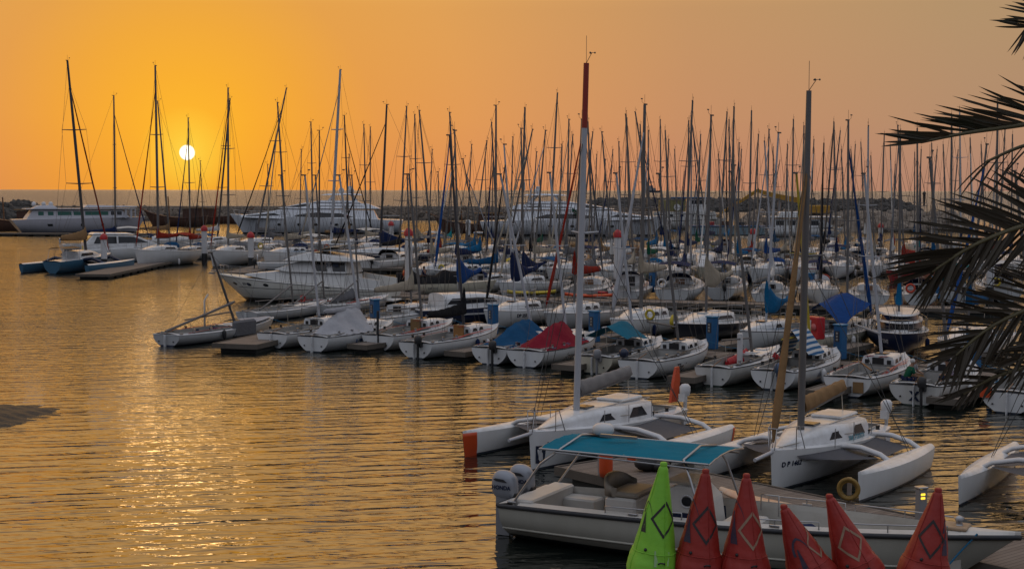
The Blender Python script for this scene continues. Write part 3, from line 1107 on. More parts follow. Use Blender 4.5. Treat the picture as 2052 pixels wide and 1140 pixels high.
# ------------------------------------------------------------------ water and far shore
def water_material():
    m = bpy.data.materials.new('sea_water')
    m.use_nodes = True
    t = m.node_tree
    t.nodes.clear()
    geo = N(t, 'ShaderNodeNewGeometry')

    def nz(scale, sx, sy, rot, detail, rough=0.5, dist=0.0, off=0.0):
        mp = N(t, 'ShaderNodeMapping')
        mp.vector_type = 'TEXTURE'
        mp.inputs['Rotation'].default_value = (0, 0, R(rot))
        mp.inputs['Scale'].default_value = (1 / sx, 1 / sy, 1)
        mp.inputs['Location'].default_value = (off, off * 0.7, 0)
        t.links.new(geo.outputs['Position'], mp.inputs[0])
        n = N(t, 'ShaderNodeTexNoise')
        n.inputs['Scale'].default_value = scale
        n.inputs['Detail'].default_value = detail
        n.inputs['Roughness'].default_value = rough
        n.inputs['Distortion'].default_value = dist
        t.links.new(mp.outputs[0], n.inputs[0])
        return n.outputs[0]
    # patches of wind: where the small ripples are strong or weak
    patch = ramp(t, [(0.38, (0.15, 0.15, 0.15, 1)), (0.62, (1, 1, 1, 1))])
    t.links.new(nz(0.035, 1, 2.2, 10, 3, 0.5, 0.6), patch.inputs[0])
    long_ = nz(1.7, 0.11, 1.0, 13, 1.5, 0.45, 0.15)
    mid = nz(2.3, 0.42, 1.0, -6, 2, 0.5, 0.6, 7.0)
    small = nz(4.5, 0.30, 1.0, 5, 3, 0.55, 0.5, 3.0)
    swell = nz(0.07, 0.5, 1.0, 20, 3, 0.55, 0.3, 3.0)
    hsum = math_node(t, 'MULTIPLY', long_, WAVE[0])
    hsum = math_node(t, 'ADD', hsum, math_node(t, 'MULTIPLY', mid, WAVE[1]))
    sep0 = N(t, 'ShaderNodeSeparateXYZ')
    t.links.new(geo.outputs['Position'], sep0.inputs[0])
    # the open basin on the left is ruffled by the breeze, the water between the boats is calm
    wy = math_node(t, 'MULTIPLY', math_node(t, 'SUBTRACT', sep0.outputs[1], 42.0), 1 / 30.0, True)
    wx = math_node(t, 'MULTIPLY', math_node(t, 'SUBTRACT', 4.0, sep0.outputs[0]), 1 / 14.0, True)
    breeze = math_node(t, 'MULTIPLY', wx, wy)
    gust = math_node(t, 'ADD', math_node(t, 'MULTIPLY', breeze, 1.6), 0.35)
    chop = nz(2.8, 0.5, 1.0, -3, 3, 0.6, 0.4, 5.0)
    hsum = math_node(t, 'ADD', hsum, math_node(t, 'MULTIPLY', math_node(t, 'MULTIPLY', chop, 0.075), breeze))
    sm = math_node(t, 'MULTIPLY', math_node(t, 'MULTIPLY', small, WAVE[2]), math_node(t, 'MULTIPLY', patch.outputs[0], gust))
    hsum = math_node(t, 'ADD', hsum, sm)
    # open sea beyond the breakwater: higher waves
    sep = N(t, 'ShaderNodeSeparateXYZ')
    t.links.new(geo.outputs['Position'], sep.inputs[0])
    sea = math_node(t, 'MULTIPLY', math_node(t, 'SUBTRACT', sep.outputs[1], 330.0), 1 / 90.0, True)
    big = nz(0.22, 0.35, 1.0, 6, 4, 0.6, 0.3, 11.0)
    hsum = math_node(t, 'ADD', hsum, math_node(t, 'MULTIPLY', math_node(t, 'MULTIPLY', big, 3.2), sea))
    hsum = math_node(t, 'ADD', hsum, math_node(t, 'MULTIPLY', math_node(t, 'MULTIPLY', swell, 1.5), sea))
    bp = N(t, 'ShaderNodeBump')
    bp.inputs['Strength'].default_value = 1.0
    bp.inputs['Distance'].default_value = 1.0
    t.links.new(hsum, bp.inputs['Height'])
    gl = N(t, 'ShaderNodeBsdfGlossy')
    t.links.new(math_node(t, 'ADD', math_node(t, 'MULTIPLY', sea, 0.30), 0.02), gl.inputs['Roughness'])
    t.links.new(mixc(t, sea, (1.0, 0.97, 0.92, 1), (0.80, 0.80, 0.84, 1)), gl.inputs['Color'])
    t.links.new(bp.outputs[0], gl.inputs['Normal'])
    df = N(t, 'ShaderNodeBsdfDiffuse')
    df.inputs['Color'].default_value = (0.010, 0.014, 0.012, 1)
    fr = N(t, 'ShaderNodeFresnel')
    fr.inputs['IOR'].default_value = WAVE[3]
    t.links.new(bp.outputs[0], fr.inputs['Normal'])
    mx = N(t, 'ShaderNodeMixShader')
    t.links.new(fr.outputs[0], mx.inputs[0])
    t.links.new(df.outputs[0], mx.inputs[1])
    t.links.new(gl.outputs[0], mx.inputs[2])
    o = N(t, 'ShaderNodeOutputMaterial')
    t.links.new(mx.outputs[0], o.inputs[0])
    return m


WAVE = (0.095, 0.045, 0.030, 2.5)
wb = MB()
W = 60000
wb.add([(-W, -300, 0), (W, -300, 0), (W, W, 0), (-W, W, 0)], [(0, 1, 2, 3)])
water = wb.build('water', water_material())
tag(water, kind='structure', label='rippled golden harbour water running out to the open sea')


def rocks(name, path, width, hgt, size, n, mat, label, seed=1, flat=None):
    """a breakwater: rubble core along path with heaped boulders"""
    rnd = random.Random(seed)
    root = empty(name, Vector(path[0]), 0, label, 'breakwater')
    o0 = Vector(path[0])
    P = [Vector(p) - o0 for p in path]
    lens = [(b - a).length for a, b in zip(P[:-1], P[1:])]
    tot = sum(lens)

    def at(s_):
        s_ *= tot
        for (a, b, l) in zip(P[:-1], P[1:], lens):
            if s_ <= l:
                return a.lerp(b, s_ / l), (b - a).normalized()
            s_ -= l
        return P[-1], (P[-1] - P[-2]).normalized()
    core = MB()
    rings = []
    for i in range(41):
        c, d = at(i / 40)
        y = Vector((-d.y, d.x, 0))
        e = 1.0 if 0 < i < 40 else 0.3
        e = min(1, 0.3 + i / 3, 0.3 + (40 - i) / 3)
        r = []
        for u, z in ((-1, -0.5), (-0.75, 0.25), (-0.42, 0.75), (0, 0.8), (0.42, 0.75), (0.75, 0.25), (1, -0.5)):
            r.append(c + y * (u * width / 2) + Vector((0, 0, z * hgt * e + rnd.uniform(-.05, .05) * hgt)))
        rings.append(r)
    core.loft(rings, True, False)
    core.build('rubble_core', mat, root)
    mb = MB()
    ico = [(-.53, 0, .85), (.53, 0, .85), (-.53, 0, -.85), (.53, 0, -.85), (0, .85, .53), (0, .85, -.53), (0, -.85, .53), (0, -.85, -.53), (.85, .53, 0), (-.85, .53, 0), (.85, -.53, 0), (-.85, -.53, 0)]
    icf = [(0, 4, 1), (0, 9, 4), (9, 5, 4), (4, 5, 8), (4, 8, 1), (8, 10, 1), (8, 3, 10), (5, 3, 8), (5, 2, 3), (2, 7, 3), (7, 10, 3), (7, 6, 10), (7, 11, 6), (11, 0, 6), (0, 1, 6), (6, 1, 10), (9, 0, 11), (9, 11, 2), (9, 2, 5), (7, 2, 11)]
    for i in range(n):
        s_ = rnd.random()
        c, d = at(s_)
        y = Vector((-d.y, d.x, 0))
        e = min(1, 0.35 + s_ * 14, 0.35 + (1 - s_) * 14)
        u = rnd.uniform(-1, 1)
        z = (1 - abs(u) ** 1.6) * 0.85 * hgt * e
        k = size * rnd.uniform(0.5, 1.25)
        q = Quaternion((rnd.random() - .5, rnd.random() - .5, rnd.random() - .5, rnd.random() - .5)).normalized()
        sc = Vector((rnd.uniform(.7, 1.2), rnd.uniform(.7, 1.2), rnd.uniform(.5, .9))) * k
        pos = c + y * (u * width / 2) + Vector((0, 0, z))
        mb.add([pos + q @ Vector((a * sc.x * rnd.uniform(.8, 1.15), b * sc.y, cc * sc.z)) for a, b, cc in ico], icf)
    bo = mb.build('boulders', mat, root)
    bo['kind'] = 'stuff'
    return root, at


ROCK_D = M('rock_dark', (0.085, 0.078, 0.07), 0.9, 0, 0.7, (0.03, 0.028, 0.026), 0.6, 0.1, 1.5)
ROCK_L = M('rock_pale', (0.27, 0.22, 0.175), 0.9, 0, 0.6, (0.12, 0.10, 0.08), 0.35, 0.1, 1.5)
ROCK_M = M('rock_brown', (0.17, 0.135, 0.105), 0.9, 0, 0.7, (0.06, 0.05, 0.04), 0.5, 0.1, 1.5)
CONC = M('quay_concrete', (0.22, 0.20, 0.18), 0.9, 0, 0.5, (0.1, 0.09, 0.08), 0.5, 0.01, 8)
SAND = M('wet_sand', (0.032, 0.025, 0.018), 0.6, 0, 0.7, (0.014, 0.011, 0.009), 1.4, 0.05, 6)

# left and middle breakwater, top about 410..440
def GY(px, Y, z=0):
    return Vector(((px - 1026) / FPX * Y * 1.0, Y, z))


rocks('near_breakwater', [GY(-120, 372), GY(470, 385), GY(1010, 398), GY(1440, 388)], 17, 3.2, 1.15, 2600, ROCK_M,
      'long brown rock breakwater behind the moored yachts on the left and centre', 3)
rocks('rock_mound', [GY(-190, 318), GY(-40, 322), GY(72, 345)], 12, 5.2, 1.2, 420, ROCK_D, 'dark rock mound at the far left edge behind the explorer yacht', 12)
br = empty('breakwater_wall', GY(880, 400, 0), 0, 'low pale concrete wall along the top of the rock breakwater', 'wall')
wl = MB()
for a, b in ((-1400, 960),):
    p, q = GY(-100, 390), GY(960, 404)
    o_ = GY(880, 400)
    d = (q - p).normalized()
    y = Vector((-d.y, d.x, 0))
    n_ = 30
    for i in range(n_):
        c = p.lerp(q, (i + .5) / n_) - o_
        wl.box(c + Vector((0, 0, 2.6)), ((q - p).length / n_ - 0.05, 5.5, 1.9), math.atan2(d.y, d.x))
wl.build('wall_blocks', M('seawall_concrete', (0.30, 0.26, 0.22), 0.9, 0, 0.5, (0.15, 0.13, 0.11), 0.1), br)
rocks('pale_breakwater', [GY(1490, 300), GY(1700, 292), GY(1925, 296)], 15, 3.6, 1.35, 700, ROCK_L,
      'breakwater of big pale boulders on the right behind the excavator boat', 5)
rocks('far_breakwater', [GY(1170, 540), GY(1500, 560), GY(1822, 575)], 26, 4.6, 1.5, 2200, ROCK_D,
      'dark flat topped breakwater farthest out on the right', 9)
# sand bar at the left edge
sb = MB()
o_ = G(20, 840)


def sandf(a, b):
    x = (b - 0.5) * 2
    y = (a - 0.5) * 2
    rr = math.sqrt(x * x + y * y)
    z = 0.42 * (1 - rr ** 2) + 0.05 * math.sin(7 * x + 3 * y) + 0.03 * math.sin(19 * x - 11 * y) + 0.02 * math.sin(31 * y + 17 * x) - 0.05
    c, s_ = math.cos(0.25), math.sin(0.25)
    X, Y = x * 4.6, y * 3.4
    return Vector((X * c - Y * s_ - 3.1, X * s_ + Y * c + 0.2, z if rr < 1.15 else -0.3))


sb.grid(sandf, 60, 60)
so_ = sb.build('sand_bar', SAND)
so_.location = o_
tag(so_, 'dark wet sand bar rising from the water at the left edge', 'sand bar')
# land under the foreground (quay) and the sea bed
q = MB()
q.box((8, -14, 0.6), (70, 71.6, 3.2), bev=0.06)
quay = q.build('quay', CONC)
tag(quay, 'concrete quay in the foreground under the buoys', kind='structure')


# ------------------------------------------------------------------ pontoons
def pontoon(a, b, w, label, group=None, name='pontoon_walkway', z=0.5, along='X', sides=True):
    a, b = Vector(a), Vector(b)
    a.z = b.z = 0
    d = b - a
    L = d.length
    rz = math.atan2(d.y, d.x)
    root = empty(name, a, rz, label, 'pontoon', group)
    MB().box((L / 2, 0, z - 0.03), (L, w, 0.06)).build('deck', DECKW, root)
    for s_ in (1, -1):
        MB().box((L / 2, s_ * (w / 2 + 0.03), z - 0.09), (L, 0.06, 0.24)).build('edge_board', FASC, root)
    MB().box((-0.03, 0, z - 0.09), (0.06, w + 0.12, 0.24)).build('edge_board', FASC, root)
    MB().box((L + 0.03, 0, z - 0.09), (0.06, w + 0.12, 0.24)).build('edge_board', FASC, root)
    n = max(2, min(14, int(L / 2.6)))
    for i in range(n):
        MB().box((L * (i + .5) / n, 0, z - 0.36), (L / n * 0.72, w * 0.86, 0.5), bev=0.05).build('float', FLOATM, root)
    return root


def pedestal(p, label, sc=1.0):
    root = empty('power_pedestal', (p[0], p[1], 0.5), R(35), label, 'power pedestal', 'blue power pedestals along the pontoons')
    bb = MB().box((0, 0, 0.75 * sc), (0.38, 0.50, 1.5 * sc), bev=0.03).build('cabinet', P_BLUE, root)
    c = MB().box((0, 0, 1.5 * sc + 0.035), (0.44, 0.56, 0.07), bev=0.02).build('lid', M('pedestal_lid', (0.05, 0.2, 0.36), 0.5), root)
    pn = MB()
    pn.box((-0.195, 0, 1.02 * sc), (0.02, 0.26, 0.48))
    pn.build('socket_panel', M('socket_panel', (0.03, 0.035, 0.05), 0.4), bb)
    for z in (0.88, 1.02, 1.16):
        MB().box((-0.21, 0.0, z * sc), (0.03, 0.1, 0.09)).build('socket', M('socket_grey', (0.3, 0.3, 0.28), 0.5), bb)
    return root


def pile(p, label, hgt=4.2, r=0.22, cap=P_RED, white=True, name='mooring_pile', dark=True):
    root = empty(name, (p[0], p[1], 0), 0, label, 'mooring pile', 'white mooring piles with coloured caps')
    MB().lathe([(r, -1), (r, 1.2)], n=14).build('lower_sleeve', BLACK if dark else P_WHITE, root)
    MB().lathe([(r * 1.02, 1.2), (r * 1.02, hgt)], n=14).build('post', P_WHITE, root)
    MB().lathe([(r * 1.25, hgt), (r * 1.25, hgt + 0.3), (r * 0.8, hgt + 0.5), (0.02, hgt + 0.62)], n=14).build('cap', cap, root)
    return root


# pier A: nearest walkway
def nudge(p, dx=0, dy=0):
    return Vector((p.x + dx, p.y + dy, 0))


A0, A1 = G(722, 655, 0.5), G(2120, 764, 0.5)
pontoon(A0, A1, 2.4, 'near wooden walkway with blue pedestals behind the front row of small keelboats')
dA = (A1 - A0).normalized()
nA = Vector((-dA.y, dA.x, 0))      # away from the viewer
for i, (px, py, l) in enumerate(((751, 656, 'blue pedestal behind the grey tented keelboat, first from the left on the near walkway'),
                                 (988, 669, 'blue pedestal standing behind the boat with the big blue cover'),
                                 (1191, 685, 'blue pedestal in front of the white sloop, right of the tall white mast'),
                                 (1427, 699, 'blue pedestal in front of the dark hulled sailboat with a yellow hose'),
                                 (1683, 719, 'blue pedestal in front of the boat draped with a blue tarpaulin'),
                                 (1951, 742, 'blue pedestal half hidden behind the palm fronds'))):
    pedestal(G(px, py, 0.5), l)
# long finger on the left and the fingers between the boats
fg = 'narrow finger pontoons between the front row boats'
pontoon(G(470, 690, 0.45), G(735, 632, 0.45), 2.3, 'wide wooden finger pontoon ending at the far left beside the open keelboat', None, 'finger_pontoon', 0.45)
for i, (px, py, L_) in enumerate(((716, 692, 4.5), (912, 706, 5.0), (1130, 733, 6.5), (1365, 757, 6.5), (1640, 785, 6.8), (1890, 800, 6.5))):
    p = G(px, py, 0.4)
    f_, _ = frame_of(33)
    lbl = ('finger pontoon beside the grey tented boat', 'finger pontoon left of the blue covered boat', 'finger pontoon between the crimson cover and the teal cover',
           'finger pontoon between the two white keelboats right of centre', 'finger pontoon right of the boat with the striped cloth', 'finger pontoon behind the boat with three seated men')[i]
    pontoon(p, p + f_ * L_, 1.1, lbl, fg, 'finger_pontoon', 0.42)
for i, px in enumerate((1120, 1380, 1600, 1850)):
    py = (688, 702, 716, 735)[i]
    p = G(px, py, 0.4)
    f_, _ = frame_of(36)
    pontoon(p, p + f_ * 7.5, 1.0, 'far side finger pontoon ' + ('behind the crimson boat', 'left of the dark hull', 'right of the white sloop with the furled blue sail', 'left of the palm fronds')[i], 'far side finger pontoons', 'finger_pontoon', 0.42)
# pier B
B0, B1 = G(780, 592, 0.5), G(2140, 622, 0.5)
pontoon(B0, B1, 2.4, 'second wooden walkway behind the row of yachts with blue covers')
for px, py, l in ((1308, 586, 'blue pedestal on the second walkway beside the navy bimini yacht'), (1453, 561, 'small blue pedestal far back between white yachts'),
                  (1624, 590, 'blue pedestal on the second walkway beside the yacht showing its bow'), (1876, 598, 'blue pedestal on the second walkway behind the palm')):
    pedestal(G(px, py, 0.5), l, 1.0)
# pier C, D further back, E outermost
pontoon(G(690, 536, 0.5), G(2200, 545, 0.5), 2.6, 'third walkway lost among the middle rows of masts')
pontoon(G(760, 503, 0.5), G(2200, 508, 0.5), 2.6, 'farthest walkway in front of the big motor yachts')
pontoon(G(186, 551, 0.4), G(330, 522, 0.4), 3.0, 'dark pontoon end with a white pile beside the blue trimaran', None, 'floating_pontoon', 0.45)
pontoon(G(470, 547, 0.4), G(590, 520, 0.4), 2.6, 'low pontoon end between two white yachts on the left', None, 'floating_pontoon', 0.4)
pontoon(G(788, 594, 0.4), G(850, 570, 0.4), 2.4, 'short pontoon stub by the stern of the motor cruiser', None, 'floating_pontoon', 0.42)
pontoon(G(395, 470, 0.4), G(-60, 468, 0.4), 3.0, 'low quay strip in front of the white trawler yacht', None, 'floating_pontoon', 0.5)
for px, py, ht, l in ((209, 543, 3.1, 'red capped white pile on the dark pontoon end at far left'), (410, 530, 3.6, 'red capped white pile left of the round bowed yacht'),
                      (503, 540, 3.2, 'red capped white pile at the low pontoon end on the left'), (784, 505, 3.4, 'thick red capped white pile behind the navy race yacht'),
                      (819, 596, 4.6, 'tall red capped white pile behind the stern of the motor cruiser'), (1237, 590, 4.4, 'red capped white pile just right of the tall white mast'),
                      (1508, 540, 3.6, 'red capped white pile in the middle of the right hand yachts'), (1764, 505, 3.2, 'red capped white pile in front of the pale boulders'),
                      (1983, 608, 3.8, 'red capped white pile between the palm fronds'), (696, 472, 3.0, 'small red capped pile in front of the left superyacht')):
    pile(G(px, py), l, ht, 0.30 if py < 545 else 0.28)
for px, py, l in ((1070, 480, 'grey capped white pile in front of the middle superyacht'), (1340, 480, 'white capped pile right of the middle superyacht'), (938, 487, 'white capped pile among the masts left of the middle superyacht')):
    pile(G(px, py), l, 3.0, 0.35, P_WHITE)
# ------------------------------------------------------------------ front row of keelboats
GF = 'small keelboats moored in the front row'
FRONT_H = 31


def front(stern, top, label, h=FRONT_H, L=7.0, **kw):
    f, _ = frame_of(h)
    s_ = G(*stern)
    xm = kw.pop('xm', 0.07)
    m = s_ + f * (L / 2 + xm * L)
    # back to pixels
    c = CM.inverted() @ m
    px = 1026 + FPX * c.x / -c.z
    py = 570 - FPX * c.y / -c.z
    args = dict(L=L, B=2.45, hull=H_WHITE, xm=xm, lod=0, rail=False, open_=True, cstyle='bare', mast=ALU, Fs=0.78, Fb=1.05, cab=0.42, tw=0.78, spread=(0.55,), boomz=0.75, boomlen=0.42,
                name='keelboat', cat='keelboat', group=GF, mr=0.062, wire=0.009, cabw=0.58)
    args.update(kw)
    return yacht((px, py), h, top, label=label, **args)


def add_tent(y, mat, name='boat_cover', hi=0.15, t0=0.03, t1=0.56, low=0.25, seed=1, kin=1.0):
    root, H, loc, base, ax, b0, b1, side, topf = y
    tent(H, b0 + Vector((0.02, 0, hi)), Vector((-H.L / 2 + 0.1, 0, H.Fs + low)), t0, t1, seed=seed, kin=kin).build(name, mat, root)


# leftmost open boat
y = front((333, 694), (424, 507), 'leftmost open keelboat with bare raised boom and stubby mast, off the finger pontoon end', 27, L=9.2, hull=H_GREY, xm=0.12, cab=0.12, B=2.2, Fs=0.6, Fb=0.75,
          boomr=-0.2, spread=(), mast=ALUD)
root, H = y[0], y[1]
MB().tube([(-H.L / 2 + 0.1, 0.1, 0.75), (1.0, 0.0, 1.9)], 0.07, 8).build('raised_pole', ALU, root)
c = MB()
c.tube([(-0.9, 0.5, 0.7), (-0.9, 0.5, 2.1), (-0.6, 0.5, 2.4)], 0.05, 6)
c.build('crane_post', STEEL, root)
MB().box((0.6, -0.98, 0.55), (1.9, 0.3, 0.9), bev=0.1).build('side_fender', C_GREY, root)
MB().grid(lambda a, b: H.edge(0.62 + 0.33 * a, (2 * b - 1) * 0.98, 0.16 + 0.22 * math.sin(math.pi * b) * (1 - a)), 6, 8).build('foredeck_cover', C_LGREY, root)

# three dinghies beyond the long finger
for i, (mx, my, tp, hull, lab) in enumerate(((588, 634, (563, 352), H_GREY, 'grey race dinghy with raised boom, nearest the tip of the long finger'),
                                            (650, 622, (632, 352), H_WHITE2, 'white race dinghy with red fittings, second along the far side of the long finger'),
                                            (719, 620, (705, 352), H_GREY, 'race dinghy with black mast foot, closest to the walkway beyond the long finger'))):
    y = yacht((mx, my), 28, tp, label=lab, L=8.4, B=2.2, hull=hull, xm=0.06, lod=0, rail=False, open_=True, cstyle='bare', mast=ALU, Fs=0.6, Fb=0.75, cab=0.14, tw=0.75, spread=(0.5,), boomz=0.5,
              boomlen=0.45, name='race_dinghy', cat='dinghy', group='race dinghies beyond the long finger', mr=0.055, seed=i + 3, wire=0.009)
    MB().tube([(-3.3, -0.3, 0.7), (0.4, 0.0, 2.0)], 0.055, 7).build('raised_pole', ALU, y[0])
    if i == 1:
        MB().torus((-1.2, 0.5, 0.9), 0.22, 0.06, 'Y').build('rope_drum', P_RED, y[0])
    if i == 2:
        sail_cover(Vector((-0.3, 0, 0.85)), Vector((-2.6, 0, 0.7)), 0.35, 0.25, 0.3, 0.0, 0.1, 3).build('sail_bag', C_GREY, y[0])

y = front((545, 699), (611, 352), 'white keelboat lettered DRAMA with open cockpit, left of the grey tent', 29, mast=ALUW, seed=2)
text_on('name_lettering', 'DRAMA', 0.30, y[1].side_map(-1.1, 0.36, -1), P_NAVY, y[0], shear=0.3, bold=0.006)
y = front((627, 706), (680, 352), 'white keelboat with big blue letters on its side under a pale grey tent cover', 30, mast=ALUW, cstyle='furl', cover=C_LGREY, seed=3)
add_tent(y, C_LGREY, hi=0.1, t0=0.14, t1=0.58, low=0.15, seed=3)
text_on('name_lettering', 'NEMO', 0.44, y[1].side_map(-0.9, 0.22, -1), M('letter_blue', (0.01, 0.10, 0.36), 0.4), y[0], shear=0.25, bold=0.02)
y = front((757, 703), (820, 350), 'white keelboat with tan companion board, between the grey tent and the black boom cover', 30, ob=None, seed=4)
MB().box((-0.12, 0.0, 1.02), (0.04, 0.6, 0.62)).build('companion_board', M('plywood', (0.26, 0.15, 0.06), 0.6, 0, 0.4), y[0])
MB().tube([(-3.5, 0, 0.2), (-3.5, 0, 1.0), (-3.45, 0.02, 2.0)], 0.07, 6).build('rudder_stock', BLACK, y[0])
y = front((832, 719), (901, 272), 'white keelboat with black outboard, black boom cover and tall dark mast', 31, L=7.6, mast=ALUD, cstyle='cover', cover=C_BLACK, ob=BLACK, seed=5, xm=0.06, fenders=1)
MB().box((-0.02, 0.0, 1.02), (0.04, 0.6, 0.62)).build('companion_board', M('plywood_warm', (0.42, 0.20, 0.06), 0.6, 0, 0.4), y[0])
y = front((980, 731), (1003, 350), 'white keelboat lettered Jakup under a big blue cover', 31, mast=ALUW, cstyle='none', seed=6, ob=BLACK)
add_tent(y, C_BLUE, hi=-0.1, t0=0.06, t1=0.60, low=0.02, seed=6)
text_on('name_lettering', 'Jakup', 0.33, y[1].side_map(-1.0, 0.30, -1), M('letter_teal', (0.03, 0.10, 0.14), 0.4), y[0], shear=0.4)
y = front((1052, 737), (1102, 347), 'white keelboat lettered Josephine under a crimson cover', 30, mast=ALUW, cstyle='none', seed=7)
add_tent(y, C_CRIM, hi=-0.12, t0=0.05, t1=0.60, low=0.02, seed=8)
text_on('name_lettering', 'Josephine', 0.38, y[1].side_map(-0.95, 0.30, -1), P_NAVY, y[0], shear=0.4)
y = front((1188, 750), (1235, 348), 'pale keelboat with a teal cloth slung over its boom, right of the crimson cover', 31, hull=H_CREAM, mast=ALUW, cstyle='bare', seed=8, ob=M('outboard_grey', (0.2, 0.2, 0.21), 0.4))
root, H, loc, base, ax, b0, b1, side, topf = y


def awn(a, b):
    v = 2 * b - 1
    r = b0.lerp(b1, 0.15 + 0.72 * a) + Vector((0, 0, 0.12))
    return r + Vector((0, v * 1.05, -abs(v) * 0.62 + 0.08 * math.sin(a * 5 + v * 2)))


MB().grid(awn, 10, 10).build('boom_awning', C_TEAL, root)
y = front((1278, 759), (1321, 349), 'white keelboat lettered The J with dark square companionway', 32, hull=H_WHITE, seed=9, boomr=0.4)
text_on('name_lettering', 'The J', 0.40, y[1].side_map(-1.55, 0.28, -1), P_NAVY, y[0], shear=0.15, bold=0.008)
MB().ball((-3.4, 0.72, 1.05), 0.22).build('cloth_bundle', P_NAVY, y[0])
for s_ in (1, -1):
    MB().lathe([(0.0, 0), (0.09, 0), (0.09, 0.02)], (0, 0, 0), 12).build('instrument_dial', BLACK, y[0]).matrix_local = Matrix.Translation((0.10, s_ * 0.62, 1.05)) @ Matrix.Rotation(R(-90), 4, 'Y')
y = front((1428, 774), (1466, 345), 'open keelboat with red cloths and yellow gear inside, right of The J', 33, hull=H_WHITE2, cab=0.12, seed=10, L=7.0, B=2.1, boomr=0.1)
root, H = y[0], y[1]
sail_cover(Vector((0.5, 0.3, 0.7)), Vector((-0.9, 0.55, 0.66)), 0.3, 0.2, 0.28, 0, 0.0, 4).build('red_cloth', P_RED, root)
sail_cover(Vector((0.6, -1.0, 0.66)), Vector((1.6, -0.9, 0.55)), 0.25, 0.2, 0.2, 0, 0.0, 6).build('red_cloth', P_RED, root)
MB().ball((-2.9, 0.1, 0.5), 0.28, sc=(1.4, 1.6, 0.6)).build('yellow_gear', LIFEYEL, root)
MB().box((-0.6, 0.1, 1.1), (0.16, 0.22, 1.7), bev=0.03).build('white_post', P_WHITE, root)
y = front((1548, 782), (1596, 348), 'white keelboat with a blue and white striped cloth over the boom', 33, hull=H_WHITE, seed=11, mast=M('mast_yellow', (.45, .34, .02), .5, 0, .3), cstyle='bare', L=7.2, ob=M('outboard_blue', (0.05, 0.09, 0.16), 0.4), fenders=2)
root, H, loc, base, ax, b0, b1, side, topf = y
STR = bpy.data.materials.new('striped_awning')
STR.use_nodes = True
_t = STR.node_tree
_b = _t.nodes['Principled BSDF']
_b.inputs['Roughness'].default_value = 0.85
_co = N(_t, 'ShaderNodeTexCoord')
_sp = N(_t, 'ShaderNodeSeparateXYZ')
_t.links.new(_co.outputs['Object'], _sp.inputs[0])
_f = math_node(_t, 'LESS_THAN', math_node(_t, 'FRACT', math_node(_t, 'DIVIDE', _sp.outputs[2], 0.20)), 0.5)
_t.links.new(mixc(_t, _f, (0.55, 0.56, 0.56, 1), (0.01, 0.10, 0.24, 1)), _b.inputs['Base Color'])


def awn2(a, b):
    v = 2 * b - 1
    r = b0.lerp(b1, 0.05 + 0.6 * a) + Vector((0, 0, 0.28))
    return r + Vector((0, v * 0.75, -abs(v) * 1.0 - 0.05 * math.sin(a * 6 + v)))


MB().grid(awn2, 10, 10).build('striped_cloth', STR, root)
text_on('name_lettering', 'Summer', 0.26, y[1].side_map(-1.2, 0.42, -1), M('letter_blue'), root, shear=0.4)
text_on('name_lettering', 'Affair', 0.26, y[1].side_map(-1.2, 0.16, -1), M('letter_blue'), root, shear=0.4)
y = front((1697, 796), (1732, 349), 'white keelboat with tan patch on its stern and a wooden pole in the cockpit', 33, hull=H_WHITE, mast=ALUW, seed=12, boomr=0.55, boomz=1.0, L=7.1)
root, H = y[0], y[1]
MB().tube([(-2.2, -0.5, 0.95), (-0.6, 0.6, 1.1)], 0.035, 6).build('wooden_pole', WOOD, root)
MB().box((-H.L / 2 - 0.02, -0.45, 0.42), (0.03, 0.42, 0.42)).build('stern_board', M('plywood'), root)
MB().ball((0.35, 0.0, 0.95), 0.05).build('stern_light', P_WHITE, root)
y = front((1832, 813), (1863, 317), 'white keelboat carrying three seated men, in front of the palm fronds', 34, hull=H_WHITE2, seed=13, cstyle='none', B=2.5, L=7.0, ob=BLACK)
MEN = y
text_on('stern_number', 'X', 0.5, lambda a, b: Vector((-y[1].L / 2 - 0.03, -a + 0.0, 0.2 + b)), P_NAVY, y[0], bold=0.02)
y = front((2018, 829), (2034, 344), 'white keelboat with orange board on its stern, at the right edge', 34, hull=H_WHITE, seed=14, cstyle='furl', cover=C_TAN, L=7.0)
MB().box((-y[1].L / 2 - 0.1, 0.75, 0.8), (0.05, 0.4, 0.5)).build('orange_board', P_ORANGE, y[0])
MB().tube([(-2.2, -1.15, 0.55), (-0.8, -1.3, 0.6)], 0.16, 10).build('side_fender', P_BLUE, y[0])

# ------------------------------------------------------------------ far side of the near walkway
GB_ = 'sailboats on the far side of the near walkway'
y = yacht((824, 652), 30, (816, 350), L=7.5, hull=H_WHITE, cover=C_CREAM, cstyle='cover', label='white sloop with a long cream sail cover, left of the navy striped motor boat', group=GB_, lod=0, seed=21, open_=False, boomz=1.0, boomlen=0.5)
y = yacht((921, 637), 206, (911, 262), L=8.0, hull=H_WHITE, cover=C_ROYAL, cstyle='droop', label='white sloop with royal blue boom cover above the navy striped boat', group=GB_, lod=0, seed=22, boomz=1.6, boomlen=0.36)
y = yacht((1032, 652), 212, (1010, 290), L=8.5, hull=H_WHITE, cover=C_NAVY, cstyle='droop', label='white sloop lettered DP 255 with a heavy navy boom cover and slim pale mast', group=GB_, lod=0, seed=23, boomz=2.0, mast=ALUW, boomlen=0.33, jib=C_BLACK)
text_on('registration', 'DP 255', 0.26, y[1].side_map(1.8, 0.62, 1), P_NAVY, y[0], bold=0.01)
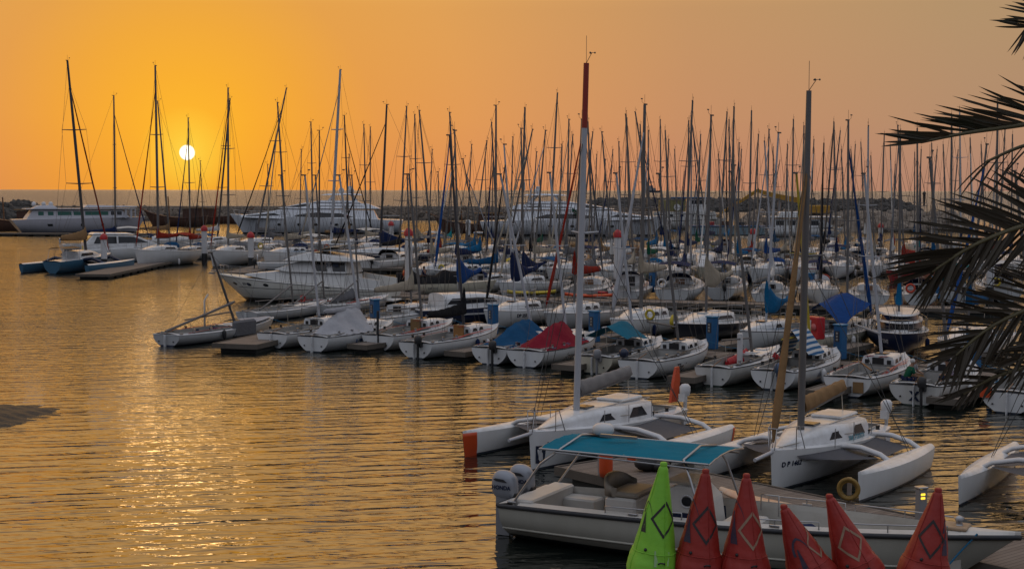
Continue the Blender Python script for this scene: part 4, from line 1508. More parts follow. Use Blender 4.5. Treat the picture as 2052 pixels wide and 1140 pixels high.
y = yacht((1150, 657), 212, (1166, 240), L=8.6, hull=H_GREY, cover=C_RED, cstyle='cover', label='pale grey sloop with orange red furled headsail and boom cover behind the crimson cover', group=GB_, lod=0, seed=24, boomz=1.9, jib=C_RED, boomlen=0.36, jibr=0.11)
y = yacht((1284, 672), 212, (1292, 210), L=9.0, hull=H_WHITE, cover=C_CREAM, cstyle='cover', label='white sloop lettered DP 2101 with thick grey furled headsail and cream boom cover', group=GB_, lod=0, seed=25, boomz=2.2, jib=C_LGREY, boomlen=0.34, jibr=0.17, fenders=2, mr=0.10)
text_on('registration', 'DP 2101', 0.27, y[1].side_map(2.2, 0.60, -1), P_NAVY, y[0], bold=0.01)
MB().torus((2.2, 1.2, 1.3), 0.24, 0.07, 'X').build('lifebuoy', LIFEYEL, y[0])
y = yacht((1414, 682), 214, (1425, 232), L=9.2, hull=H_DARK, cover=C_CREAM, cstyle='droop', label='dark hulled sloop with slumped cream boom cover', group=GB_, lod=0, seed=26, boomz=2.1, boomlen=0.33, fenders=3)
text_on('registration', 'DP 2102', 0.25, y[1].side_map(2.6, 0.62, -1), P_WHITE, y[0], bold=0.01)
MB().torus((1.8, -1.45, 1.0), 0.30, 0.10, 'Y').build('coiled_hose', LIFEYEL, y[0])
y = yacht((1534, 694), 215, (1560, 267), L=7.5, hull=H_WHITE, cover=C_SKY, cstyle='droop', label='white sloop with sky blue boom cover between the dark hull and the red cabinet', group=GB_, lod=0, seed=27, boomz=1.1, mast=ALUW, boomlen=0.36)
y = yacht((1697, 690), 38, (1700, 242), L=8.0, hull=H_CREAM, cover=C_BLUE, cstyle='none', label='cream sailboat draped with a blue tarpaulin, blue furled sail at its bow', group=GB_, lod=0, seed=28, jib=C_ROYAL, boomz=0.9, boomlen=0.42, jibr=0.13, fenders=2)
root, H, loc, base, ax, b0, b1, side, topf = y


def tarp(a, b):
    v = 2 * b - 1
    r = b0.lerp(b1, a) + Vector((0, 0, 0.55 - 0.5 * a))
    return r + Vector((0, v * 1.3, -abs(v) ** 1.2 * (0.5 + 0.5 * a) + 0.07 * math.sin(a * 8 + v * 3)))


MB().grid(tarp, 12, 12).build('tarpaulin', C_ROYAL, root)
# navy motor sailer with wrap round windows
y = yacht((1800, 702), 192, (1804, 272), L=8.2, B=3.1, hull=H_NAVY, cover=C_SKY, cstyle='cover', label='navy hulled motor sailer with wrap round dark windows, bow towards the front row', group=GB_, lod=0, seed=29, boomz=1.0, boomlen=0.30, Fs=1.0, Fb=1.15, fenders=2)
root, H = y[0], y[1]
for zz, hh, ww in ((1.22, 0.30, 0.93), (1.62, 0.26, 0.80)):
    hb_ = MB()
    for k in range(1):
        rr = []
        for z in (zz, zz + hh):
            rr.append([Vector((x_ * 0.90 - 0.3, y_ * ww * (1 - (z - zz) * .25), z)) for x_, y_ in [(3.4 * math.cos(a) * (1.0 if math.cos(a) > 0 else 0.6), 1.32 * math.sin(a)) for a in [2 * math.pi * j / 28 for j in range(28)]]])
        hb_.loft(rr, True, True)
    hb_.build('window_band', GLASS, root)
    cp = MB()
    rr = []
    for z, kk in ((zz + hh, 1.03), (zz + hh + 0.09, 1.0)):
        rr.append([Vector((x_ * 0.90 * kk - 0.3, y_ * ww * kk, z)) for x_, y_ in [(3.4 * math.cos(a) * (1.0 if math.cos(a) > 0 else 0.6), 1.30 * math.sin(a)) for a in [2 * math.pi * j / 28 for j in range(28)]]])
    cp.loft(rr, True, True)
    cp.build('superstructure', GEL, root)
text_on('registration', 'DP 2347', 0.27, y[1].side_map(2.6, 0.55, -1), P_WHITE, root, bold=0.01)
y = yacht((1936, 718), 213, (1977, 290), L=8.8, hull=H_WHITE, cover=C_BLUE, cstyle='cover', label='white sloop with royal blue furled headsail half hidden by the palm', group=GB_, lod=0, seed=30, boomz=1.3, jib=C_ROYAL, jibr=0.12)

# navy striped motor boat behind the black boom cover
root = empty('cabin_cruiser', G(955, 648), R(90 - 60), 'navy and white striped cabin cruiser lettered DP 2002 left of the second blue pedestal', 'motor boat')
H = Hull(8.5, 2.9, 1.0, 1.35, 0.1, 0.4, 0.85, 0.4, 0.9, 0.1, 3.0)
ho = H.mesh(20, 9).build('hull', H_NAVY, root)
for sd_ in (1, -1):
    st = MB()
    for i in range(14):
        t, t2 = 0.02 + 0.065 * i, 0.02 + 0.065 * (i + 1)
        st.add([H.P(t, H.u_at(t, .78), sd_, .01), H.P(t, H.u_at(t, .68), sd_, .01), H.P(t2, H.u_at(t2, .68), sd_, .01), H.P(t2, H.u_at(t2, .78), sd_, .01)], [(0, 1, 2, 3)])
    st.build('hull_stripe', P_WHITE, ho)
deck(H, 0.05)[0].build('deck', GEL, root)
cm, side, topf = cabin(H, 0.18, 0.85, 0.85, 0.7, 0.8, front=0.6)
co = cm.build('cabin', GEL, root)
for sd_ in (1, -1):
    window_on(side, 0.03, 0.65, 0.35, 0.72, sd_, 0.06, 5).build('window', GLASS, co)
toe_rail(H, 0.035).build('rub_rail', P_WHITE, root)
lifeline(H, 0.3, 0.9, 5, 0.55, 0.92, 0.014).build('guard_rail', STEEL, root)
text_on('registration', 'DP 2002', 0.3, H.side_map(-2.6, 0.25, -1), P_WHITE, root, bold=0.012)

# ------------------------------------------------------------------ yachts of the second walkway and beyond
def row_label(i, n, base):
    return base


SPEC = []   # (mast px, mast py, heading, top, L, kwargs, label, group)


def Y(mx, my, h, tx, ty, L, label, group, **kw):
    SPEC.append((mx, my, h, tx, ty, L, label, group, kw))


g2 = 'yachts moored on the near side of the second walkway'
Y(993, 585, 42, 994, 212, 9.0, 'white yacht with blue trim and a bright yellow dodger on its side', g2, cover=C_BLUE, buoy=None, hood=None, cstyle='cover')
Y(1050, 590, 215, 1044, 258, 8.5, 'open white keelboat with bulky navy cover, behind the sky blue sail bag', g2, cover=C_NAVY, cstyle='droop')
Y(1190, 596, 14, 1178, 245, 10.0, 'grey white yacht showing a wide flat stern, just right of the tall white mast', g2, hull=H_GREY, wheel=True, cover=C_GREY, rail=True)
Y(1270, 598, 12, 1254, 230, 9.5, 'white yacht with a high square stern left of the navy bimini yacht', g2, cover=C_CREAM, cab=0.9)
Y(1370, 597, 14, 1388, 203, 11.0, 'white yacht with navy bimini and steering wheel on the second walkway', g2, bim=C_NAVY, hood=C_NAVY, wheel=True, cover=C_NAVY)
Y(1462, 592, 16, 1471, 215, 9.5, 'white yacht with a cluttered cockpit and black outboard, right of the navy bimini', g2, ob=BLACK, cover=C_CREAM, cstyle='droop')
Y(1549, 602, 14, 1532, 284, 8.0, 'small white round sterned sloop left of the wrapped tan headsail', g2, tw=0.85, cover=C_WHITE, cstyle='cover', mast=ALUW)
Y(1641, 606, 190, 1651, 288, 9.5, 'white yacht showing its bow with a black mast and navy awning', g2, mast=ALUD, cover=C_NAVY, bim=C_NAVY, buoy=LIFERED, hull=H_WHITE, jib=C_BLACK)
Y(1737, 605, 10, 1740, 253, 8.0, 'white open sterned sloop right of the blue furled sail', g2, tw=0.85, cstyle='bare', mast=ALUW)
Y(1838, 605, 14, 1838, 258, 8.5, 'white sloop with black outboard and red lifebuoy beside the palm fronds', g2, ob=BLACK, buoy=LIFERED, cstyle='furl', cover=C_CREAM)
Y(1905, 600, 12, 1907, 235, 9.5, 'white yacht with turquoise dodger seen through the palm fronds', g2, hood=C_TURQ, bim=C_TURQ, cover=C_BLACK)
Y(1995, 594, 12, 1999, 208, 10.5, 'white yacht with lemon coloured lifebuoy at the far right of the second walkway', g2, buoy=LIFEYEL, cover=C_NAVY, hood=C_NAVY)
g3 = 'yachts moored on the far side of the second walkway'
Y(868, 566, 200, 840, 222, 11.5, 'yacht with cream sail cover right of the tall pile by the cruiser', g3, cover=C_CREAM, hood=C_CREAM)
Y(918, 568, 205, 901, 226, 11, 'grey white yacht with navy sail cover crossed by a blue furled headsail', g3, cover=C_NAVY, hull=H_GREY, jib=C_ROYAL, jibr=0.14)
Y(966, 563, 32, 928, 319, 9, 'yacht with a puffy sky blue sail bag on its boom', g3, cover=C_SKY, cstyle='cover', bulge=1, boomz=1.4)
Y(1010, 560, 200, 1067, 260, 9, 'white yacht with yellow cloth beside a navy sail cover', g3, cover=C_NAVY, hood=LIFEYEL)
Y(1070, 563, 212, 1093, 262, 11, 'large white yacht with a broad navy hull stripe, left of the red furled sail', g3, stripe=(P_NAVY, 0.2), cover=C_CREAM)
Y(1135, 563, 205, 1140, 240, 11, 'white yacht with high topsides behind the red furled sail', g3, hull=H_WHITE, cover=C_GREY)
Y(1228, 566, 210, 1206, 265, 11, 'white yacht with thin dark sheer stripe and a raised dinghy on deck', g3, stripe=(RUB, 0.06), cover=C_WHITE)
Y(1300, 560, 200, 1299, 262, 9, 'pale green yacht with sky blue tonneau cover', g3, hull=H_GREEN, hood=C_SKY, cover=C_GREEN)
Y(1345, 566, 190, 1333, 262, 10, 'white yacht right behind the navy bimini with a long overhanging bow', g3, cover=C_NAVY, rake=1.2)
Y(1412, 558, 195, 1424, 262, 10, 'cream pilothouse yacht with an arched window front', g3, cab=1.3, hull=H_CREAM, cover=C_GREY)
Y(1478, 564, 205, 1481, 287, 9, 'white yacht with hanging sky blue bag on the mast', g3, cover=C_SKY, jib=C_NAVY)
Y(1535, 563, 208, 1541, 260, 11, 'white yacht with glossy topsides turned to the left, behind the small round sterned sloop', g3, cover=C_ROYAL, hood=C_ROYAL)
Y(1606, 560, 200, 1611, 253, 11, 'white yacht with a red pinstripe behind the thick grey mast', g3, stripe=(P_RED, 0.05), cover=C_NAVY)
Y(1676, 556, 195, 1671, 245, 10, 'yacht with two round navy fender bags on its bow rail', g3, cover=C_NAVY, bim=C_NAVY, fenders=3)
Y(1752, 552, 190, 1745, 313, 8.5, 'small white yacht with clear dodger, left of the red yacht', g3, hood=C_LGREY, cover=C_CREAM)
Y(1812, 566, 215, 1799, 252, 10, 'red hulled yacht tied to the second walkway', g3, hull=H_RED, cover=C_RED, hood=C_RED)
Y(1870, 550, 200, 1867, 288, 10, 'white yacht with red lifebuoy behind the fronds', g3, cover=C_BLUE, buoy=LIFERED)
Y(1950, 548, 195, 1944, 277, 10, 'white yacht with sprayhood in turquoise behind the thickest frond', g3, hood=C_TURQ, cover=C_TURQ)
Y(2025, 545, 195, 2029, 270, 11, 'white yacht with navy dodger, last on the right behind the fronds', g3, hood=C_NAVY, cover=C_NAVY)
g4 = 'yachts on the near side of the third walkway'
Y(800, 540, 20, 815, 214, 12, 'yacht with dark canvas heaped on deck behind the tall pile', g4, cover=C_BLACK, hood=C_BLACK)
Y(890, 540, 195, 911, 300, 10, 'cream yacht under a grey awning behind the blue furled headsail', g4, bim=C_GREY, cover=C_CREAM)
Y(948, 540, 20, 976, 283, 10, 'white yacht with long low sky blue awning', g4, bim=C_SKY, cover=C_SKY)
Y(998, 540, 195, 985, 246, 11, 'white yacht with plain grey boom cover among the masts left of centre', g4, cover=C_GREY)
Y(1044, 538, 20, 1052, 216, 12, 'white yacht with thick raked mast left of the red furled sail', g4, cover=C_BLACK, mr=0.12)
Y(1100, 540, 195, 1117, 187, 12, 'white yacht carrying the tallest thin mast left of the red tipped one', g4, cover=C_CREAM)
Y(1160, 537, 20, 1188, 265, 9, 'tan decked yacht partly hidden by the tall white mast', g4, cover=C_TAN, deckm=WOOD)
Y(1262, 536, 195, 1256, 237, 11, 'wooden cabined motor sailer with a pale roof', g4, cab=1.2, cab_mat=WOOD, cover=C_CREAM)
Y(1318, 536, 20, 1273, 225, 11, 'white yacht with folded sky blue cover beside a small white tender', g4, cover=C_SKY)
Y(1378, 540, 200, 1380, 243, 11, 'white yacht with twin navy furled sails', g4, jib=C_NAVY, cover=C_NAVY)
Y(1440, 538, 20, 1457, 225, 11, 'white yacht with black furled sail, left of the pale pile', g4, jib=C_BLACK, cover=C_GREY)
Y(1500, 541, 190, 1506, 222, 10, 'white yacht with a smooth grey bow right behind the red capped pile', g4, cover=C_WHITE)
Y(1585, 538, 20, 1590, 240, 11, 'white yacht with cream dodger behind the tan wrapped headsail', g4, hood=C_CREAM, cover=C_CREAM)
Y(1650, 536, 200, 1671, 250, 11, 'white yacht with black tarpaulin on its foredeck', g4, cover=C_BLACK, mast=ALUD)
Y(1722, 536, 20, 1705, 300, 9, 'white yacht with blue covered wheel right of the black mast', g4, cover=C_BLUE, wheel=True)
Y(1790, 534, 195, 1784, 294, 9, 'white yacht with orange dinghy on deck behind the palm tips', g4, cover=C_RED)
Y(1860, 530, 20, 1878, 300, 10, 'grey white yacht with plain mast behind the middle frond', g4, hull=H_GREY, cover=C_GREY)
Y(1925, 530, 200, 1923, 220, 11, 'white yacht with tall pale mast seen above the middle frond', g4, mast=ALUW, cover=C_NAVY)
Y(2000, 530, 20, 2014, 260, 11, 'white yacht with yellow sail bag behind the right hand fronds', g4, cover=LIFEYEL)
g5 = 'yachts on the far side of the third walkway'
Y(836, 515, 200, 831, 230, 11, 'yacht with draped cream sail left of the dark crossing masts', g5, cstyle='droop', cover=C_CREAM)
Y(903, 514, 20, 905, 330, 9, 'yacht with turquoise boom cover far back left of centre', g5, cover=C_TURQ)
Y(985, 515, 200, 988, 316, 9, 'white yacht with tiny black furled headsail in the distance', g5, jib=C_BLACK)
Y(1085, 514, 20, 1081, 332, 8, 'small distant yacht with green deck cover', g5, cover=C_GREEN)
Y(1215, 513, 200, 1228, 300, 10, 'white yacht showing a rounded bow just right of the tall white mast', g5, cover=C_GREY)
Y(1325, 512, 200, 1323, 240, 12, 'white yacht in front of the tapering bow of the middle superyacht', g5, cover=C_NAVY)
Y(1358, 512, 190, 1371, 344, 9, 'white yacht with short mast and royal blue cover', g5, cover=C_ROYAL)
Y(1420, 512, 200, 1385, 238, 12, 'white yacht with hanging navy furled sails near the light blue barge', g5, jib=C_NAVY, cover=C_NAVY)
Y(1462, 510, 20, 1461, 240, 11, 'white yacht with sky blue furled sail below the excavator arm', g5, jib=C_SKY, cover=C_SKY)
Y(1532, 508, 190, 1563, 321, 12, 'white bow on yacht with a dark anchor under the excavator arm', g5, hull=H_WHITE, cover=C_GREY, Fb=1.7)
Y(1660, 508, 195, 1684, 262, 11, 'white yacht below the excavator cab with two navy covers', g5, cover=C_NAVY, jib=C_NAVY)
Y(1733, 512, 190, 1725, 285, 12, 'white yacht with clean bow in front of the pale boulders', g5, cover=C_WHITE, Fb=1.7)
Y(1832, 505, 195, 1833, 305, 10, 'small white yacht right of the boulders behind the palm tips', g5, cover=C_BLUE)
Y(1905, 505, 195, 1920, 300, 10, 'white yacht behind the upper frond with bare boom', g5, cstyle='bare')
Y(1972, 505, 195, 2020, 335, 9, 'white yacht with black boom cover far back at the right', g5, cover=C_BLACK)
# left hand group and the ones behind the cruiser
g6 = 'sailing yachts of the left hand pontoon ends'
Y(318, 533, 199, 311, 132, 11.0, 'round bowed white sloop with red boom cover and tallest mast near the sun', g6, cover=C_RED, bim=C_RED, jib=C_RED, hull=H_WHITE, Fb=1.9, Fs=1.45, spread=(0.33, 0.62), lod=1)
Y(458, 532, 196, 457, 177, 10.5, 'white sloop with a rolled cream dinghy on its foredeck', g6, cover=C_CREAM, jib=C_RED, Fb=1.8, Fs=1.4, spread=(0.33, 0.62), lod=1)
Y(575, 535, 205, 556, 206, 11, 'white sloop facing left behind the motor cruiser bow', g6, cover=C_CREAM, Fb=1.8, Fs=1.4, lod=1)
Y(232, 505, 60, 228, 192, 11.5, 'yacht with navy boom cover between the blue trimaran and the sun', g6, cover=C_NAVY, jib=C_NAVY, spread=(0.4,))
Y(340, 498, 75, 316, 203, 12, 'brown cockpit ketch with flat pale canopy behind the red covered sloop', g6, cover=C_TAN, bim=C_WHITE)
Y(382, 520, 195, 377, 237, 9.5, 'small yacht whose mast crosses the sun', g6, cover=C_RED, jib=C_NAVY)
Y(410, 505, 200, 401, 323, 7.5, 'short masted boat with black furled sail right of the sun', g6, jib=C_BLACK, cstyle='bare')
Y(436, 500, 30, 461, 198, 12, 'white yacht behind the one with the rolled dinghy', g6, cover=C_WHITE, mast=ALUD)
Y(512, 505, 200, 574, 177, 13, 'grey yacht with furled black headsail and tall mast left of the superyacht cabin', g6, cover=C_GREY, jib=C_BLACK, hull=H_GREY, spread=(0.35, 0.65))
Y(628, 512, 40, 623, 245, 11, 'yacht with rolled cream boom tent below the superyacht', g6, cover=C_CREAM)
Y(664, 512, 215, 682, 140, 14.5, 'large yacht with very tall raked white mast behind the cruiser', g6, mast=ALUW, cover=C_NAVY, hull=H_GREY, jib=None, mr=0.17, spread=(0.35, 0.65))
Y(700, 505, 40, 690, 232, 12, 'yacht with a black furled headsail under the stern of the superyacht', g6, jib=C_BLACK, cover=C_TAN, mast=ALUD)
Y(735, 512, 200, 729, 250, 10, 'small white yacht behind the navy race yacht', g6, cover=C_CREAM)
Y(762, 530, 262, 775, 210, 13, 'navy race yacht with black mast, lying broadside behind the cruiser', g6, mast=ALUD, hull=H_NAVY, cover=C_NAVY, jib=C_BLACK, mr=0.13, cstyle='droop', stripe=(P_WHITE, 0.08))
Y(742, 496, 200, 742, 255, 10, 'white yacht with bare boom under the superyacht stern', g6, cstyle='bare')
Y(640, 545, 80, 640, 262, 10, 'low race sloop mostly hidden behind the cruiser flybridge', g6, cstyle='bare', mast=ALUD)

# more yachts between the named ones
g7 = 'yachts packed between the middle rows'
EXTRA = ((858, 528, 200, 866, 300, 9, C_NAVY, 'navy covered yacht just right of the tall thick pile behind the cruiser'),
         (882, 553, 20, 878, 345, 8.5, C_RED, 'small yacht with red boom cover right of the cream launch'),
         (935, 527, 205, 945, 290, 9.5, C_GREY, 'grey covered yacht left of the long sky blue awning'),
         (1022, 528, 20, 1028, 275, 9.5, C_BLUE, 'blue covered yacht between the thick raked mast and the sky blue awning'),
         (1062, 551, 200, 1075, 305, 8.5, C_BLACK, 'black covered yacht left of the red furled sail'),
         (1118, 551, 20, 1126, 290, 9, C_SKY, 'sky blue covered yacht touching the red furled sail on its right'),
         (1132, 526, 200, 1148, 270, 10, C_CREAM, 'cream covered yacht two masts left of the red tipped mast'),
         (1188, 524, 20, 1196, 310, 9, C_NAVY, 'navy covered yacht directly behind the red tipped mast'),
         (1204, 552, 200, 1213, 320, 9, C_TAN, 'tan covered yacht right of the red tipped mast'),
         (1245, 550, 200, 1240, 285, 9, C_BLUE, 'blue covered yacht behind the white pile right of the red tipped mast'),
         (1290, 525, 20, 1283, 250, 10, C_GREY, 'grey covered yacht below the dish of the work boat'),
         (1332, 545, 200, 1340, 280, 9, C_SKY, 'sky blue covered yacht behind the navy bimini'),
         (1358, 527, 20, 1352, 300, 9, C_CREAM, 'cream covered yacht under the blue roofed work boat'),
         (1395, 528, 200, 1404, 270, 10, C_GREEN, 'green covered yacht left of the cream pilothouse yacht'),
         (1446, 550, 20, 1440, 310, 9, C_NAVY, 'navy covered yacht right of the cream pilothouse yacht'),
         (1472, 526, 200, 1486, 300, 9, C_WHITE, 'white covered yacht below the tip of the excavator arm'),
         (1505, 552, 20, 1520, 270, 9.5, C_RED, 'red covered yacht below the middle of the excavator arm'),
         (1552, 526, 200, 1549, 295, 9, C_BLUE, 'blue covered yacht left of the tan wrapped headsail'),
         (1572, 549, 20, 1578, 290, 9, C_CREAM, 'cream covered yacht hidden by the tan wrapped headsail'),
         (1622, 523, 200, 1631, 280, 9.5, C_GREY, 'grey covered yacht right of the thick grey mast'),
         (1694, 545, 20, 1686, 300, 9, C_SKY, 'sky blue covered yacht left of the blue furled sail'),
         (1702, 520, 200, 1714, 290, 9, C_CREAM, 'cream covered yacht in front of the left end of the pale boulders'),
         (1764, 523, 20, 1772, 270, 9.5, C_NAVY, 'navy covered yacht below the red capped pile by the boulders'),
         (1786, 548, 200, 1794, 330, 8.5, C_WHITE, 'white covered yacht beside the red hulled one'),
         (1838, 540, 20, 1846, 300, 9, C_TURQ, 'turquoise covered yacht right of the red hulled one'),
         (1898, 538, 200, 1890, 290, 9.5, C_GREY, 'grey covered yacht seen through the upper big frond'),
         (1975, 535, 20, 1966, 290, 9.5, C_BLUE, 'blue covered yacht behind the roots of the upper big frond'),
         (600, 520, 20, 604, 300, 9, C_NAVY, 'navy covered yacht just above the bow rail of the cruiser'),
         (540, 512, 200, 536, 330, 9, C_GREY, 'grey covered yacht below the left superyacht bow'),
         (690, 528, 20, 700, 310, 9, C_CREAM, 'cream covered yacht right behind the cruiser flybridge'))
for mx, my, h, tx, ty, L, cv, lab in EXTRA:
    Y(mx, my, h, tx, ty, L, lab, g7, cover=cv)
for i, (mx, my, h, tx, ty, L, label, group, kw) in enumerate(SPEC):
    lod = kw.pop('lod', 1 if my > 545 else 2)
    bow_left = 180 < h < 240
    yacht((mx, my), h, (tx, ty), L=L, label=label, group=group, lod=lod, seed=100 + i, **kw)


def kayak(px, py, z, rz, mat, label, L=3.6):
    p_ = G(px, py, z)
    root = empty('kayak', p_, rz, label, 'kayak', 'kayaks lying on the second walkway')
    rings = []
    for i in range(17):
        k = i / 16
        w_ = .36 * math.sin(math.pi * min(.985, max(.015, k))) ** .7
        rings.append([(-L / 2 + L * k, w_ * math.cos(a), .16 * math.sin(a) * (1 if math.sin(a) < 0 else .6) + .14 + .12 * abs(2 * k - 1) ** 3) for a in [2 * math.pi * j / 12 for j in range(12)]])
    MB().loft(rings, True, True).build('hull', mat, root)
    MB().lathe([(.30, 0), (.26, .04), (.20, .02)], (0, 0, .22), 14).build('cockpit_rim', BLACK, root)


kayak(1183, 596, .55, R(-8), P_ORANGE, 'orange kayak lying on the second walkway right of the tall white mast')
kayak(1218, 590, .60, R(-4), P_RED, 'red kayak lying on the second walkway behind the orange one')
kayak(1066, 590, .55, R(10), LIFEYEL, 'yellow kayak lying on the second walkway left of the red furled sail')
# ------------------------------------------------------------------ motor yachts
def house(root, name, poly, w0, w1, mat, zr=None, smooth=False):
    """deckhouse: side outline (x, z), half width w0 at the bottom and w1 at the top"""
    zs = [z for _, z in poly]
    za, zb = (min(zs), max(zs)) if zr is None else zr

    def w(z):
        return w0 + (w1 - w0) * (z - za) / max(1e-6, zb - za)
    n = len(poly)
    mb = MB()
    vs = [(x, w(z), z) for x, z in poly] + [(x, -w(z), z) for x, z in poly]
    fs = [tuple(range(n)), tuple(range(2 * n - 1, n - 1, -1))] + [(i, n + i, n + (i + 1) % n, (i + 1) % n) for i in range(n)]
    mb.add(vs, fs, smooth)
    o = mb.build(name, mat, root)
    bv = o.modifiers.new('edge', 'BEVEL')
    bv.width = 0.06
    bv.segments = 2
    bv.limit_method = 'ANGLE'
    return o, w


def pane(parent, poly, wf, sgn, mat=GLASS, name='window', off=0.02):
    mb = MB()
    mb.add([(x, sgn * (wf(z) + off), z) for x, z in poly], [tuple(range(len(poly)))])
    return mb.build(name, mat, parent)


def radar_dome(parent, c, r=0.4, name='satellite_dome'):
    return MB().lathe([(r * .5, 0), (r * .9, r * .3), (r, r * .9), (r * .8, r * 1.5), (r * .4, r * 1.85), (0.01, r * 1.95)], c, 14).build(name, P_WHITE, parent)


YW = M('yacht_white', (0.72, 0.74, 0.78), 0.25, 0, 0.15, (0.5, 0.5, 0.5), 0.6)
YHULL = white_hull('yacht_hull_white', (0.68, 0.70, 0.74), (0.02, 0.02, 0.03), 0.25, 0.2)
GREEN_G = M('green_tinted_window', (0.005, 0.10, 0.07), 0.12)


def superyacht(px0, px1, py, label, flip, dome):
    """px0 = stern, px1 = bow on the photograph, py = waterline"""
    a, b = G(px0, py), G(px1, py + (2 if flip else 0))
    d = b - a
    L = d.length
    root = empty('superyacht', (a + b) / 2, math.atan2(d.y, d.x), label, 'motor yacht', 'two big white motor yachts in front of the breakwater')
    H = Hull(L, 6.4, 2.5, 3.5, 0.0, 1.2, 0.88, 0.45, 2.6, 0.9, 2.8)
    ho = H.mesh(26, 9).build('hull', YHULL, root)
    deck(H, 0.1)[0].build('deck', GEL, root)
    X = lambda k: -L / 2 + L * k
    # main deck house
    p = [(X(.14), 2.4), (X(.17), 4.3), (X(.60), 4.7), (X(.68), 4.6), (X(.80), 3.9), (X(.93), 3.35), (X(.93), 3.0), (X(.5), 2.5)]
    o, w = house(root, 'main_deck_house', p, 2.9, 2.0, YW)
    for s_ in (1, -1):
        pane(o, [(X(.28), 3.05), (X(.36), 3.75), (X(.50), 3.9), (X(.60), 3.55), (X(.63), 3.2), (X(.5), 3.0)], w, s_)
        pane(o, [(X(.70), 3.35), (X(.74), 3.8), (X(.80), 3.62), (X(.90), 3.33), (X(.9), 3.22)], w, s_)
    # upper house
    p = [(X(.13), 4.6), (X(.20), 5.5), (X(.36), 5.75), (X(.56), 5.7), (X(.72), 4.7), (X(.6), 4.6)]
    o, w = house(root, 'upper_deck_house', p, 2.3, 1.5, YW)
    for s_ in (1, -1):
        pane(o, [(X(.545), 5.1), (X(.56), 5.5), (X(.68), 4.9), (X(.60), 4.85)], w, s_)
        pane(o, [(X(.22), 4.98), (X(.24), 5.10), (X(.48), 5.12), (X(.48), 4.98)], w, s_)
    # flybridge
    p = [(X(.24), 5.6), (X(.27), 6.1), (X(.47), 6.1), (X(.53), 5.75)]
    house(root, 'flybridge', p, 1.8, 1.5, YW)
    for s_ in (1, -1):
        for x0, x1 in ((.27, .30), (.43, .40)):
            ar = MB()
            ar.loft([[(X(x0) + dx, s_ * 1.4 + dy, 6.0) for dx, dy in ((-.25, -.1), (.25, -.1), (.25, .1), (-.25, .1))], [(X(x1) + dx, s_ * 1.3 + dy, 7.1) for dx, dy in ((-.25, -.1), (.25, -.1), (.25, .1), (-.25, .1))]], True, False)
            ar.build('hardtop_leg', YW, root)
    p = [(X(.23), 7.08), (X(.25), 7.3), (X(.34), 7.42), (X(.44), 7.3), (X(.48), 7.05)]
    house(root, 'hardtop', p, 1.7, 1.3, YW)
    for c in dome:
        radar_dome(root, (X(c[0]), c[1], 7.4), c[2])
    mm = MB().box((X(.31), 0, 8.0), (0.9, 0.5, 1.4), bev=.05).tube([(X(.31), 0, 8.6), (X(.31), 0, 10.4)], 0.04, 4).build('radar_mast', YW, root)
    # rails
    lifeline(H, 0.5, 0.95, 12, 0.8, 0.95, 0.03, 2, True, False).build('guard_rail', STEEL, root)
    rl = MB()
    rl.tube([(X(.02), 2.3, 3.3), (X(.13), 2.5, 3.3)], 0.03, 4)
    rl.tube([(X(.02), -2.3, 3.3), (X(.13), -2.5, 3.3)], 0.03, 4)
    rl.tube([(X(.02), -2.3, 3.3), (X(.02), 2.3, 3.3)], 0.03, 4)
    rl.build('stern_rail', STEEL, root)
    for k in (.30, .38, .5, .6, .72):
        for s_ in (1, -1):
            q = H.P(k, H.u_at(k, 1.7), s_, 0.02)
            mb = MB().add([H.P(k + dx, H.u_at(k + dx, 1.7 + dz), s_, 0.02) for dx, dz in ((-.012, 0), (-.006, .22), (.006, .22), (.012, 0), (.006, -.22), (-.006, -.22))], [(0, 1, 2, 3, 4, 5)])
            mb.build('porthole', GLASS, ho)
    MB().box((X(-.01), 0, 0.45), (1.8, 4.6, 0.25), bev=.05).build('swim_platform', YW, root)
    return root, H, X


superyacht(808, 462, 468, 'white superyacht with two satellite domes, its bow pointing left towards the sun', False, ((.30, .8, .55), (.36, -.6, .55)))
r_, H_, X_ = superyacht(966, 1335, 471, 'white superyacht with one raised dome, its bow tapering to the right', True, ((.30, 0, .5),))
fl = MB()
fl.grid(lambda a, b: Vector((X_(.5) + a * 1.4, -3.3 - 0.1 * math.sin(a * 5), 4.2 - a * 1.0 + b * 0.8)), 6, 3)
fl.build('hanging_flag', C_GREEN, r_)

# white trawler yacht with green windows
a, b = G(20, 469), G(292, 466)
d = b - a
L = d.length
root = empty('trawler_yacht', (a + b) / 2, math.atan2(d.y, d.x), 'big white explorer yacht with green tinted windows at the far left', 'motor yacht')
H = Hull(L, 6.2, 2.6, 3.0, 0.0, 1.0, 0.9, 0.5, 2.0, 2.4, 3.0)
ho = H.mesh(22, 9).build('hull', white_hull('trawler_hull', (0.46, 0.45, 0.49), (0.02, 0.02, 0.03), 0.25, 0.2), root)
deck(H, 0.05)[0].build('deck', GEL, root)
X = lambda k: -L / 2 + L * k
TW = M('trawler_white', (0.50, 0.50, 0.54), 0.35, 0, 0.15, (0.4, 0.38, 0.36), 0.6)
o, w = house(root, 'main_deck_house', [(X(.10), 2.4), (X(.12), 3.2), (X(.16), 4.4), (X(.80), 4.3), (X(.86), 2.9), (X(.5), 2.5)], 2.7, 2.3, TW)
for s_ in (1, -1):
    for k0, k1, m_ in ((.19, .23, GREEN_G), (.26, .30, GREEN_G), (.33, .43, GREEN_G), (.445, .50, GREEN_G), (.53, .70, GREEN_G), (.72, .75, GLASS), (.765, .80, GLASS)):
        pane(o, [(X(k0), 3.35), (X(k0), 4.05), (X(k1), 4.02), (X(k1), 3.35)], w, s_, m_)
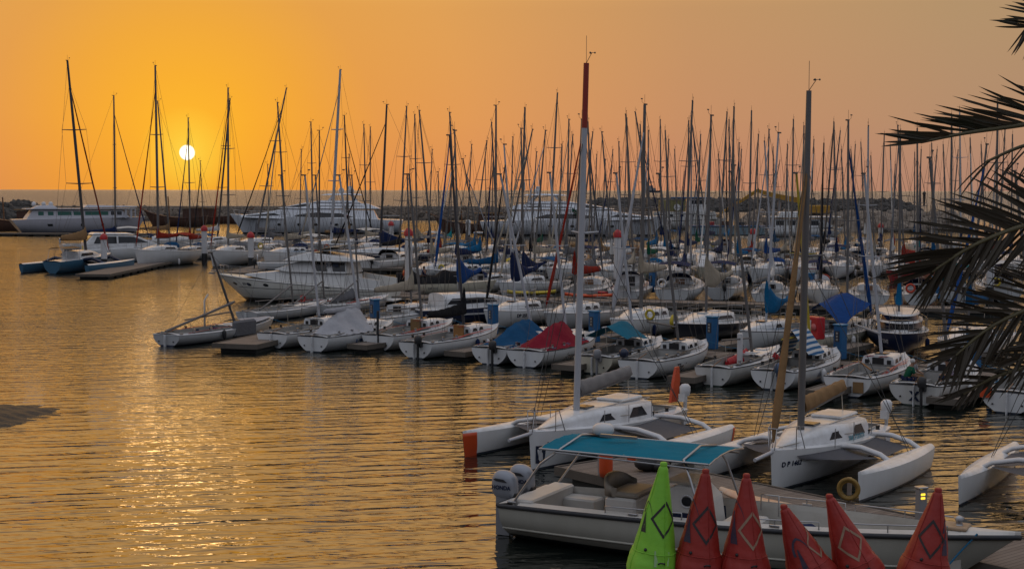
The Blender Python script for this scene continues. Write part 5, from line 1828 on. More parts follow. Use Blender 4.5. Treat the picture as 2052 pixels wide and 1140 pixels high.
MB().box((X(.50), 0, 4.5), (L * 0.80, 5.6, 0.16), bev=.05).build('boat_deck', TW, root)
for k in (.83, .87, .90):
    for s_ in (1, -1):
        MB().box((X(k), s_ * 2.6, 3.6), (0.35 if k < .9 else .2, 0.12, 1.7)).build('deck_pillar', TW, root)
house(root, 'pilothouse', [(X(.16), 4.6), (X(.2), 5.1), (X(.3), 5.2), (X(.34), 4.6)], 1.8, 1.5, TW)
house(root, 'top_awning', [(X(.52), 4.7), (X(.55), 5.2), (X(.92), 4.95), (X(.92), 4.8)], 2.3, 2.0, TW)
for k, y_ in ((.18, 1.0), (.24, -.8), (.3, .6)):
    radar_dome(root, (X(k), y_, 5.0), 0.42)
for k in (.25, .27, .50, .66):
    for s_ in (1, -1):
        MB().add([H.P(k + dx, H.u_at(k + dx, 1.6 + dz), s_, 0.02) for dx, dz in ((-.010, -.22), (-.010, .22), (.010, .22), (.010, -.22))], [(0, 1, 2, 3)]).build('porthole', GLASS, ho)
lifeline(H, 0.86, 0.97, 4, 0.8, 0.95, 0.03, 2, True, False).build('guard_rail', STEEL, root)

# the cream motor cruiser in the middle
a, b = G(786, 609), G(437, 600)
d = b - a
L = d.length
root = empty('motor_cruiser', (a + b) / 2, math.atan2(d.y, d.x), 'cream white flybridge motor cruiser lying broadside left of centre, bow to the left', 'motor boat')
CRH = white_hull('cruiser_hull', (0.66, 0.65, 0.60), (0.012, 0.012, 0.014), 0.28, 0.3)
H = Hull(L, 4.0, 1.05, 1.85, 0.05, 0.7, 0.9, 0.42, 2.6, 0.1, 2.6, 1.0, 2.3)
ho = H.mesh(26, 10).build('hull', CRH, root)
deck(H, 0.12)[0].build('deck', GEL2, root)
X = lambda k: -L / 2 + L * k
CRW = M('cruiser_white', (0.70, 0.70, 0.69), 0.35, 0, 0.25, (0.38, 0.36, 0.32), 1.2)
toe_rail(H, 0.05).build('rub_rail', CRW, root)
for k in (.30, .66, .78, .90):
    MB().add([H.P(k + .018 * math.cos(t_), H.u_at(k, 1.25 + .11 * math.sin(t_)), -s0, 0.012) for s0 in (1,) for t_ in [2 * math.pi * j / 12 for j in range(12)]], [tuple(range(12))]).build('porthole', GLASS, ho)
    MB().add([H.P(k + .018 * math.cos(t_), H.u_at(k, 1.25 + .11 * math.sin(t_)), s0, 0.012) for s0 in (1,) for t_ in [2 * math.pi * j / 12 for j in range(12)]], [tuple(range(12))]).build('porthole', GLASS, ho)
for s_ in (1, -1):
    st = MB()
    for i in range(20):
        t, t2 = 0.02 + 0.043 * i, 0.02 + 0.043 * (i + 1)
        zz = .95 + .12 * t
        st.add([H.P(t, H.u_at(t, zz), s_, .01), H.P(t, H.u_at(t, zz - .035), s_, .01), H.P(t2, H.u_at(t2, zz - .035), s_, .01), H.P(t2, H.u_at(t2, zz), s_, .01)], [(0, 1, 2, 3)])
    st.build('hull_line', RUB, ho)
# coachroof rising from the foredeck
o, w = house(root, 'trunk_cabin', [(X(.20), 1.2), (X(.22), 2.15), (X(.50), 2.45), (X(.60), 2.25), (X(.78), 2.02), (X(.80), 1.9), (X(.6), 1.5)], 1.55, 1.2, CRW)
o, w = house(root, 'saloon', [(X(.205), 2.15), (X(.22), 3.05), (X(.42), 3.15), (X(.50), 2.9), (X(.62), 2.35), (X(.55), 2.2)], 1.5, 1.15, CRW)
for s_ in (1, -1):
    pane(o, [(X(.315), 2.3), (X(.335), 2.9), (X(.40), 2.98), (X(.375), 2.3)], w, s_)
    pane(o, [(X(.215), 2.3), (X(.225), 2.9), (X(.30), 2.9), (X(.285), 2.3)], w, s_)
MB().add([(X(.505), 1.05, 2.86), (X(.505), -1.05, 2.86), (X(.612), -1.3, 2.40), (X(.612), 1.3, 2.40)], [(0, 1, 2, 3)]).build('windscreen_cover', C_LGREY, root).location = (0.03, 0, 0.03)
o, w = house(root, 'flybridge', [(X(.14), 3.0), (X(.14), 3.12), (X(.20), 3.3), (X(.42), 3.62), (X(.52), 3.28), (X(.56), 2.98), (X(.5), 3.0)], 1.75, 1.5, CRW)
MB().box((X(.335), 0, 3.75), (1.1, 2.2, 0.12), bev=0.04).build('flybridge_dash', CRW, root)
bb = MB()
bb.tube([(X(.18), 1.3, 3.2), (X(.20), 1.3, 4.1), (X(.20), -1.3, 4.1), (X(.18), -1.3, 3.2)], 0.03, 5)
bb.tube([(X(.30), 1.3, 3.3), (X(.30), 1.4, 4.0), (X(.30), -1.4, 4.0), (X(.30), -1.3, 3.3)], 0.03, 5)
bb.build('flybridge_frame', STEEL, root)
MB().grid(lambda a, b: Vector((X(.25) + a * 2.2, (2 * b - 1) * 1.4, 4.02 + 0.1 * math.sin(math.pi * b) - 0.45 * a * a)), 6, 6).build('folded_bimini', C_CREAM, root)
sn = MB().box((X(.21), 0, 1.55), (0.1, 2.8, 1.0)).build('aft_bulkhead', CRW, root)
for s_ in (1, -1):
    MB().loft([[(X(.02), s_ * 1.72, 1.15), (X(.02), s_ * 1.62, 1.15), (X(.02), s_ * 1.62, 1.75), (X(.02), s_ * 1.72, 1.75)], [(X(.21), s_ * 1.78, 1.15), (X(.21), s_ * 1.68, 1.15), (X(.21), s_ * 1.68, 2.1), (X(.21), s_ * 1.78, 2.1)]], True, False).build('cockpit_coaming', CRW, root)
MB().box((X(-.02), 0, 0.35), (0.9, 3.2, 0.14), bev=.04).build('swim_platform', CRW, root)
lifeline(H, 0.42, 0.95, 9, 0.65, 0.94, 0.018, 1, True, False).build('guard_rail', STEEL, root)
an = MB()
an.box((L / 2 + 0.15, 0, 2.1), (0.8, 0.12, 0.10))
an.box((L / 2 + 0.45, 0, 1.95), (0.3, 0.4, 0.14))
an.build('anchor', STEEL, root)
text_on('registration', 'D P 485', 0.30, lambda x, y_: Vector((X(.355) - x, 1.36 + 0.02, 2.62 + y_)) * 1.0, P_NAVY, root, bold=.01).location = (-0.9, 0.07, 0)
text_on('registration', 'D P 485', 0.22, H.side_map(L * .30, 1.2, 1), P_NAVY, root, bold=.01)

# hard top motor yacht beside the blue trimaran
a, b = G(205, 533), G(285, 517)
root = empty('motor_yacht', (a + b) / 2, R(90 - 62), 'white hard top motor yacht with big dark windows behind the light blue trimaran', 'motor boat')
H = Hull(11, 3.8, 1.3, 1.8, 0.0, .6, .9, .42, 1.6, .2, 2.8)
H.mesh(18, 8).build('hull', H_WHITE, root)
deck(H, 0.08)[0].build('deck', GEL, root)
o, w = house(root, 'cabin', [(-4.2, 1.3), (-4.3, 2.2), (-3.4, 3.1), (1.0, 3.0), (3.6, 1.9), (3.8, 1.6)], 1.6, 1.15, GEL)
for s_ in (1, -1):
    pane(o, [(-3.5, 2.1), (-3.1, 2.85), (-1.0, 2.85), (-1.0, 2.1)], w, s_)
    pane(o, [(-.8, 2.1), (-.8, 2.85), (0.9, 2.8), (2.5, 2.15)], w, s_)
MB().add([(-4.34, .95, 2.25), (-4.34, -.95, 2.25), (-3.48, -.85, 3.0), (-3.48, .85, 3.0)], [(0, 1, 2, 3)]).build('rear_window', GLASS, o).location = (-.03, 0, .02)
MB().box((-4.6, -1.0, 1.6), (0.05, 0.5, 0.55)).build('yellow_panel', LIFEYEL, root)
house(root, 'hardtop', [(-3.6, 3.1), (-3.3, 3.3), (0.6, 3.2), (1.1, 3.05)], 1.3, 1.1, GEL)
lifeline(H, 0.5, .95, 6, .6, .95, .018).build('guard_rail', STEEL, root)

# blue trimaran, stern to the viewer
def small_hull(L, B, F, name, mat, parent, off, tw=0.55, draft=0.3, Fb=None, q=2.4, rake=.25):
    H = Hull(L, B, F, Fb or F * 1.15, 0.02, draft, tw, 0.45, rake, 0.15, q, 1.0, 2.2)
    o = H.mesh(20, 8).build(name, mat, parent)
    o.location = off
    d = deck(H, 0.10)[0].build('deck', GEL, o)
    return o, H


fw, pw_ = frame_of(14)
stn = G(104, 549)
root = empty('blue_trimaran', stn + fw * 5.5, R(90 - 14), 'light blue trimaran with brown boom cover at the far left, stern towards the viewer', 'trimaran')
mo, H = small_hull(11, 2.3, 1.15, 'main_hull', H_LBLUE, root, (0, 0, 0), 0.8, 0.4, 1.5)
for s_ in (1, -1):
    small_hull(9.2, 0.9, 0.85, 'outrigger', H_LBLUE, root, (-0.6, s_ * 3.5, 0), 0.5, 0.3)
    for xx in (-1.6, 1.9):
        pts = [(xx, s_ * 0.8, 1.1), (xx, s_ * 2.0, 1.35), (xx - .1, s_ * 3.5, 0.8)]
        MB().tube(pts, [0.17, 0.17, 0.14], 8).build('cross_beam', P_NAVY, root)
    MB().grid(lambda a, b: Vector((-1.6 + 3.5 * a, s_ * (1.0 + 2.2 * b), 1.12 - .25 * b - 0.1 * math.sin(math.pi * b) * math.sin(math.pi * a))), 4, 4).build('trampoline', TRAMP, root)
cm, side, topf = cabin(H, .3, .75, .75, .6, .8)
co = cm.build('cabin', GEL, root)
for s_ in (1, -1):
    window_on(side, .1, .6, .35, .7, s_).build('window', GLASS, co)
fr = MB()
for xx in (-4.6, -2.2):
    fr.tube([(xx, 1.0, 1.2), (xx + .2, .9, 2.3), (xx + .2, -.9, 2.3), (xx, -1.0, 1.2)], .03, 5)
fr.build('bimini_frame', STEEL, root)
MB().grid(lambda a, b: Vector((-4.6 + 2.8 * a, (2 * b - 1) * .95, 2.35 + .15 * math.sin(math.pi * b))), 5, 6).build('bimini', C_TAN, root)
base = Vector((0.7, 0, 1.8))
P = root.location + fw * 0.7
tw_ = AT(135, 122, P.y) - root.location
top = Vector((tw_.dot(fw), tw_.dot(pw_), tw_.z))
mast_parts(root, base, top, 0.13, ALUD, 0.014, chain=(0.2, 3.3, .9), bow=(5.4, 0, 1.5), stern=(-5.2, 0, 1.2), spread=(0.36, .64), sw=1.6, frac=.88)
ax = top - base
MB().tube([base + Vector((0, 0, 1.3)), base + Vector((-4.6, 0, 1.4))], .08, 7).build('boom', ALUD, root)
sail_cover(base + Vector((-.1, 0, 1.35)), base + Vector((-4.5, 0, 1.45)), .55, .4, .24, .05, .3, 4).build('sail_cover', C_TAN, root)
furled(root, (5.2, 0, 1.7), base + ax * .86, .09, .04, C_RED, seed=3)

# cream launch with heaped black canvas
a, b = G(800, 594), G(985, 589)
root = empty('open_launch', (a + b) / 2, R(4), 'long cream launch with heaped black canvas right of the cruiser stern', 'launch')
H = Hull(7.8, 2.4, .9, 1.15, .08, .35, .9, .45, .7, .1, 2.6)
H.mesh(18, 8).build('hull', H_CREAM, root)
d_, wl_ = deck(H, .04, (.05, .7, .75), .35)
d_.build('deck', GEL2, root)
wl_.build('cockpit', COCK, root)
MB().grid(lambda a, b: Vector((-3.8 + 4.6 * a, (2 * b - 1) * (1.15), .95 + (.75 + .22 * math.sin(a * 9) + .1 * math.sin(a * 23 + b * 5)) * math.sin(math.pi * b) ** .7)), 22, 12).build('canvas_heap', C_BLACK, root)
text_on('registration', 'DP 310', 0.25, H.side_map(-1.0, .5, -1), P_NAVY, root)

# ------------------------------------------------------------------ working craft at the right
root = empty('work_boat', G(1375, 459), R(4), 'harbour work boat with a blue roofed wheelhouse and olive cabin, right of the middle superyacht', 'work boat')
H = Hull(17, 5.5, 1.6, 2.3, .2, .8, .9, .5, 1.0, .3, 3)
H.mesh(16, 7).build('hull', H_WHITE2, root)
deck(H, .05)[0].build('deck', FASC, root)
o, w = house(root, 'deckhouse', [(-7.2, 1.6), (-7.2, 3.6), (5.6, 3.7), (6.2, 2.1)], 2.2, 2.1, H_WHITE2)
for k in range(5):
    for s_ in (1, -1):
        pane(o, [(-6 + 2.2 * k, 2.6), (-6 + 2.2 * k, 3.1), (-5.4 + 2.2 * k, 3.1), (-5.4 + 2.2 * k, 2.6)], w, s_)
o, w = house(root, 'olive_cabin', [(-5.6, 3.7), (-5.6, 6.0), (-0.6, 6.1), (-.6, 3.7)], 1.8, 1.8, M('paint_olive', (0.24, 0.22, 0.09), .6, 0, .4))
o, w = house(root, 'wheelhouse', [(0.2, 3.7), (0.2, 6.3), (4.0, 6.3), (4.4, 3.7)], 1.8, 1.7, GEL)
for s_ in (1, -1):
    pane(o, [(.6, 5.2), (.6, 6.0), (2.0, 6.0), (2.0, 5.2)], w, s_)
    pane(o, [(2.4, 5.2), (2.4, 6.0), (3.8, 6.0), (3.9, 5.2)], w, s_)
MB().box((0.6, 0, 6.5), (8.6, 4.4, .28), bev=.06).build('blue_roof', P_BLUE, root)
MB().tube([(-8.1, 0, 2), (-8.1, 0, 7.6)], .34, 10).build('black_funnel', BLACK, root)
MB().tube([(2, 0, 6.6), (2, 0, 11.5)], .08, 6).build('signal_mast', P_WHITE, root)
MB().lathe([(0.02, 0), (.65, .12), (.7, .2)], (0, 0, 0), 16).build('dish_antenna', P_WHITE, root).matrix_local = Matrix.Translation((-2.4, -2.3, 4.5)) @ Matrix.Rotation(R(80), 4, 'X')

root = empty('work_barge', G(1478, 470), R(-1), 'long low barge with light blue sides below the excavator arm', 'barge')
MB().box((0, 0, .75), (17.5, 5, 1.6), bev=.15).build('hull', M('barge_light_blue', (0.20, .30, .36), .5, 0, .4, (.1, .12, .12), .5), root)
MB().box((0, 0, 1.58), (17.8, 5.3, .16), bev=.03).build('rubbing_strake', P_BLUE, root)
for i, x_ in enumerate((-5, -2.5, .5, 3, 6)):
    MB().box((x_, (-1) ** i * .8, 2.0), (1.5, 1.6, .9 if i % 2 else .6), bev=.06).build('deck_cargo', (P_RED, DARKWOOD, RUB, C_GREY, DARKWOOD)[i], root)

EXC = M('excavator_yellow', (0.50, 0.26, 0.02), .5, 0, .5, (.2, .1, .02), .8)
root = empty('excavator', AT(1640, 428, 292), R(0), 'yellow excavator with its long arm reaching left over the masts', 'excavator')
ox = root.location


def EX(px, py):
    return AT(px, py, 292) - ox


def beam(name, pts, wd, mat):
    rings = []
    for (p, hh) in pts:
        rings.append([p + Vector((0, a * wd, b * hh)) for a, b in ((-1, -1), (1, -1), (1, 1), (-1, 1))])
    return MB().loft(rings, True, False).build(name, mat, root)


beam('boom', [(EX(1618, 403), .5), (EX(1590, 400), .55), (EX(1555, 393), .48), (EX(1520, 383), .35)], .35, EXC)
beam('dipper_arm', [(EX(1520, 380), .3), (EX(1508, 388), .4), (EX(1475, 409), .3)], .3, EXC)
beam('dipper_link', [(EX(1470, 410), .25), (EX(1450, 424), .22), (EX(1436, 434), .15)], .3, EXC)
MB().box(EX(1637, 420), (4.6, 3.0, 1.7), bev=.12).build('counterweight_body', EXC, root)
MB().box(EX(1615, 424), (2.2, 2.6, 2.6), bev=.12).build('cab', EXC, root)
hs = MB().tube([EX(1512, 392), EX(1520, 402), EX(1535, 404), EX(1545, 395)], .07, 5)
hs.build('hydraulic_hose', BLACK, root)
MB().tube([EX(1560, 401), EX(1525, 390)], .12, 6).build('hydraulic_ram', STEEL, root)
for s_ in (1, -1):
    MB().box(EX(1630, 436) + Vector((0, s_ * 1.3, 0)), (5.2, .7, 1.3), bev=.3).build('track', BLACK, root)

root = empty('hard_top_boat', G(1612, 474), R(0), 'white hard top launch with square windows moored below the excavator cab', 'motor boat')
H = Hull(13.5, 4, 1.2, 1.6, 0, .6, .9, .5, 1.2, .1, 3)
H.mesh(16, 7).build('hull', H_WHITE, root)
deck(H, .05)[0].build('deck', GEL, root)
o, w = house(root, 'cabin', [(-5.6, 1.2), (-5.6, 3.1), (2.8, 3.1), (5, 1.7)], 1.7, 1.5, GEL)
for s_ in (1, -1):
    for k in range(4):
        pane(o, [(-5.3 + 2.0 * k, 2.0), (-5.3 + 2.0 * k, 2.8), (-3.9 + 2.0 * k, 2.8), (-3.9 + 2.0 * k, 2.0)], w, s_)
MB().box((-.6, 0, 3.45), (13.0, 4.4, .22), bev=.08).build('hardtop', GEL, root)
MB().box((-2.6, 0, 3.9), (4, 2.0, .9), bev=.2).build('upper_helm', GEL, root)
for x_ in (-6.4, 3.2, 5.2):
    for s_ in (1, -1):
        MB().tube([(x_, s_ * 1.7, 1.3), (x_, s_ * 1.7, 3.4)], .05, 5).build('hardtop_post', STEEL, root)

# service pontoon the excavator stands on
root = empty('spud_barge', G(1640, 462), R(0), 'dark flat barge carrying the yellow excavator', 'barge')
MB().box((0, 4, .9), (18, 9, 1.9), bev=.1).build('hull', H_DARK, root)
MB().box((0, 4, 2.2), (9, 6, .9), bev=.1).build('deck_plate', RUB, root)
for i, x_ in enumerate((-8, 8)):
    MB().tube([(x_, 0, -1), (x_, 0, 6)], .3, 8).build('spud_pile', STEEL, root)


def dhow(px0, px1, py, label, flip=1, hh=1.0):
    a, b = G(px0, py), G(px1, py)
    d = b - a
    L = d.length
    root = empty('wooden_dhow', (a + b) / 2, math.atan2(d.y, d.x), label, 'dhow', 'brown wooden dhows along the breakwater')
    H = Hull(L, L * .24, 2.2 * hh, 3.3 * hh, .9, .8, .7, .45, L * .14, .4, 2.2)
    H.mesh(18, 8).build('hull', DARKWOOD, root)
    deck(H, .1)[0].build('deck', WOOD, root)
    toe_rail(H, .12).build('bulwark_rail', DARKWOOD, root)
    house(root, 'deckhouse', [(-L * .42, 1.9 * hh), (-L * .42, 3.9 * hh), (-L * .12, 3.8 * hh), (-L * .12, 1.7 * hh)], L * .07, L * .065, DARKWOOD)
    MB().box((-L * .28, 0, 4.05 * hh), (L * .40, L * .17, .16), bev=.04).build('awning', C_TAN, root)
    MB().tube([(L * .44, 0, 3.2 * hh), (L * .62, 0, 4.3 * hh)], .14, 6).build('bowsprit', WOOD, root)
    MB().tube([(L * .1, 0, 1.6), (L * .12, 0, 6.5 * hh)], .13, 6).build('short_mast', WOOD, root)
    return root


dhow(82, -40, 462, 'brown wooden dhow at the extreme left behind the explorer yacht')
dhow(415, 290, 453, 'brown wooden dhow between the explorer yacht and the left superyacht')
dhow(395, 498, 448, 'brown wooden dhow with its bowsprit over the left superyacht bow', 1, .9)
dhow(1010, 870, 466, 'reddish brown dhow left of the middle superyacht', 1, .9)

# far away
root = empty('distant_ship', AT(1305, 385.5, 2600), R(0), 'pale ship on the horizon', 'ship')
MB().prism([(-13, -1.0), (-15, 3), (14, 3), (17, 5), (15, -1.0)], -3, 3).build('hull', H_DARK, root)
MB().prism([(-9, 3), (-9, 8), (-4, 8), (-4, 12), (3, 12), (3, 8), (8, 7), (8, 3)], -2.4, 2.4).build('superstructure', GREYSHIP := M('ship_grey', (.3, .28, .27), .7), root)
MB().tube([(0, 0, 12), (0, 0, 20)], .5, 5).build('ship_mast', GREYSHIP, root)
root = empty('distant_sailboat', AT(1052, 384.5, 1800), R(0), 'tiny sailboat on the horizon left of the middle superyacht dome', 'sailboat')
MB().prism([(-4, 0), (-4.5, 1), (5.5, 1.3), (4.5, 0)], -1, 1).build('hull', GREYSHIP, root)
MB().prism([(-4, 2), (.4, 2), (.2, 15)], -.05, .05).build('sail', C_WHITE, root)
root = empty('mooring_buoy', AT(1852, 388, 700), 0, 'small dark sea mark on the open water at the right', 'buoy')
MB().lathe([(0.4, -6), (0.6, -.6), (.9, 0), (.6, .7), (0.02, 1.1)], n=12).build('buoy_body', BLACK, root)
# ------------------------------------------------------------------ trimarans in the foreground
TRIG = 'white trimarans moored near the quay'


def trimaran(bow, mastp, h, top, L, label, span=2.8, cap=None, cover=C_GREY, jib=None, tip=None, amaL=7.2, letters=None, mastm=ALUW, emblem=False, setb=.75):
    f, p = frame_of(h)
    B_ = G(*bow)
    C = B_ - f * (L / 2 - 0.05)
    root = empty('trimaran', C, R(90 - h), label, 'trimaran', TRIG)

    def loc(w):
        d = Vector(w) - C
        return Vector((d.dot(f), d.dot(p), d.z))
    H = Hull(L, 2.15, 0.85, 1.15, 0.03, 0.35, 0.62, 0.46, 0.12, 0.3, 1.45, 1.0, 1.9)
    ho = H.mesh(30, 12).build('main_hull', H_WHITE, root)
    d_, wl_ = deck(H, .07, (.06, .30, .62), .35)
    d_.build('deck', GEL, root)
    wl_.build('cockpit', COCK, root)
    cm, side, topf = cabin(H, .31, .93, .50, .46, .80, front=.62, n=16)
    co = cm.build('cabin', GEL, root)
    for s_ in (1, -1):
        window_on(side, .08, .30, .26, .78, s_, .06).build('window', GLASS, co)
        window_on(side, .44, .58, .30, .68, s_, .05).build('window', GLASS, co)
    ht = MB()
    c = topf(.14)
    ht.box((c.x, 0, c.z + .05), (1.3, .95, .10), bev=.04)
    ht.build('sliding_hatch', GEL, co)
    c = topf(.55)
    MB().box((c.x, 0, c.z + .02), (.5, .5, .05), bev=.02).build('fore_hatch', GLASS, co)
    ml = Vector((L / 2 - mastp, 0, 0))
    zt = 1.32
    base = Vector((ml.x, 0, zt))
    mw = C + f * ml.x
    tp = loc(AT(top[0], top[1], mw.y))
    # outriggers
    for s_ in (1, -1):
        o, Ha = small_hull(amaL, .66, .62, 'outrigger', H_WHITE, root, (0.1 + L / 2 - amaL / 2 - setb, s_ * span, 0), .40, .25, .72, 2.4, .12)
        if cap:
            for t0, t1 in ((.91, 1.0),) + (((0, .03),) if True else ()):
                rings = []
                for i in range(7):
                    t = t0 + (t1 - t0) * i / 6
                    r = [Ha.P(t, j / 8, 1, .006) for j in range(9)] + [Ha.P(t, j / 8, -1, .006) for j in range(7, -1, -1)]
                    rings.append([Vector((q.x + (.008 if t1 == 1 else -.008), q.y, q.z + .035 * (1 - abs(2 * k / (len(r) - 1) - 1)) * 0 + (.012 if k in (0, len(r) - 1) else 0))) for k, q in enumerate(r)])
                mb = MB().loft(rings, False, True, True)
                mb.add(rings[0], [tuple(range(len(rings[0])))])
                mb.build('coloured_end', cap, o)
        # beams
        xa, xf = -L * .20, L * .13
        for xx in (xa, xf):
            pts = [Vector((xx, s_ * .55, .93)), Vector((xx, s_ * 1.1, .98)), Vector((xx, s_ * (span * .62), .98)), Vector((xx, s_ * (span - .35), .84)), Vector((xx, s_ * span, .64))]
            MB().tube(pts, [.13, .12, .115, .11, .09], 10, squash=.62).build('cross_beam', P_WHITE, root)
        # nets

        def net(a, b):
            x = xa + .12 + (xf - xa - .24) * a
            y = .98 + (span - .34 - .98) * b
            return Vector((x, s_ * y, .90 - .18 * b - .07 * math.sin(math.pi * a) * math.sin(math.pi * b)))
        MB().grid(net, 8, 8).build('trampoline', TRAMP, root)

        def net2(a, b):
            x0, x1 = xf + .12, L * .13 + 1.9 - .5 * b
            x = x0 + (x1 - x0) * a
            y0 = H.hb(min(.98, (x + L / 2) / L)) * .98
            y1 = span - .32
            if a > .0:
                y1 = y1 + (y0 - y1) * (a ** 1.2) * .96
            return Vector((x, s_ * (y0 + (y1 - y0) * b), .92 - .16 * b - .05 * math.sin(math.pi * b)))
        MB().grid(net2, 8, 6).build('bow_net', TRAMP, root)
        # shroud attachment lines to the floats
    rg = mast_parts(root, base, tp, .088, mastm, .011, chain=(-L * .05, span - .02, .74), bow=(L / 2 - .1, 0, 1.2), spread=(.52,), sw=.55, n=14, frac=.80, sweep=.2, head=False)
    ax = tp - base
    if tip:
        MB().tube([base + ax * .818, base + ax * 1.0], [.0885, .082], 14).build('mast_tip', tip, root)
    wa = MB()
    hd = tp
    wa.tube([hd, hd + Vector((.10, .25, .28))], .012, 4)
    for k in range(3):
        a = 2 * math.pi * k / 3
        wa.tube([hd + Vector((.10, .25, .28)), hd + Vector((.10 + .09 * math.cos(a), .25 + .09 * math.sin(a), .28))], .008, 4)
        wa.ball(hd + Vector((.10 + .09 * math.cos(a), .25 + .09 * math.sin(a), .28)), .028, 6, 4)
    wa.tube([hd, hd + Vector((0, 0, .8))], .008, 4)
    wa.build('wind_sensor', WIRE, root)
    # boom with cover
    b0 = base + Vector((-.10, 0, .55))
    b1 = base + Vector((-3.1, 0.0, .82))
    MB().tube([b0, b1], .06, 10).build('boom', ALU, root)
    sc = MB()
    rings = []
    n = 34
    for i in range(n + 1):
        k = i / n
        c = b0.lerp(b1, k)
        hh = (.42 - .14 * k) * (1 + .05 * math.sin(k * 40) + .03 * math.sin(k * 17))
        ww = (.17 - .03 * k) * (1 + .07 * math.sin(k * 33 + 1))
        if i in (0, n):
            hh *= .8
            ww *= .7
        r = []
        for j in range(16):
            a = 2 * math.pi * j / 16
            wob = 1 + .05 * math.sin(4 * a + 23 * k)
            z = math.sin(a)
            r.append(c + Vector((.05 * math.sin(3 * a), ww * math.cos(a) * wob, (z * hh * .72 + .16) if z > 0 else z * .14 + .16 * 1)))
        rings.append(r)
    sc.loft(rings, True, True)
    sc.build('sail_cover', cover, root)
    MB().tube([b1 + Vector((.1, 0, 0)), Vector((b1.x + .1, .1, 1.0))], .014, 5).build('mainsheet', ROPE, root)
    if jib:
        furled(root, (L / 2 - .15, 0, 1.35), base + ax * .78, .12, .05, jib, seed=5)
    # bowsprit, pulpit, details
    MB().tube([(L / 2 - .5, 0, 1.12), (L / 2 + 1.0, 0, 1.05)], .05, 10).build('bowsprit', ALUW, root)
    pu = MB()
    for s_ in (1, -1):
        pu.tube([(L / 2 - .05, s_ * .08, 1.15), (L / 2 - .1, s_ * .12, 1.72), (L / 2 - .9, s_ * .42, 1.72), (L / 2 - 1.1, s_ * .5, 1.1)], .016, 6)
        pu.tube([(L / 2 - .8, s_ * .38, 1.1), (L / 2 - .8, s_ * .38, 1.7)], .014, 5)
        pu.tube([(L / 2 - .9, s_ * .42, 1.70), (0.4, s_ * .95, 1.55), (-L * .15, s_ * 1.0, 1.5)], .006, 3)
        for x_ in (1.6, .2, -1.2):
            pu.tube([(x_, s_ * .96, 1.0), (x_, s_ * .96, 1.54)], .012, 5)
    pu.tube([(L / 2 - .1, .12, 1.72), (L / 2 - .1, -.12, 1.72)], .016, 6)
    pu.build('pulpit', STEEL, root)
    rp = MB()
    rnd = random.Random(3)
    for k in range(6):
        s_ = 1 if k % 2 else -1
        x0 = ml.x - .1
        rp.tube([(x0, s_ * .12, 1.42), (x0 - 1.4, s_ * (.35 + .05 * k), 1.47), (-L * .18, s_ * (.4 + .06 * k), 1.40)], .012, 4)
    rp.tube([(L / 2 - .3, .1, 1.2), (1.2, .6, 1.25), (0, .9, 1.2)], .012, 4)
    rp.build('deck_lines', ROPE, root)
    for s_ in (1, -1):
        for x_ in (-L * .19, -L * .30):
            MB().lathe([(.07, 0), (.05, .05), (.07, .12)], (x_, s_ * .78, .98), 10).build('winch', BLACK, root)
    for k in range(7):
        s_ = 1 if k % 2 else -1
        x_ = -L * .27 + .22 * k
        MB().box((x_, s_ * (.66 + .02 * k), 1.0), (.14, .05, .05), bev=.01).build('deck_cleat', BLACK, root)
    for s_ in (1, -1):
        MB().tube([(-L * .05, s_ * .80, 1.02), (L * .06, s_ * .78, 1.03), (L * .12, s_ * .70, 1.04)], .025, 6).build('genoa_track', BLACK, root)
        MB().tube([(-L * .20, s_ * .62, 1.52), (-L * .02, s_ * .58, 1.56), (L * .10, s_ * .45, 1.50)], .018, 6).build('grab_rail', STEEL, root)
    MB().ball((-L * .33, .1, .62), .26, sc=(1.4, 1.1, .6)).build('cockpit_bag', C_NAVY, root)
    MB().ball((-L * .25, -.3, .58), .2, sc=(1.2, 1.3, .7)).build('cockpit_bag', BLACK, root)
    outboard(root, -L / 2 - .05, .45, 1.25, 1.0, P_WHITE)
    if letters:
        text_on('registration', letters[0], .19, H.side_map(L / 2 - .72, .66, letters[2]), P_NAVY, root, bold=.008)
        if letters[1]:
            text_on('name_lettering', letters[1], .24, lambda x, y_: side(.30, .0, letters[2], 0) * 0 + Vector((0, 0, 0)) + _lm(x, y_, side, letters[2]), M('letter_cyan', (.02, .25, .33), .4), root, bold=.006)
    return root, H, loc, f, p, C


def _lm(x, y_, side, sg):
    k = .235 + (x if sg < 0 else -x) / 6.2
    return side(k, .06 + y_ / .62 * .9, sg, .012)


ret = trimaran((1062, 945), 2.5, 215, (1175, 127), 8.3, 'white trimaran with orange tipped floats, grey boom cover and a red tipped mast', 2.85, P_ORANGE, cloth('canvas_warm_grey', (.24, .225, .215)), None,
               M('mast_tip_red', (0.30, 0.03, 0.015), .4), 6.4, ('D P', None, 1), ALUW)
root, H = ret[0], ret[1]
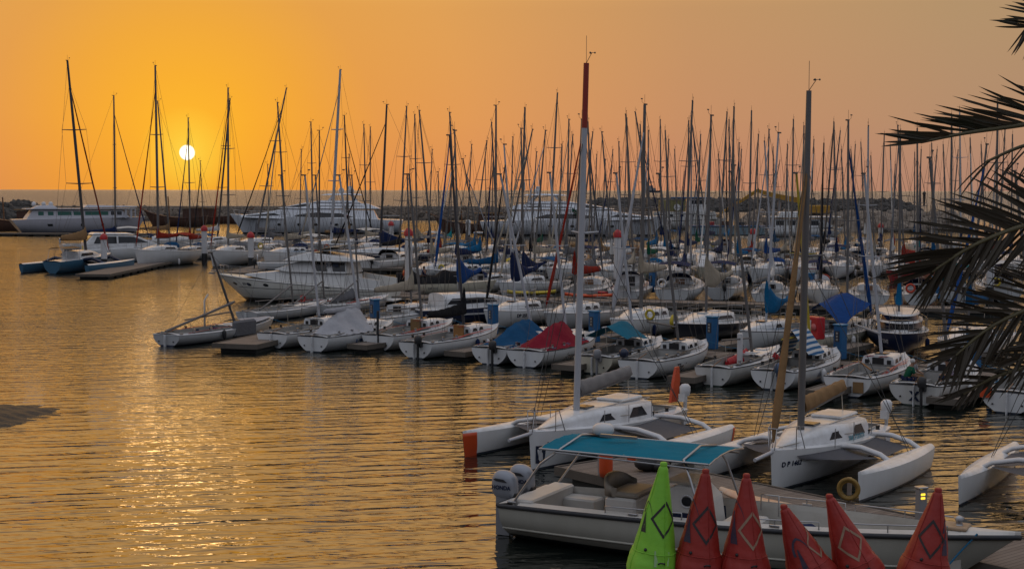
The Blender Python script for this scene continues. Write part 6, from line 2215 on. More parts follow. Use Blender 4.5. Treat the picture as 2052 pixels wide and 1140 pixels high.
# dark emblem panel on the bow, and the raised rudder
mb = MB()
mb.add([H.P(.955 + dx, H.u_at(.955, .45 + dz), 1, .012) for dx, dz in ((-.022, -.26), (.022, -.26), (.022, .26), (-.022, .26))], [(0, 1, 2, 3)])
em = mb.build('emblem_panel', P_NAVY, root)
mb = MB()
mb.add([H.P(.955 + .010 * math.cos(t_) , H.u_at(.955, .40 + .15 * math.sin(t_)), 1, .018) for t_ in [2 * math.pi * j / 10 for j in range(10)]], [tuple(range(10))])
mb.add([H.P(.955 + dx, H.u_at(.955, .56 + dz), 1, .018) for dx, dz in ((-.004, 0), (.004, 0), (.004, .12), (-.004, .12))], [(0, 1, 2, 3)])
mb.build('emblem', P_WHITE, em)
rd = MB()
rd.loft([[(-4.35 - dx, .05 * dy, 1.0) for dx, dy in ((-.24, -1), (.24, -.6), (.24, .6), (-.24, 1))], [(-4.55 - dx, .05 * dy, 1.7) for dx, dy in ((-.24, -1), (.22, -.6), (.22, .6), (-.24, 1))],
         [(-4.6 - dx, .04 * dy, 2.15) for dx, dy in ((-.12, -1), (.10, -.6), (.10, .6), (-.12, 1))]], True, False)
rd.build('raised_rudder', P_ORANGE, root)

ret2 = trimaran((1545, 988), 2.0, 214, (1621, 182), 7.4, 'white trimaran lettered TRIPLE DUTCH with tan boom cover and tan wrapped headsail', 2.35, None, C_TAN, C_TAN, None, 5.8, ('D P 1462', 'TRIPLE DUTCH', 1), ALU, setb=.25)
trimaran((2135, 1052), 2.2, 211, (2200, 200), 7.6, 'trimaran mostly out of frame at the right edge, one float and its beams showing', 2.7, None, C_GREY, None, None, 6.6, None, ALUW)

# ------------------------------------------------------------------ dock between the trimarans and the power boat
D0 = G(1185, 925, .5)
D1 = G(2300, 1165, .5)
dd = (D1 - D0).normalized()
pontoon(D0, D1, 2.5, 'foreground plank pontoon between the trimarans and the open power boat', z=.5)


def dock_pt(s_, off=0, z=.5):
    nrm_ = Vector((-dd.y, dd.x, 0))
    q_ = D0 + dd * s_ + nrm_ * off
    return Vector((q_.x, q_.y, z))


def light_post(px, py, label):
    p_ = G(px, py, .5)
    root = empty('dock_light', (p_.x, p_.y, .5), R(20), label, 'dock light', 'grey dock light posts')
    root.scale = (.8, .8, .85)
    MB().box((0, 0, .45), (.26, .22, .9), bev=.02).build('post', M('post_grey', (.25, .25, .26), .5, 0, .3), root)
    lm = bpy.data.materials.new('lamp_glow') if 'lamp_glow' not in MATS else MATS['lamp_glow']
    if 'lamp_glow' not in MATS:
        lm.use_nodes = True
        b_ = lm.node_tree.nodes['Principled BSDF']
        b_.inputs['Emission Color'].default_value = (1, .62, .04, 1)
        b_.inputs['Emission Strength'].default_value = 1.6
        b_.inputs['Base Color'].default_value = (.6, .4, .05, 1)
        MATS['lamp_glow'] = lm
    for z_ in (.66, .76):
        MB().box((-.02, -.115, z_), (.14, .03, .06), bev=.01).build('lamp', lm, root)
    MB().box((0, 0, .93), (.32, .28, .06), bev=.02).build('cap', STEEL, root)
    return root


light_post(1845, 1045, 'grey dock light post with yellow lamp left of the tallest right hand buoy')
light_post(1207, 952, 'grey dock light post with yellow lamp beside the orange fender')
light_post(1582, 699, 'small lit yellow lamp by the red cabinet on the near walkway')
# orange fender, surf board, hose reel, bundle on the dock
root = empty('paddle_board', dock_pt(7.4, -.75, .62), math.atan2(dd.y, dd.x), 'weathered orange and white paddle board lying along the dock edge', 'paddle board')
n_ = 30
rings = []
for i in range(n_ + 1):
    k = i / n_
    w_ = .36 * math.sin(math.pi * min(.99, max(.01, k))) ** .45
    x_ = -1.9 + 3.8 * k
    rings.append([(x_, w_ * math.cos(a), .07 * math.sin(a) + .10 * abs(2 * k - 1) ** 3) for a in [2 * math.pi * j / 12 for j in range(12)]])
BOARD = M('board_orange_white', (0.60, .50, .38), .45, 0, 1.0, (.62, .16, .03), .9)
MB().loft(rings, True, True).build('board', BOARD, root)
for i, x_ in enumerate((-1.2, 1.0)):
    MB().box((x_, 0, -.09), (.1, .6, .08)).build('support', FASC, root)
root = empty('hose_reel', G(1700, 1008, .5), R(-20), 'yellow coiled hose on a stand behind the leaning buoys', 'hose reel')
MB().torus((0, 0, .35), .24, .045, 'Y').torus((0, .05, .33), .20, .04, 'Y').build('coiled_hose', M('hose_dull_yellow', (.28, .17, .03), .6, 0, .6, (.1, .06, .03), 6), root)
MB().box((0, .15, .3), (.1, .08, .6)).build('stand', STEEL, root)
root = empty('fender_ball', G(1214, 958, .5), 0, 'orange cylindrical fender leaning on the dock near the light post', 'fender')
MB().lathe([(.03, 0), (.16, .06), (.18, .2), (.18, .75), (.14, .88), (.03, .93)], n=16).build('fender_body', P_ORANGE, root)
root = empty('gear_heap', dock_pt(1.9, .3), R(30), 'heap of black gear bags on the dock under the canopy edge', 'gear bags')
for i, (x_, y_, r_) in enumerate(((0, 0, .3), (.5, .1, .25), (.25, -.25, .22))):
    MB().ball((x_, y_, r_ * .7), r_, sc=(1.3, 1, .7)).build('bag', BLACK if i != 1 else C_BLACK, root)
root = empty('fire_cabinet', G(1632, 716, .5), R(25), 'red hose cabinet on a post beside the striped cloth boat', 'hose cabinet')
MB().box((0, 0, .5), (.12, .12, 1.0)).build('post', P_RED, root)
cb = MB().box((0, 0, 1.35), (.45, .95, 1.0), bev=.04).build('cabinet', P_RED, root)
MB().box((-.235, .14, 1.4), (.02, .34, .6)).build('sign_plate', P_WHITE, cb)
MB().lathe([(.16, 0), (.16, .05), (.02, .06)], (0, 0, 0), 14).build('hose_drum', M('pale_red', (.5, .12, .12), .5), cb).matrix_local = Matrix.Translation((-.24, -.26, 1.4)) @ Matrix.Rotation(R(-90), 4, 'Y')

# ------------------------------------------------------------------ open power boat with blue canopy
f = Vector((.883, -.469, 0))
p = Vector((.469, .883, 0))
Lp = 11.15
Cp = Vector((.26, 33.55, 0)) + f * (Lp / 2)
pb = empty('open_power_boat', Cp, math.atan2(f.y, f.x), 'long cream open power boat with bright blue canopy and two silver outboards', 'power boat')
CREAMH = M('power_boat_hull', (.46, .45, .39), .3, 0, .4, (.3, .28, .22), 1.2, boot=((.015, .017, .02), .17), streak=True)
H = Hull(Lp, 2.7, .90, 1.18, .02, .35, .90, .40, 1.7, .10, 3.2, 1.0, 2.0)
ho = H.mesh(36, 12).build('hull', CREAMH, pb)
ST = M('hull_strake', (.36, .35, .31), .4, 0, .3)
for s_ in (1, -1):
    mb = MB()
    mb.tube([H.P(t, H.u_at(t, .34 + .1 * t), s_, .0) for t in [i / 24 * .93 for i in range(25)]], .03, 6)
    mb.build('spray_rail', CREAMH, ho)
toe_rail(H, .055, 0.0, -.03, 40, 1.012).build('rub_rail', RUB, pb)
LINER = M('boat_liner', (.55, .53, .48), .5, 0, .5, (.3, .26, .2), 1.6)
INNER = M('boat_inner_white', (.60, .58, .54), .45, 0, .4, (.36, .32, .27), 1.4)
# side decks and liner
n = 40
t0, t1 = .045, .90


def inner_w(t):
    return max(.02, H.hb(t) - .20)


dk = MB()
ri = []
for s_ in (1, -1):
    a_, b_ = [], []
    for i in range(n + 1):
        t = t0 + (t1 - t0) * i / n
        e = H.edge(t, 1.0, .01, s_)
        a_.append(e)
        b_.append(Vector((e.x, s_ * inner_w(t), e.z + .05)))
    for i in range(n):
        dk.add([a_[i], a_[i + 1], b_[i + 1], b_[i]], [(0, 1, 2, 3)], True)
    ri.append(b_)
dk.add([H.edge(0, 1, .01, 1), H.edge(0, 1, .01, -1), ri[1][0], ri[0][0]], [(0, 1, 2, 3)])
dk.build('gunwale', INNER, pb)
loop = ri[0] + ri[1][::-1]
li = MB()
flo = [Vector((q.x, q.y * .96, .40)) for q in loop]
li.loft([loop, [Vector((q.x, q.y * .985, q.z - .12)) for q in loop], flo], False, False)
li.add(flo, [tuple(range(len(flo)))])
li.build('cockpit_liner', LINER, pb)
fd = MB()
for i in range(10):
    ta, tb = t1 + (1 - t1) * i / 10, t1 + (1 - t1) * (i + 1) / 10
    A = [H.edge(ta, k, .02 + .07 * (1 - k * k), 1) for k in (1, .5, 0)] + [H.edge(ta, k, .02 + .07 * (1 - k * k), -1) for k in (.5, 1)]
    B = [H.edge(tb, k, .02 + .07 * (1 - k * k), 1) for k in (1, .5, 0)] + [H.edge(tb, k, .02 + .07 * (1 - k * k), -1) for k in (.5, 1)]
    for j in range(4):
        fd.add([A[j], A[j + 1], B[j + 1], B[j]], [(0, 1, 2, 3)], True)
fd.build('foredeck', INNER, pb)
XS = lambda s_: -Lp / 2 + s_
# forward raised floor and storage boxes
MB().loft([[(XS(s_), k * (H.hb(s_ / Lp) - .24), z_) for k, z_ in ((-1, .42), (1, .42), (1, zz), (-1, zz))] for s_, zz in ((6.2, .62), (7.6, .62), (9.0, .66), (9.8, .72))], True, False).build('raised_floor', LINER, pb)
MB().box((XS(5.35), 0, .62), (.8, 1.5, .45), bev=.04).build('step_box', INNER, pb)
MB().box((XS(.55), .0, .72), (.55, 2.2, .62), bev=.04).build('transom_bench', INNER, pb)
MB().box((XS(1.2), .75, .62), (.9, .55, .4), bev=.04).build('side_locker', INNER, pb)
MB().box((XS(9.85), 0, 1.24), (.6, .55, .07), bev=.02).build('anchor_hatch', M('hatch_tan', (.4, .28, .18), .6, 0, .4), pb)
MB().lathe([(.09, 0), (.06, .06), (.11, .16), (.02, .2)], (XS(9.95), 0, 1.27), 12).build('anchor_winch', STEEL, pb)
# leaning post seat
se = MB().box((XS(2.75), 0, .80), (.75, 1.25, .80), bev=.05).build('seat_box', INNER, pb)
SEATM = M('seat_vinyl', (.30, .26, .21), .55, 0, .4, (.16, .13, .1), 3)
MB().box((XS(2.8), 0, 1.26), (.72, 1.2, .14), bev=.05).build('seat_cushion', SEATM, se)
bk = MB()
rings = []
for i in range(17):
    a = math.pi * (i / 16)
    y_ = .62 * math.cos(a)
    x_ = XS(2.62) - .32 * math.sin(a) ** .6
    rings.append([(x_ - .05, y_ * 1.04, 1.22), (x_ + .05, y_ * .94, 1.22), (x_ + .03, y_ * .94, 1.42 + .22 * math.sin(a)), (x_ - .07, y_ * 1.04, 1.42 + .22 * math.sin(a))])
bk.loft(rings, True, True)
bk.build('seat_back', SEATM, se)
# console
cz, w = house(pb, 'console', [(XS(3.75), .42), (XS(3.80), 1.50), (XS(4.10), 1.62), (XS(4.45), 1.58), (XS(4.75), 1.30), (XS(4.85), .42)], .58, .50, INNER)
for s_ in (1, -1):
    pane(cz, [(XS(3.78), .45), (XS(3.80), 1.02), (XS(4.80), 1.02), (XS(4.83), .45)], w, s_, P_NAVY, 'navy_panel')
    mb = MB().add([(XS(4.30) + .14 * math.cos(t_), s_ * (w(1.26) + .022), 1.27 + .10 * math.sin(t_)) for t_ in [2 * math.pi * j / 18 for j in range(18)]], [tuple(range(18))])
    mb.build('porthole', GLASS, cz)
    mb = MB().torus((XS(4.30), s_ * (w(1.26) + .02), 1.27), .135, .016, 'Y', 22, 6)
    mb.build('porthole_ring', P_WHITE, cz)
MB().box((XS(4.1), 0, 1.66), (.62, 1.0, .05)).build('dash_top', M('dash_tan', (.38, .26, .15), .5, 0, .4), cz)
ws = MB()
WSM = bpy.data.materials.new('clear_windshield')
WSM.use_nodes = True
_b = WSM.node_tree.nodes['Principled BSDF']
_b.inputs['Base Color'].default_value = (.75, .72, .62, 1)
_b.inputs['Roughness'].default_value = .12
_b.inputs['Alpha'].default_value = .35
ws.add([(XS(4.50), -.52, 1.62), (XS(4.50), .52, 1.62), (XS(4.12), .46, 2.12), (XS(4.12), -.46, 2.12)], [(0, 1, 2, 3)])
for s_ in (1, -1):
    ws.add([(XS(4.50), s_ * .52, 1.62), (XS(3.9), s_ * .54, 1.60), (XS(3.85), s_ * .48, 1.95), (XS(4.12), s_ * .46, 2.12)], [(0, 1, 2, 3)])
ws.build('windshield', WSM, cz)
MB().torus((XS(3.62), 0, 1.28), .19, .018, 'X').build('steering_wheel', BLACK, cz)
# canopy and frame
CANM = M('canopy_blue', (.001, .165, .25), .85, 0, .5, (.001, .10, .16), 1.6, .02, 3)
CANM.node_tree.nodes['Principled BSDF'].inputs['Specular IOR Level'].default_value = .1
cx0, cx1, chw, cz_ = XS(1.0), XS(5.0), 1.12, 2.24


def can(a, b):
    v = 2 * b - 1
    return Vector((cx0 + (cx1 - cx0) * a, v * chw, cz_ + .07 * (1 - v * v) + .03 * math.cos(a * 4 * math.pi) * (1 - v * v) - .02 * math.sin(b * 31) * .3))


cb_ = MB().grid(can, 24, 16)
cb_.grid(lambda a, b: can(a, b) - Vector((0, 0, .025)), 24, 16)
cano = cb_.build('canopy', CANM, pb)
ln = MB()
for b in (0, 1):
    ln.tube([can(i / 12, b) for i in range(13)], .022, 6)
for a in (0, .5, 1):
    ln.tube([can(a, i / 12) - Vector((0, 0, .02)) for i in range(13)], .02, 6)
ln.build('canopy_hem', STEEL, cano)
for s_ in (1, -1):
    for sx, tx in ((.35, 1.5), (4.9, 4.4)):
        t = sx / Lp
        MB().tube([(XS(sx), s_ * (H.hb(t) - .12), H.sheer(t) + .05), (XS(sx * .4 + tx * .6), s_ * chw * 1.02, 1.9), (XS(tx), s_ * chw * .9, cz_ + .03), (XS(tx), 0, cz_ + .17)], .028, 8).build('canopy_post', STEEL, pb)
    MB().tube([(XS(1.4), s_ * chw, cz_ - .05), (XS(4.9), s_ * chw, cz_ - .12)], .02, 6).build('canopy_brace', STEEL, pb)
MB().box((XS(2.4), .1, cz_ + .20), (.9, .08, .06)).build('canopy_rack', STEEL, pb)
MB().lathe([(.20, 0), (.25, .05), (.25, .16), (.19, .23), (.02, .26)], (XS(1.7), .80, cz_ + .10), 18).build('radar_dome', P_WHITE, pb)
# rails on the gunwales
for s_ in (1, -1):
    for a_, b_ in ((.24, .40), (.50, .66), (.68, .88)):
        rl = MB()
        pts = [H.edge(a_ + (b_ - a_) * i / 6, .93, .18, s_) for i in range(7)]
        rl.tube([H.edge(a_, .93, .02, s_)] + pts + [H.edge(b_, .93, .02, s_)], .016, 6)
        rl.tube([H.edge((a_ + b_) / 2, .93, .02, s_), pts[3]], .014, 5)
        rl.build('hand_rail', STEEL, pb)
MB().tube([(XS(5.6), .6, 1.0), (XS(5.6), .6, 1.35), (XS(6.0), .6, 1.35), (XS(6.0), .6, .9)], .018, 6).build('grab_rail', STEEL, pb)
rb = MB().tube([H.edge(.62, 1.03, .1, -1), H.edge(.62, 1.06, -.2, -1), H.edge(.625, 1.07, -.9, -1)], .022, 5).tube([H.edge(.93, 1.05, .05, -1), H.edge(.90, 1.1, -.35, -1), H.edge(.87, 1.3, -.8, -1)], .02, 5)
rb.build('mooring_line', ROPEB, pb)
for k_, (x_, y_, z_, sz, mt) in enumerate(((2.0, -.7, .55, (.55, .38, .34), P_WHITE), (3.2, .85, .50, (.4, .3, .22), P_BLUE), (6.6, .3, .72, (.7, .45, .2), C_NAVY), (7.9, -.2, .74, (.5, .5, .18), BLACK))):
    MB().box((XS(x_), y_, z_), sz, .3 * k_, bev=.05).build('storage_box', mt, pb)
for k_, (x_, y_, z_) in enumerate(((1.7, .2, .44), (6.9, -.5, .68), (8.7, .15, .72))):
    MB().torus((XS(x_), y_, z_), .20, .05).torus((XS(x_) + .03, y_, z_ + .07), .17, .04).build('coiled_rope', ROPE if k_ != 1 else ROPEB, pb)
for s_ in (1, -1):
    for t_ in (.03, .30, .58, .85):
        e_ = H.edge(t_, .95, .06, s_)
        MB().box(e_, (.22, .05, .05), bev=.01).build('deck_cleat', STEEL, pb)
MB().box((XS(5.5), -.2, .95), (.18, .14, .22), bev=.02).build('water_bottle', P_BLUE, pb)

SILV = M('outboard_silver', (.30, .32, .36), .32, .25, .25, (.25, .25, .27), 2)


def big_outboard(y_):
    o = empty('outboard_motor', (XS(-.20), y_, .98), 0)
    o.parent = pb
    o.scale = (.84, .84, .84)
    mb = MB()
    rings = []
    for z_, x0, x1, w_ in ((-.10, -.34, .30, .15), (.0, -.42, .34, .21), (.22, -.44, .34, .235), (.42, -.42, .30, .225), (.55, -.36, .20, .19), (.62, -.26, .06, .12), (.64, -.18, -.02, .04)):
        cx_, rx = (x0 + x1) / 2, (x1 - x0) / 2
        rings.append([(cx_ + rx * (abs(math.cos(a)) ** .7) * (1 if math.cos(a) > 0 else -1), w_ * (abs(math.sin(a)) ** .8) * (1 if math.sin(a) > 0 else -1), z_) for a in [2 * math.pi * j / 24 for j in range(24)]])
    mb.loft(rings, True, True)
    cw = mb.build('cowling', SILV, o)
    for s_ in (1, -1):
        mb = MB().add([(-.30, s_ * .238, .40), (-.24, s_ * .236, .44), (.02, s_ * .236, .42), (.14, s_ * .236, .34), (.0, s_ * .242, .34), (-.2, s_ * .242, .36)], [(0, 1, 2, 3, 4, 5)])
        mb.build('air_intake', BLACK, cw)
        text_on('lettering', 'HONDA', .155, (lambda s__: (lambda x, yy: Vector((-.04 + (x if s__ < 0 else -x), s__ * .245, .14 + yy))))(s_), P_NAVY, cw, bold=.006)
    lg = MB().loft([[(x_ * .5 - .06, yy * .5, z_) for x_, yy in ((-.4, -.3), (.4, -.25), (.4, .25), (-.4, .3))] for z_ in (-.08, -.55, -1.15)], True, False)
    lg.box((-.06, 0, -1.2), (.6, .12, .14), bev=.04)
    lg.build('motor_leg', M('outboard_leg', (.25, .26, .28), .4, .2), o)
    MB().box((.24, 0, -.12), (.22, .26, .34), bev=.03).build('bracket', BLACK, o)
    return o


big_outboard(-.42)
big_outboard(.42)
# ------------------------------------------------------------------ racing buoys on the quay
QZ = 2.2


def buoy_mat(name, c, d):
    return M(name, c, .55, 0, .55, d, 2.4, .02, 5)


BG = buoy_mat('buoy_lime', (.22, .55, .035), (.10, .34, .03))
BR = buoy_mat('buoy_red', (.30, .018, .010), (.20, .012, .012))
BR2 = buoy_mat('buoy_red_worn', (.33, .02, .012), (.16, .012, .012))
INK = M('printed_black', (.012, .012, .014), .6, 0, .4, (.06, .03, .03), 9)
INKB = M('printed_navy', (.03, .03, .06), .6, 0, .5, (.12, .03, .03), 9)
INKT = M('printed_tan', (.30, .20, .13), .6, 0, .5, (.22, .08, .05), 9)


def race_buoy(tip, basepx, Y0, mat, label, dia, logo, rb=.38, seed=0, da=0.0, dz_=0.9, logo_k=1.0):
    rnd = random.Random(seed)
    tp = AT(tip[0], tip[1], Y0)
    bs = Vector(((basepx - 1026) / FPX * Y0, Y0, QZ))
    # keep the base centre on the quay
    root = empty('racing_buoy', bs, 0, label, 'race buoy', 'conical racing buoys standing on the quay')
    ax = tp - bs
    Lb = ax.length
    z = ax.normalized()
    # frame: x to the right, y away from the viewer
    x = Vector((1, 0, 0))
    x = (x - z * x.dot(z)).normalized()
    y = z.cross(x)
    prof = [(0, .70), (.03, .94), (.10, 1.04), (.17, 1.0), (.23, .92), (.32, .82), (.5, .65), (.65, .51), (.8, .355), (.9, .255), (.96, .20), (.985, .175), (1.0, .11)]

    def rad(k):
        for (a, ra), (b, rb_) in zip(prof[:-1], prof[1:]):
            if k <= b:
                return rb * (ra + (rb_ - ra) * (k - a) / (b - a))
        return rb * prof[-1][1]

    def S_(a, k, off=0.0):
        fold = 1 + .03 * math.sin(5 * a + seed) * (1 - k) + .018 * math.sin(11 * a + 9 * k + seed) + .015 * math.sin(3 * a + 17 * k) + .010 * math.sin(23 * a - 31 * k) * (1 - k) + (.02 * math.sin(38 * k + 2 * a) if .2 < k < .34 else 0)
        r = rad(k) * fold + off
        return z * (Lb * k) + x * (r * math.cos(a)) + y * (r * math.sin(a))
    mb = MB()
    mb.loft([[S_(2 * math.pi * j / 40, i / 46) for j in range(40)] for i in range(47)], True, True)
    body = mb.build('inflatable_body', mat, root)
    # welded seams, a carrying loop and a valve
    for a_ in (.35, 1.9, 3.6, 5.1):
        MB().tube([S_(a_, i / 30 * .97, .002) for i in range(31)], .007, 5).build('welded_seam', mat, body)
    mb = MB()
    mb.tube([S_(2 * math.pi * j / 36, .27, .001) for j in range(37)], .008, 5)
    mb.build('base_seam', mat, body)
    lp_ = MB().tube([S_(-1.2, .20, .0), S_(-1.25, .215, .05), S_(-1.4, .215, .05), S_(-1.45, .20, .0)], .012, 5)
    lp_.build('webbing_loop', BLACK, body)
    MB().ball(tuple(S_(-2.1, .30, .005)), .026, 8, 6).build('valve', BLACK, body)
    MB().lathe([(rb * .14, -.01), (rb * .15, .03), (rb * .11, .05)], z * Lb, 14).build('tip_cap', mat, root)
    MB().lathe([(rb * .62, 0), (rb * .66, .05), (rb * .5, .09)], (0, 0, 0), 20).build('ballast_skirt', BLACK, root)

    # printed marks, wrapped on the cone; h is metres up the axis, w metres around
    def put(u, h, off=.006):
        k = h / Lb
        a = -math.pi / 2 + da + u / max(.05, rad(k))
        return S_(a, min(.99, k), off)
    if dia:
        mb = MB()
        cz, sx, sz = Lb * dia[1], dia[2], dia[3]
        outer = [(0, sz), (sx, 0), (0, -sz), (-sx, 0)]
        seg = 8
        for q in range(4):
            a_, b_ = outer[q], outer[(q + 1) % 4]
            for i in range(seg):
                k0, k1 = i / seg, (i + 1) / seg
                P0 = (a_[0] + (b_[0] - a_[0]) * k0, a_[1] + (b_[1] - a_[1]) * k0)
                P1 = (a_[0] + (b_[0] - a_[0]) * k1, a_[1] + (b_[1] - a_[1]) * k1)
                kk = .80
                mb.add([put(dia[0] + P0[0], cz + P0[1]), put(dia[0] + P1[0], cz + P1[1]), put(dia[0] + P1[0] * kk, cz + P1[1] * kk), put(dia[0] + P0[0] * kk, cz + P0[1] * kk)], [(0, 1, 2, 3)], True)
        mb.build('diamond_mark', dia[4], body)
    if logo:
        u0, c0, sc, im = logo
        mb = MB()
        # curved crescent over a narrow arch
        n = 14
        for i in range(n):
            def cr(t, o_):
                a = math.pi * (1.02 - .98 * t)
                r1 = sc * (.16 if o_ else .115 + .045 * t)
                return (u0 + r1 * math.cos(a), Lb * c0 + r1 * 1.7 * math.sin(a) + (-.0 if t < .5 else -(t - .5) * sc * .35))
            t0_, t1_ = i / n, (i + 1) / n
            q_ = [cr(t0_, 1), cr(t1_, 1), cr(t1_, 0), cr(t0_, 0)]
            mb.add([put(*v_) for v_ in q_], [(0, 1, 2, 3)], True)
        for i in range(6):
            y0_, y1_ = Lb * c0 - sc * .46 + i / 6 * sc * .55, Lb * c0 - sc * .46 + (i + 1) / 6 * sc * .55
            w0_, w1_ = sc * .075 * (1 - i / 7), sc * .075 * (1 - (i + 1) / 7)
            xo = u0 - sc * .06
            mb.add([put(xo - w0_, y0_), put(xo + w0_, y0_), put(xo + w1_, y1_), put(xo - w1_, y1_)], [(0, 1, 2, 3)], True)
        mb.build('printed_logo', im, body)
    return root, put, Lb


r_, put, Lb = race_buoy((1330, 932), 1309, 21.25, BG, 'lime green racing buoy with a black diamond, leftmost of the buoys', (.08, .56, .21, .27, INK), (-.20, .60, .62, INK), .375, 1, 0.0)
pt_ = MB()
pt_.add([put(u_, h_) for u_, h_ in ((-.02, .30), (.20, .33), (.20, .52), (-.03, .53))], [(0, 1, 2, 3)])
pt_.build('repair_patch', M('patch_clear', (.30, .48, .22), .2), r_)
race_buoy((1414, 946), 1402, 21.2, BR, 'red racing buoy with a black diamond, second from the left', (.04, .55, .22, .28, INK), (-.20, .62, .85, INKB), .37, 2, 0.05)
race_buoy((1496, 955), 1499, 21.2, BR2, 'red racing buoy with a tan diamond, third from the left and upright', (.06, .52, .22, .28, INKT), (-.18, .64, .85, INKB), .37, 3, 0.05)
race_buoy((1571, 1017), 1645, 21.1, BR, 'red racing buoy leaning left with a cut off tan diamond, lowest of the buoys', (.24, .52, .17, .25, INKT), (-.02, .46, .9, INKB), .37, 4, 0.0)
race_buoy((1662, 996), 1742, 21.15, BR2, 'red racing buoy leaning left with a tan diamond, fifth from the left', (.02, .50, .21, .27, INKT), None, .37, 5, 0.0)
race_buoy((1880, 984), 1862, 21.1, BR, 'red racing buoy with a black diamond, standing alone at the right', (-.05, .52, .21, .28, INK), (.22, .60, .7, INKB), .38, 6, 0.0)

# ------------------------------------------------------------------ date palm at the right
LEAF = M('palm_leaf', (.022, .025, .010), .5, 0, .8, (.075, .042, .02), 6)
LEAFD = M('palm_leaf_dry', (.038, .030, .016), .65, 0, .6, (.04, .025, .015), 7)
RACH = M('palm_rachis', (.10, .085, .035), .5, 0, .5, (.06, .04, .02), 6)
PY = 8.2
crown = AT(2470, 330, PY)
palm = empty('date_palm', (crown.x, crown.y, QZ), 0, 'date palm standing just right of the frame, its fronds hanging into the picture', 'palm tree')
PO = Vector((crown.x, crown.y, QZ))
rings = []
zt = crown.z - QZ
for i in range(60):
    k = i / 59
    r = .22 + .03 * (i % 2) - .04 * k + (.06 if k > .93 else 0)
    rings.append([(r * math.cos(a) * (1 + .05 * math.sin(5 * a + i)), r * math.sin(a) * (1 + .05 * math.sin(5 * a + i)), zt * k) for a in [2 * math.pi * j / 14 for j in range(14)]])
MB().loft(rings, True, False).build('trunk', M('palm_trunk', (.10, .07, .05), .9, 0, .7, (.04, .03, .02), 5, .03, 14), palm)


def frond(pts, seed, ll=.46, n=46, up=1.0, dn=1.0, spread_=52, wdt=.017, mat=LEAF, ystep=0.0, start=.04, droop=.25, tipfan=1.0):
    rnd = random.Random(seed)
    P = [AT(px, py, PY + dy) - PO for px, py, dy in pts]
    # smooth curve through the points

    def cat(k):
        m = len(P) - 1
        s_ = min(m - 1e-6, k * m)
        i = int(s_)
        u = s_ - i
        p0, p1, p2, p3 = P[max(0, i - 1)], P[i], P[i + 1], P[min(m, i + 2)]
        return .5 * ((2 * p1) + (p2 - p0) * u + (2 * p0 - 5 * p1 + 4 * p2 - p3) * u * u + (3 * p1 - p0 - 3 * p2 + p3) * u ** 3)
    fr = empty('frond')
    fr.parent = palm
    ra = MB().tube([cat(i / 24) for i in range(25)], [.022 * (1 - .8 * i / 24) + .003 for i in range(25)], 6).build('rachis', RACH, fr)
    lf = MB()
    n = int(n * 1.55)
    for i in range(n):
        k = start + (1 - start) * i / (n - 1)
        for sd_ in (1, -1):
            if rnd.random() < .06:
                continue
            k2 = min(1, k + rnd.uniform(-.008, .008))
            o_ = cat(k2)
            t = (cat(min(1, k2 + .02)) - cat(max(0, k2 - .02))).normalized()
            yv = Vector((0, 1, 0))
            s = t.cross(yv).normalized()      # in the picture plane
            s = s if s.z > 0 else -s
            amt = up if sd_ > 0 else dn
            if amt <= 0:
                continue
            sp = R(spread_ * (1 - .55 * k ** 1.5) + rnd.uniform(-9, 9))
            tilt = rnd.uniform(-.3, .45)
            dv = (t * math.cos(sp) + (s * sd_) * math.sin(sp) * 1.0 + yv * tilt).normalized()
            ln = ll * amt * (0.55 + .45 * math.sin(math.pi * min(1, .15 + k * .8))) * rnd.uniform(.85, 1.12)
            if k > .93:
                ln *= .85
            w = wdt * .62 * rnd.uniform(.8, 1.15)
            wv = dv.cross(Vector((0, 1, .3))).normalized()
            m = 7
            cen, wid = [], []
            for j in range(m + 1):
                q = j / m
                c = o_ + dv * (ln * q) + Vector((0, 0, -droop * ln * q * q * rnd.uniform(.9, 1.1)))
                cen.append(c)
                wid.append(w * (math.sin(math.pi * min(1, .12 + q * .88)) ** .7) * (1 - .25 * q) + .0004)
            tw_ = rnd.uniform(-.5, .5)
            wv = (wv * math.cos(tw_) + Vector((0, 1, 0)) * math.sin(tw_)).normalized()
            fold = dv.cross(wv) * .35
            vs = []
            for c, ww in zip(cen, wid):
                vs += [c - wv * ww + fold * ww, c, c + wv * ww + fold * ww]
            fs = []
            for j in range(m):
                fs += [(3 * j, 3 * j + 1, 3 * j + 4, 3 * j + 3), (3 * j + 1, 3 * j + 2, 3 * j + 5, 3 * j + 4)]
            lf.add(vs, fs, True)
    lf.build('leaflets', mat, fr)
    return fr


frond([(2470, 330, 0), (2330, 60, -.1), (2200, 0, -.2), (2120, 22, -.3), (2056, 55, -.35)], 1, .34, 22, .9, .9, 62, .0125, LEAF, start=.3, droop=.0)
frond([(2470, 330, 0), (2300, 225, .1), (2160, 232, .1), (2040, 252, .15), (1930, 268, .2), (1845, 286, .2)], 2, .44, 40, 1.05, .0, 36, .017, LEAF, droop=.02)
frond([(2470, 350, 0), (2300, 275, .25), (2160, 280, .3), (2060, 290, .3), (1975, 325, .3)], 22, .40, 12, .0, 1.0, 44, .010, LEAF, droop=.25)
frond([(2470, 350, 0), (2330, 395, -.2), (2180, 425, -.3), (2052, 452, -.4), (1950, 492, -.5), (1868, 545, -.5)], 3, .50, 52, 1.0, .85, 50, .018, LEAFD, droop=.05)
frond([(2470, 380, 0), (2340, 500, -.1), (2200, 560, -.2), (2080, 610, -.3), (1985, 655, -.35), (1915, 712, -.4)], 4, .46, 48, .95, .85, 50, .016, LEAFD, droop=.05)
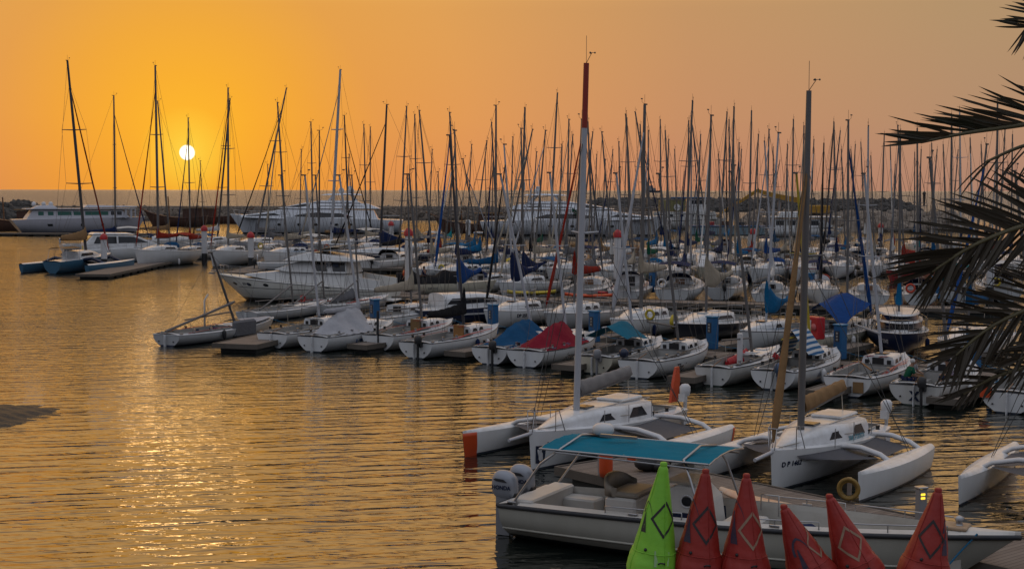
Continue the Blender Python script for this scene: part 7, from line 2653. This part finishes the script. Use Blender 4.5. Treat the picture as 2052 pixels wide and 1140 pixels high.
frond([(2470, 400, 0), (2360, 570, .1), (2240, 660, .1), (2110, 720, .1), (2000, 752, .05), (1930, 790, .0)], 5, .40, 34, .9, .55, 46, .016, LEAFD, droop=.12)
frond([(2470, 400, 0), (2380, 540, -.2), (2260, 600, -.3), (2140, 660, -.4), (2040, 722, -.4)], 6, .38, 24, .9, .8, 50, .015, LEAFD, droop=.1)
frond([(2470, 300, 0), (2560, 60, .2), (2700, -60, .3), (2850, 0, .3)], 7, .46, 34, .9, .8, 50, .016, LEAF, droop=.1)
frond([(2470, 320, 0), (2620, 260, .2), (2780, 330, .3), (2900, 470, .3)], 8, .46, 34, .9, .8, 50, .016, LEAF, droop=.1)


# ------------------------------------------------------------------ people
def person(P_, rz, pose, shirt, trousers, skin, hair, label, cap=None, scale=1.0, parent_pt=None, seated=True):
    """one continuous skinned body; clothing meshes follow the same joints"""
    root = empty('person', P_, rz, label, 'person', 'people on the boats and the pontoon')
    J = pose
    # local x = facing, y = left, z = up from seat / feet

    def skinmesh(name, verts, edges, radii, mat, root_i=0, sub=1):
        me = bpy.data.meshes.new(name)
        me.from_pydata([tuple(Vector(v) * scale) for v in verts], edges, [])
        o = bpy.data.objects.new(name, me)
        COL.objects.link(o)
        o.parent = root
        sk = o.modifiers.new('skin', 'SKIN')
        sk.use_smooth_shade = True
        lay = me.skin_vertices[0].data if me.skin_vertices else None
        if lay is None:
            bm = bmesh.new()
            bm.from_mesh(me)
            bm.verts.layers.skin.verify()
            bm.to_mesh(me)
            bm.free()
            lay = me.skin_vertices[0].data
        for i, r in enumerate(radii):
            rr = r if isinstance(r, tuple) else (r, r)
            lay[i].radius = (rr[0] * scale, rr[1] * scale)
        lay[root_i].use_root = True
        sb_ = o.modifiers.new('sub', 'SUBSURF')
        sb_.levels = sb_.render_levels = sub
        me.materials.append(mat)
        return o
    V, E, Rr = [], [], []

    def add(p_, r, link=None):
        V.append(p_)
        Rr.append(r)
        if link is not None:
            E.append((link, len(V) - 1))
        return len(V) - 1
    pel = add(J['pelvis'], (.15, .12))
    ch = add(J['chest'], (.165, .115), pel)
    nk = add(J['neck'], (.055, .055), ch)
    hd = add(J['head'], (.082, .095), nk)
    ht = add(J['headtop'], (.062, .07), hd)
    for s_ in ('l', 'r'):
        a = add(J['sh_' + s_], .062, ch)
        b = add(J['el_' + s_], .042, a)
        c = add(J['wr_' + s_], .028, b)
        d = Vector(J['wr_' + s_]) - Vector(J['el_' + s_])
        d.normalize()
        side_ = d.cross(Vector((0, 0, 1))).normalized()
        pm = add(tuple(Vector(J['wr_' + s_]) + d * .07), (.036, .018), c)
        for k, ln in enumerate((.062, .072, .066, .052)):
            q = Vector(V[pm]) + side_ * (.024 - .016 * k)
            f1 = add(tuple(q + d * ln * .55), .0095, pm)
            add(tuple(q + d * ln + Vector((0, 0, -.02))), .008, f1)
        th = add(tuple(Vector(V[c]) + d * .04 + side_ * .035), .011, c)
        add(tuple(Vector(V[th]) + d * .035 + side_ * .015), .009, th)
        h_ = add(J['hip_' + s_], .088, pel)
        kn = add(J['kn_' + s_], .056, h_)
        an_ = add(J['an_' + s_], .038, kn)
        add(J['toe_' + s_], .034, an_)
    skinmesh('body', V, E, Rr, skin)
    # shirt
    V2 = [J['pelvis'], J['chest'], tuple(Vector(J['neck']) - Vector((0, 0, .04)))]
    R2 = [(.165, .135), (.18, .13), (.085, .08)]
    E2 = [(0, 1), (1, 2)]
    for s_ in ('l', 'r'):
        V2.append(J['sh_' + s_])
        R2.append(.078)
        E2.append((1, len(V2) - 1))
        V2.append(tuple(Vector(J['sh_' + s_]).lerp(Vector(J['el_' + s_]), .8)))
        R2.append(.062)
        E2.append((len(V2) - 2, len(V2) - 1))
    skinmesh('shirt', V2, E2, R2, shirt)
    V3 = [tuple(Vector(J['pelvis']) + Vector((0, 0, -.02)))]
    R3 = [(.168, .138)]
    E3 = []
    for s_ in ('l', 'r'):
        V3.append(J['hip_' + s_])
        R3.append(.10)
        E3.append((0, len(V3) - 1))
        V3.append(J['kn_' + s_])
        R3.append(.072)
        E3.append((len(V3) - 2, len(V3) - 1))
        V3.append(tuple(Vector(J['kn_' + s_]).lerp(Vector(J['an_' + s_]), .25 if seated else .9)))
        R3.append(.062)
        E3.append((len(V3) - 2, len(V3) - 1))
    skinmesh('trousers', V3, E3, R3, trousers)
    hc = Vector(J['head']).lerp(Vector(J['headtop']), .55)
    fd = Vector((1, 0, 0))
    hm = MB().ball(tuple((hc + Vector((-.018, 0, .02))) * scale), .098 * scale, 14, 10, (1.02, .9, .95))
    hm.build('hair' if cap is None else 'cap', cap or hair, root)
    fc = MB()
    h0 = Vector(J['head']).lerp(Vector(J['headtop']), .15)
    fc.ball(tuple((h0 + Vector((.092, 0, -.005))) * scale), .018 * scale, 8, 6, (1, .7, 1.3))
    for s_ in (1, -1):
        fc.ball(tuple((h0 + Vector((.0, s_ * .082, 0))) * scale), .024 * scale, 8, 6, (.7, .4, 1.2))
    fc.build('nose_and_ears', skin, root)
    ey = MB()
    for s_ in (1, -1):
        ey.ball(tuple((h0 + Vector((.080, s_ * .032, .03))) * scale), .011 * scale, 8, 6)
    ey.box(tuple((h0 + Vector((.082, 0, -.045))) * scale), (.012 * scale, .045 * scale, .008 * scale))
    ey.build('eyes_and_mouth', BLACK, root)
    if cap:
        MB().box(tuple((hc + Vector((.12, 0, .0))) * scale), (.11 * scale, .13 * scale, .012 * scale), bev=.004).build('cap_peak', cap, root)
    return root


SK = M('skin', (.30, .16, .10), .6, 0, .2, (.2, .1, .07), 8)


def seatpose(lean=.1, armfwd=.35, kneeup=.0):
    p = dict(pelvis=(0, 0, .10), chest=(.02 + lean, 0, .42), neck=(.05 + lean * 1.4, 0, .60), head=(.08 + lean * 1.5, 0, .69), headtop=(.08 + lean * 1.5, 0, .83))
    for s_, k in (('l', 1), ('r', -1)):
        p['sh_' + s_] = (.02 + lean * 1.2, k * .19, .50)
        p['el_' + s_] = (.12 + lean, k * .25, .25)
        p['wr_' + s_] = (armfwd, k * .16, .22)
        p['hip_' + s_] = (.05, k * .10, .08)
        p['kn_' + s_] = (.45, k * .14, .12 + kneeup)
        p['an_' + s_] = (.50, k * .13, -.30)
        p['toe_' + s_] = (.66, k * .14, -.34)
    return p


def on_boat(yt, x, y_, z_):
    return yt[0].matrix_basis @ Vector((x, y_, z_))


mr = MEN[0].rotation_euler.z
MEN[0].matrix_basis = MEN[0].matrix_basis
bpy.context.view_layer.update()
person(on_boat(MEN, -2.9, .55, .80), mr - R(45), seatpose(.14, .42), C_GREEN, C_NAVY, SK, C_WHITE, 'white haired person in a green shirt sitting at the stern of the keelboat')
person(on_boat(MEN, -1.7, .78, .80), mr - R(95), seatpose(.08, .38), C_LGREY, C_TAN, SK, BLACK, 'person in a grey shirt sitting behind the one in green')
person(on_boat(MEN, -1.5, -.80, .80), mr + R(120), seatpose(.10, .36), M('shirt_lilac', (.36, .30, .38), .85), C_NAVY, SK, BLACK, 'person in a pale lilac shirt and dark cap sitting opposite the other two', cap=C_BLACK)


def standpose():
    p = dict(pelvis=(0, 0, .95), chest=(.0, 0, 1.28), neck=(.01, 0, 1.47), head=(.03, 0, 1.56), headtop=(.03, 0, 1.71))
    for s_, k in (('l', 1), ('r', -1)):
        p['sh_' + s_] = (0, k * .20, 1.38)
        p['el_' + s_] = (.03, k * .27, 1.10)
        p['wr_' + s_] = (.18, k * .25, .90)
        p['hip_' + s_] = (0, k * .10, .90)
        p['kn_' + s_] = (.03, k * .11, .50)
        p['an_' + s_] = (0, k * .12, .08)
        p['toe_' + s_] = (.15, k * .13, .03)
    return p


w1 = G(811, 580, .5)
person((w1.x, w1.y, .5), R(200), standpose(), P_ORANGE, C_BLACK, SK, BLACK, 'person in an orange shirt standing on the pontoon near the tall pile', seated=False)
w2 = G(850, 579, .5)
person((w2.x, w2.y, .5), R(150), standpose(), C_NAVY, C_BLACK, SK, BLACK, 'person in dark blue standing right of the one in orange', seated=False)
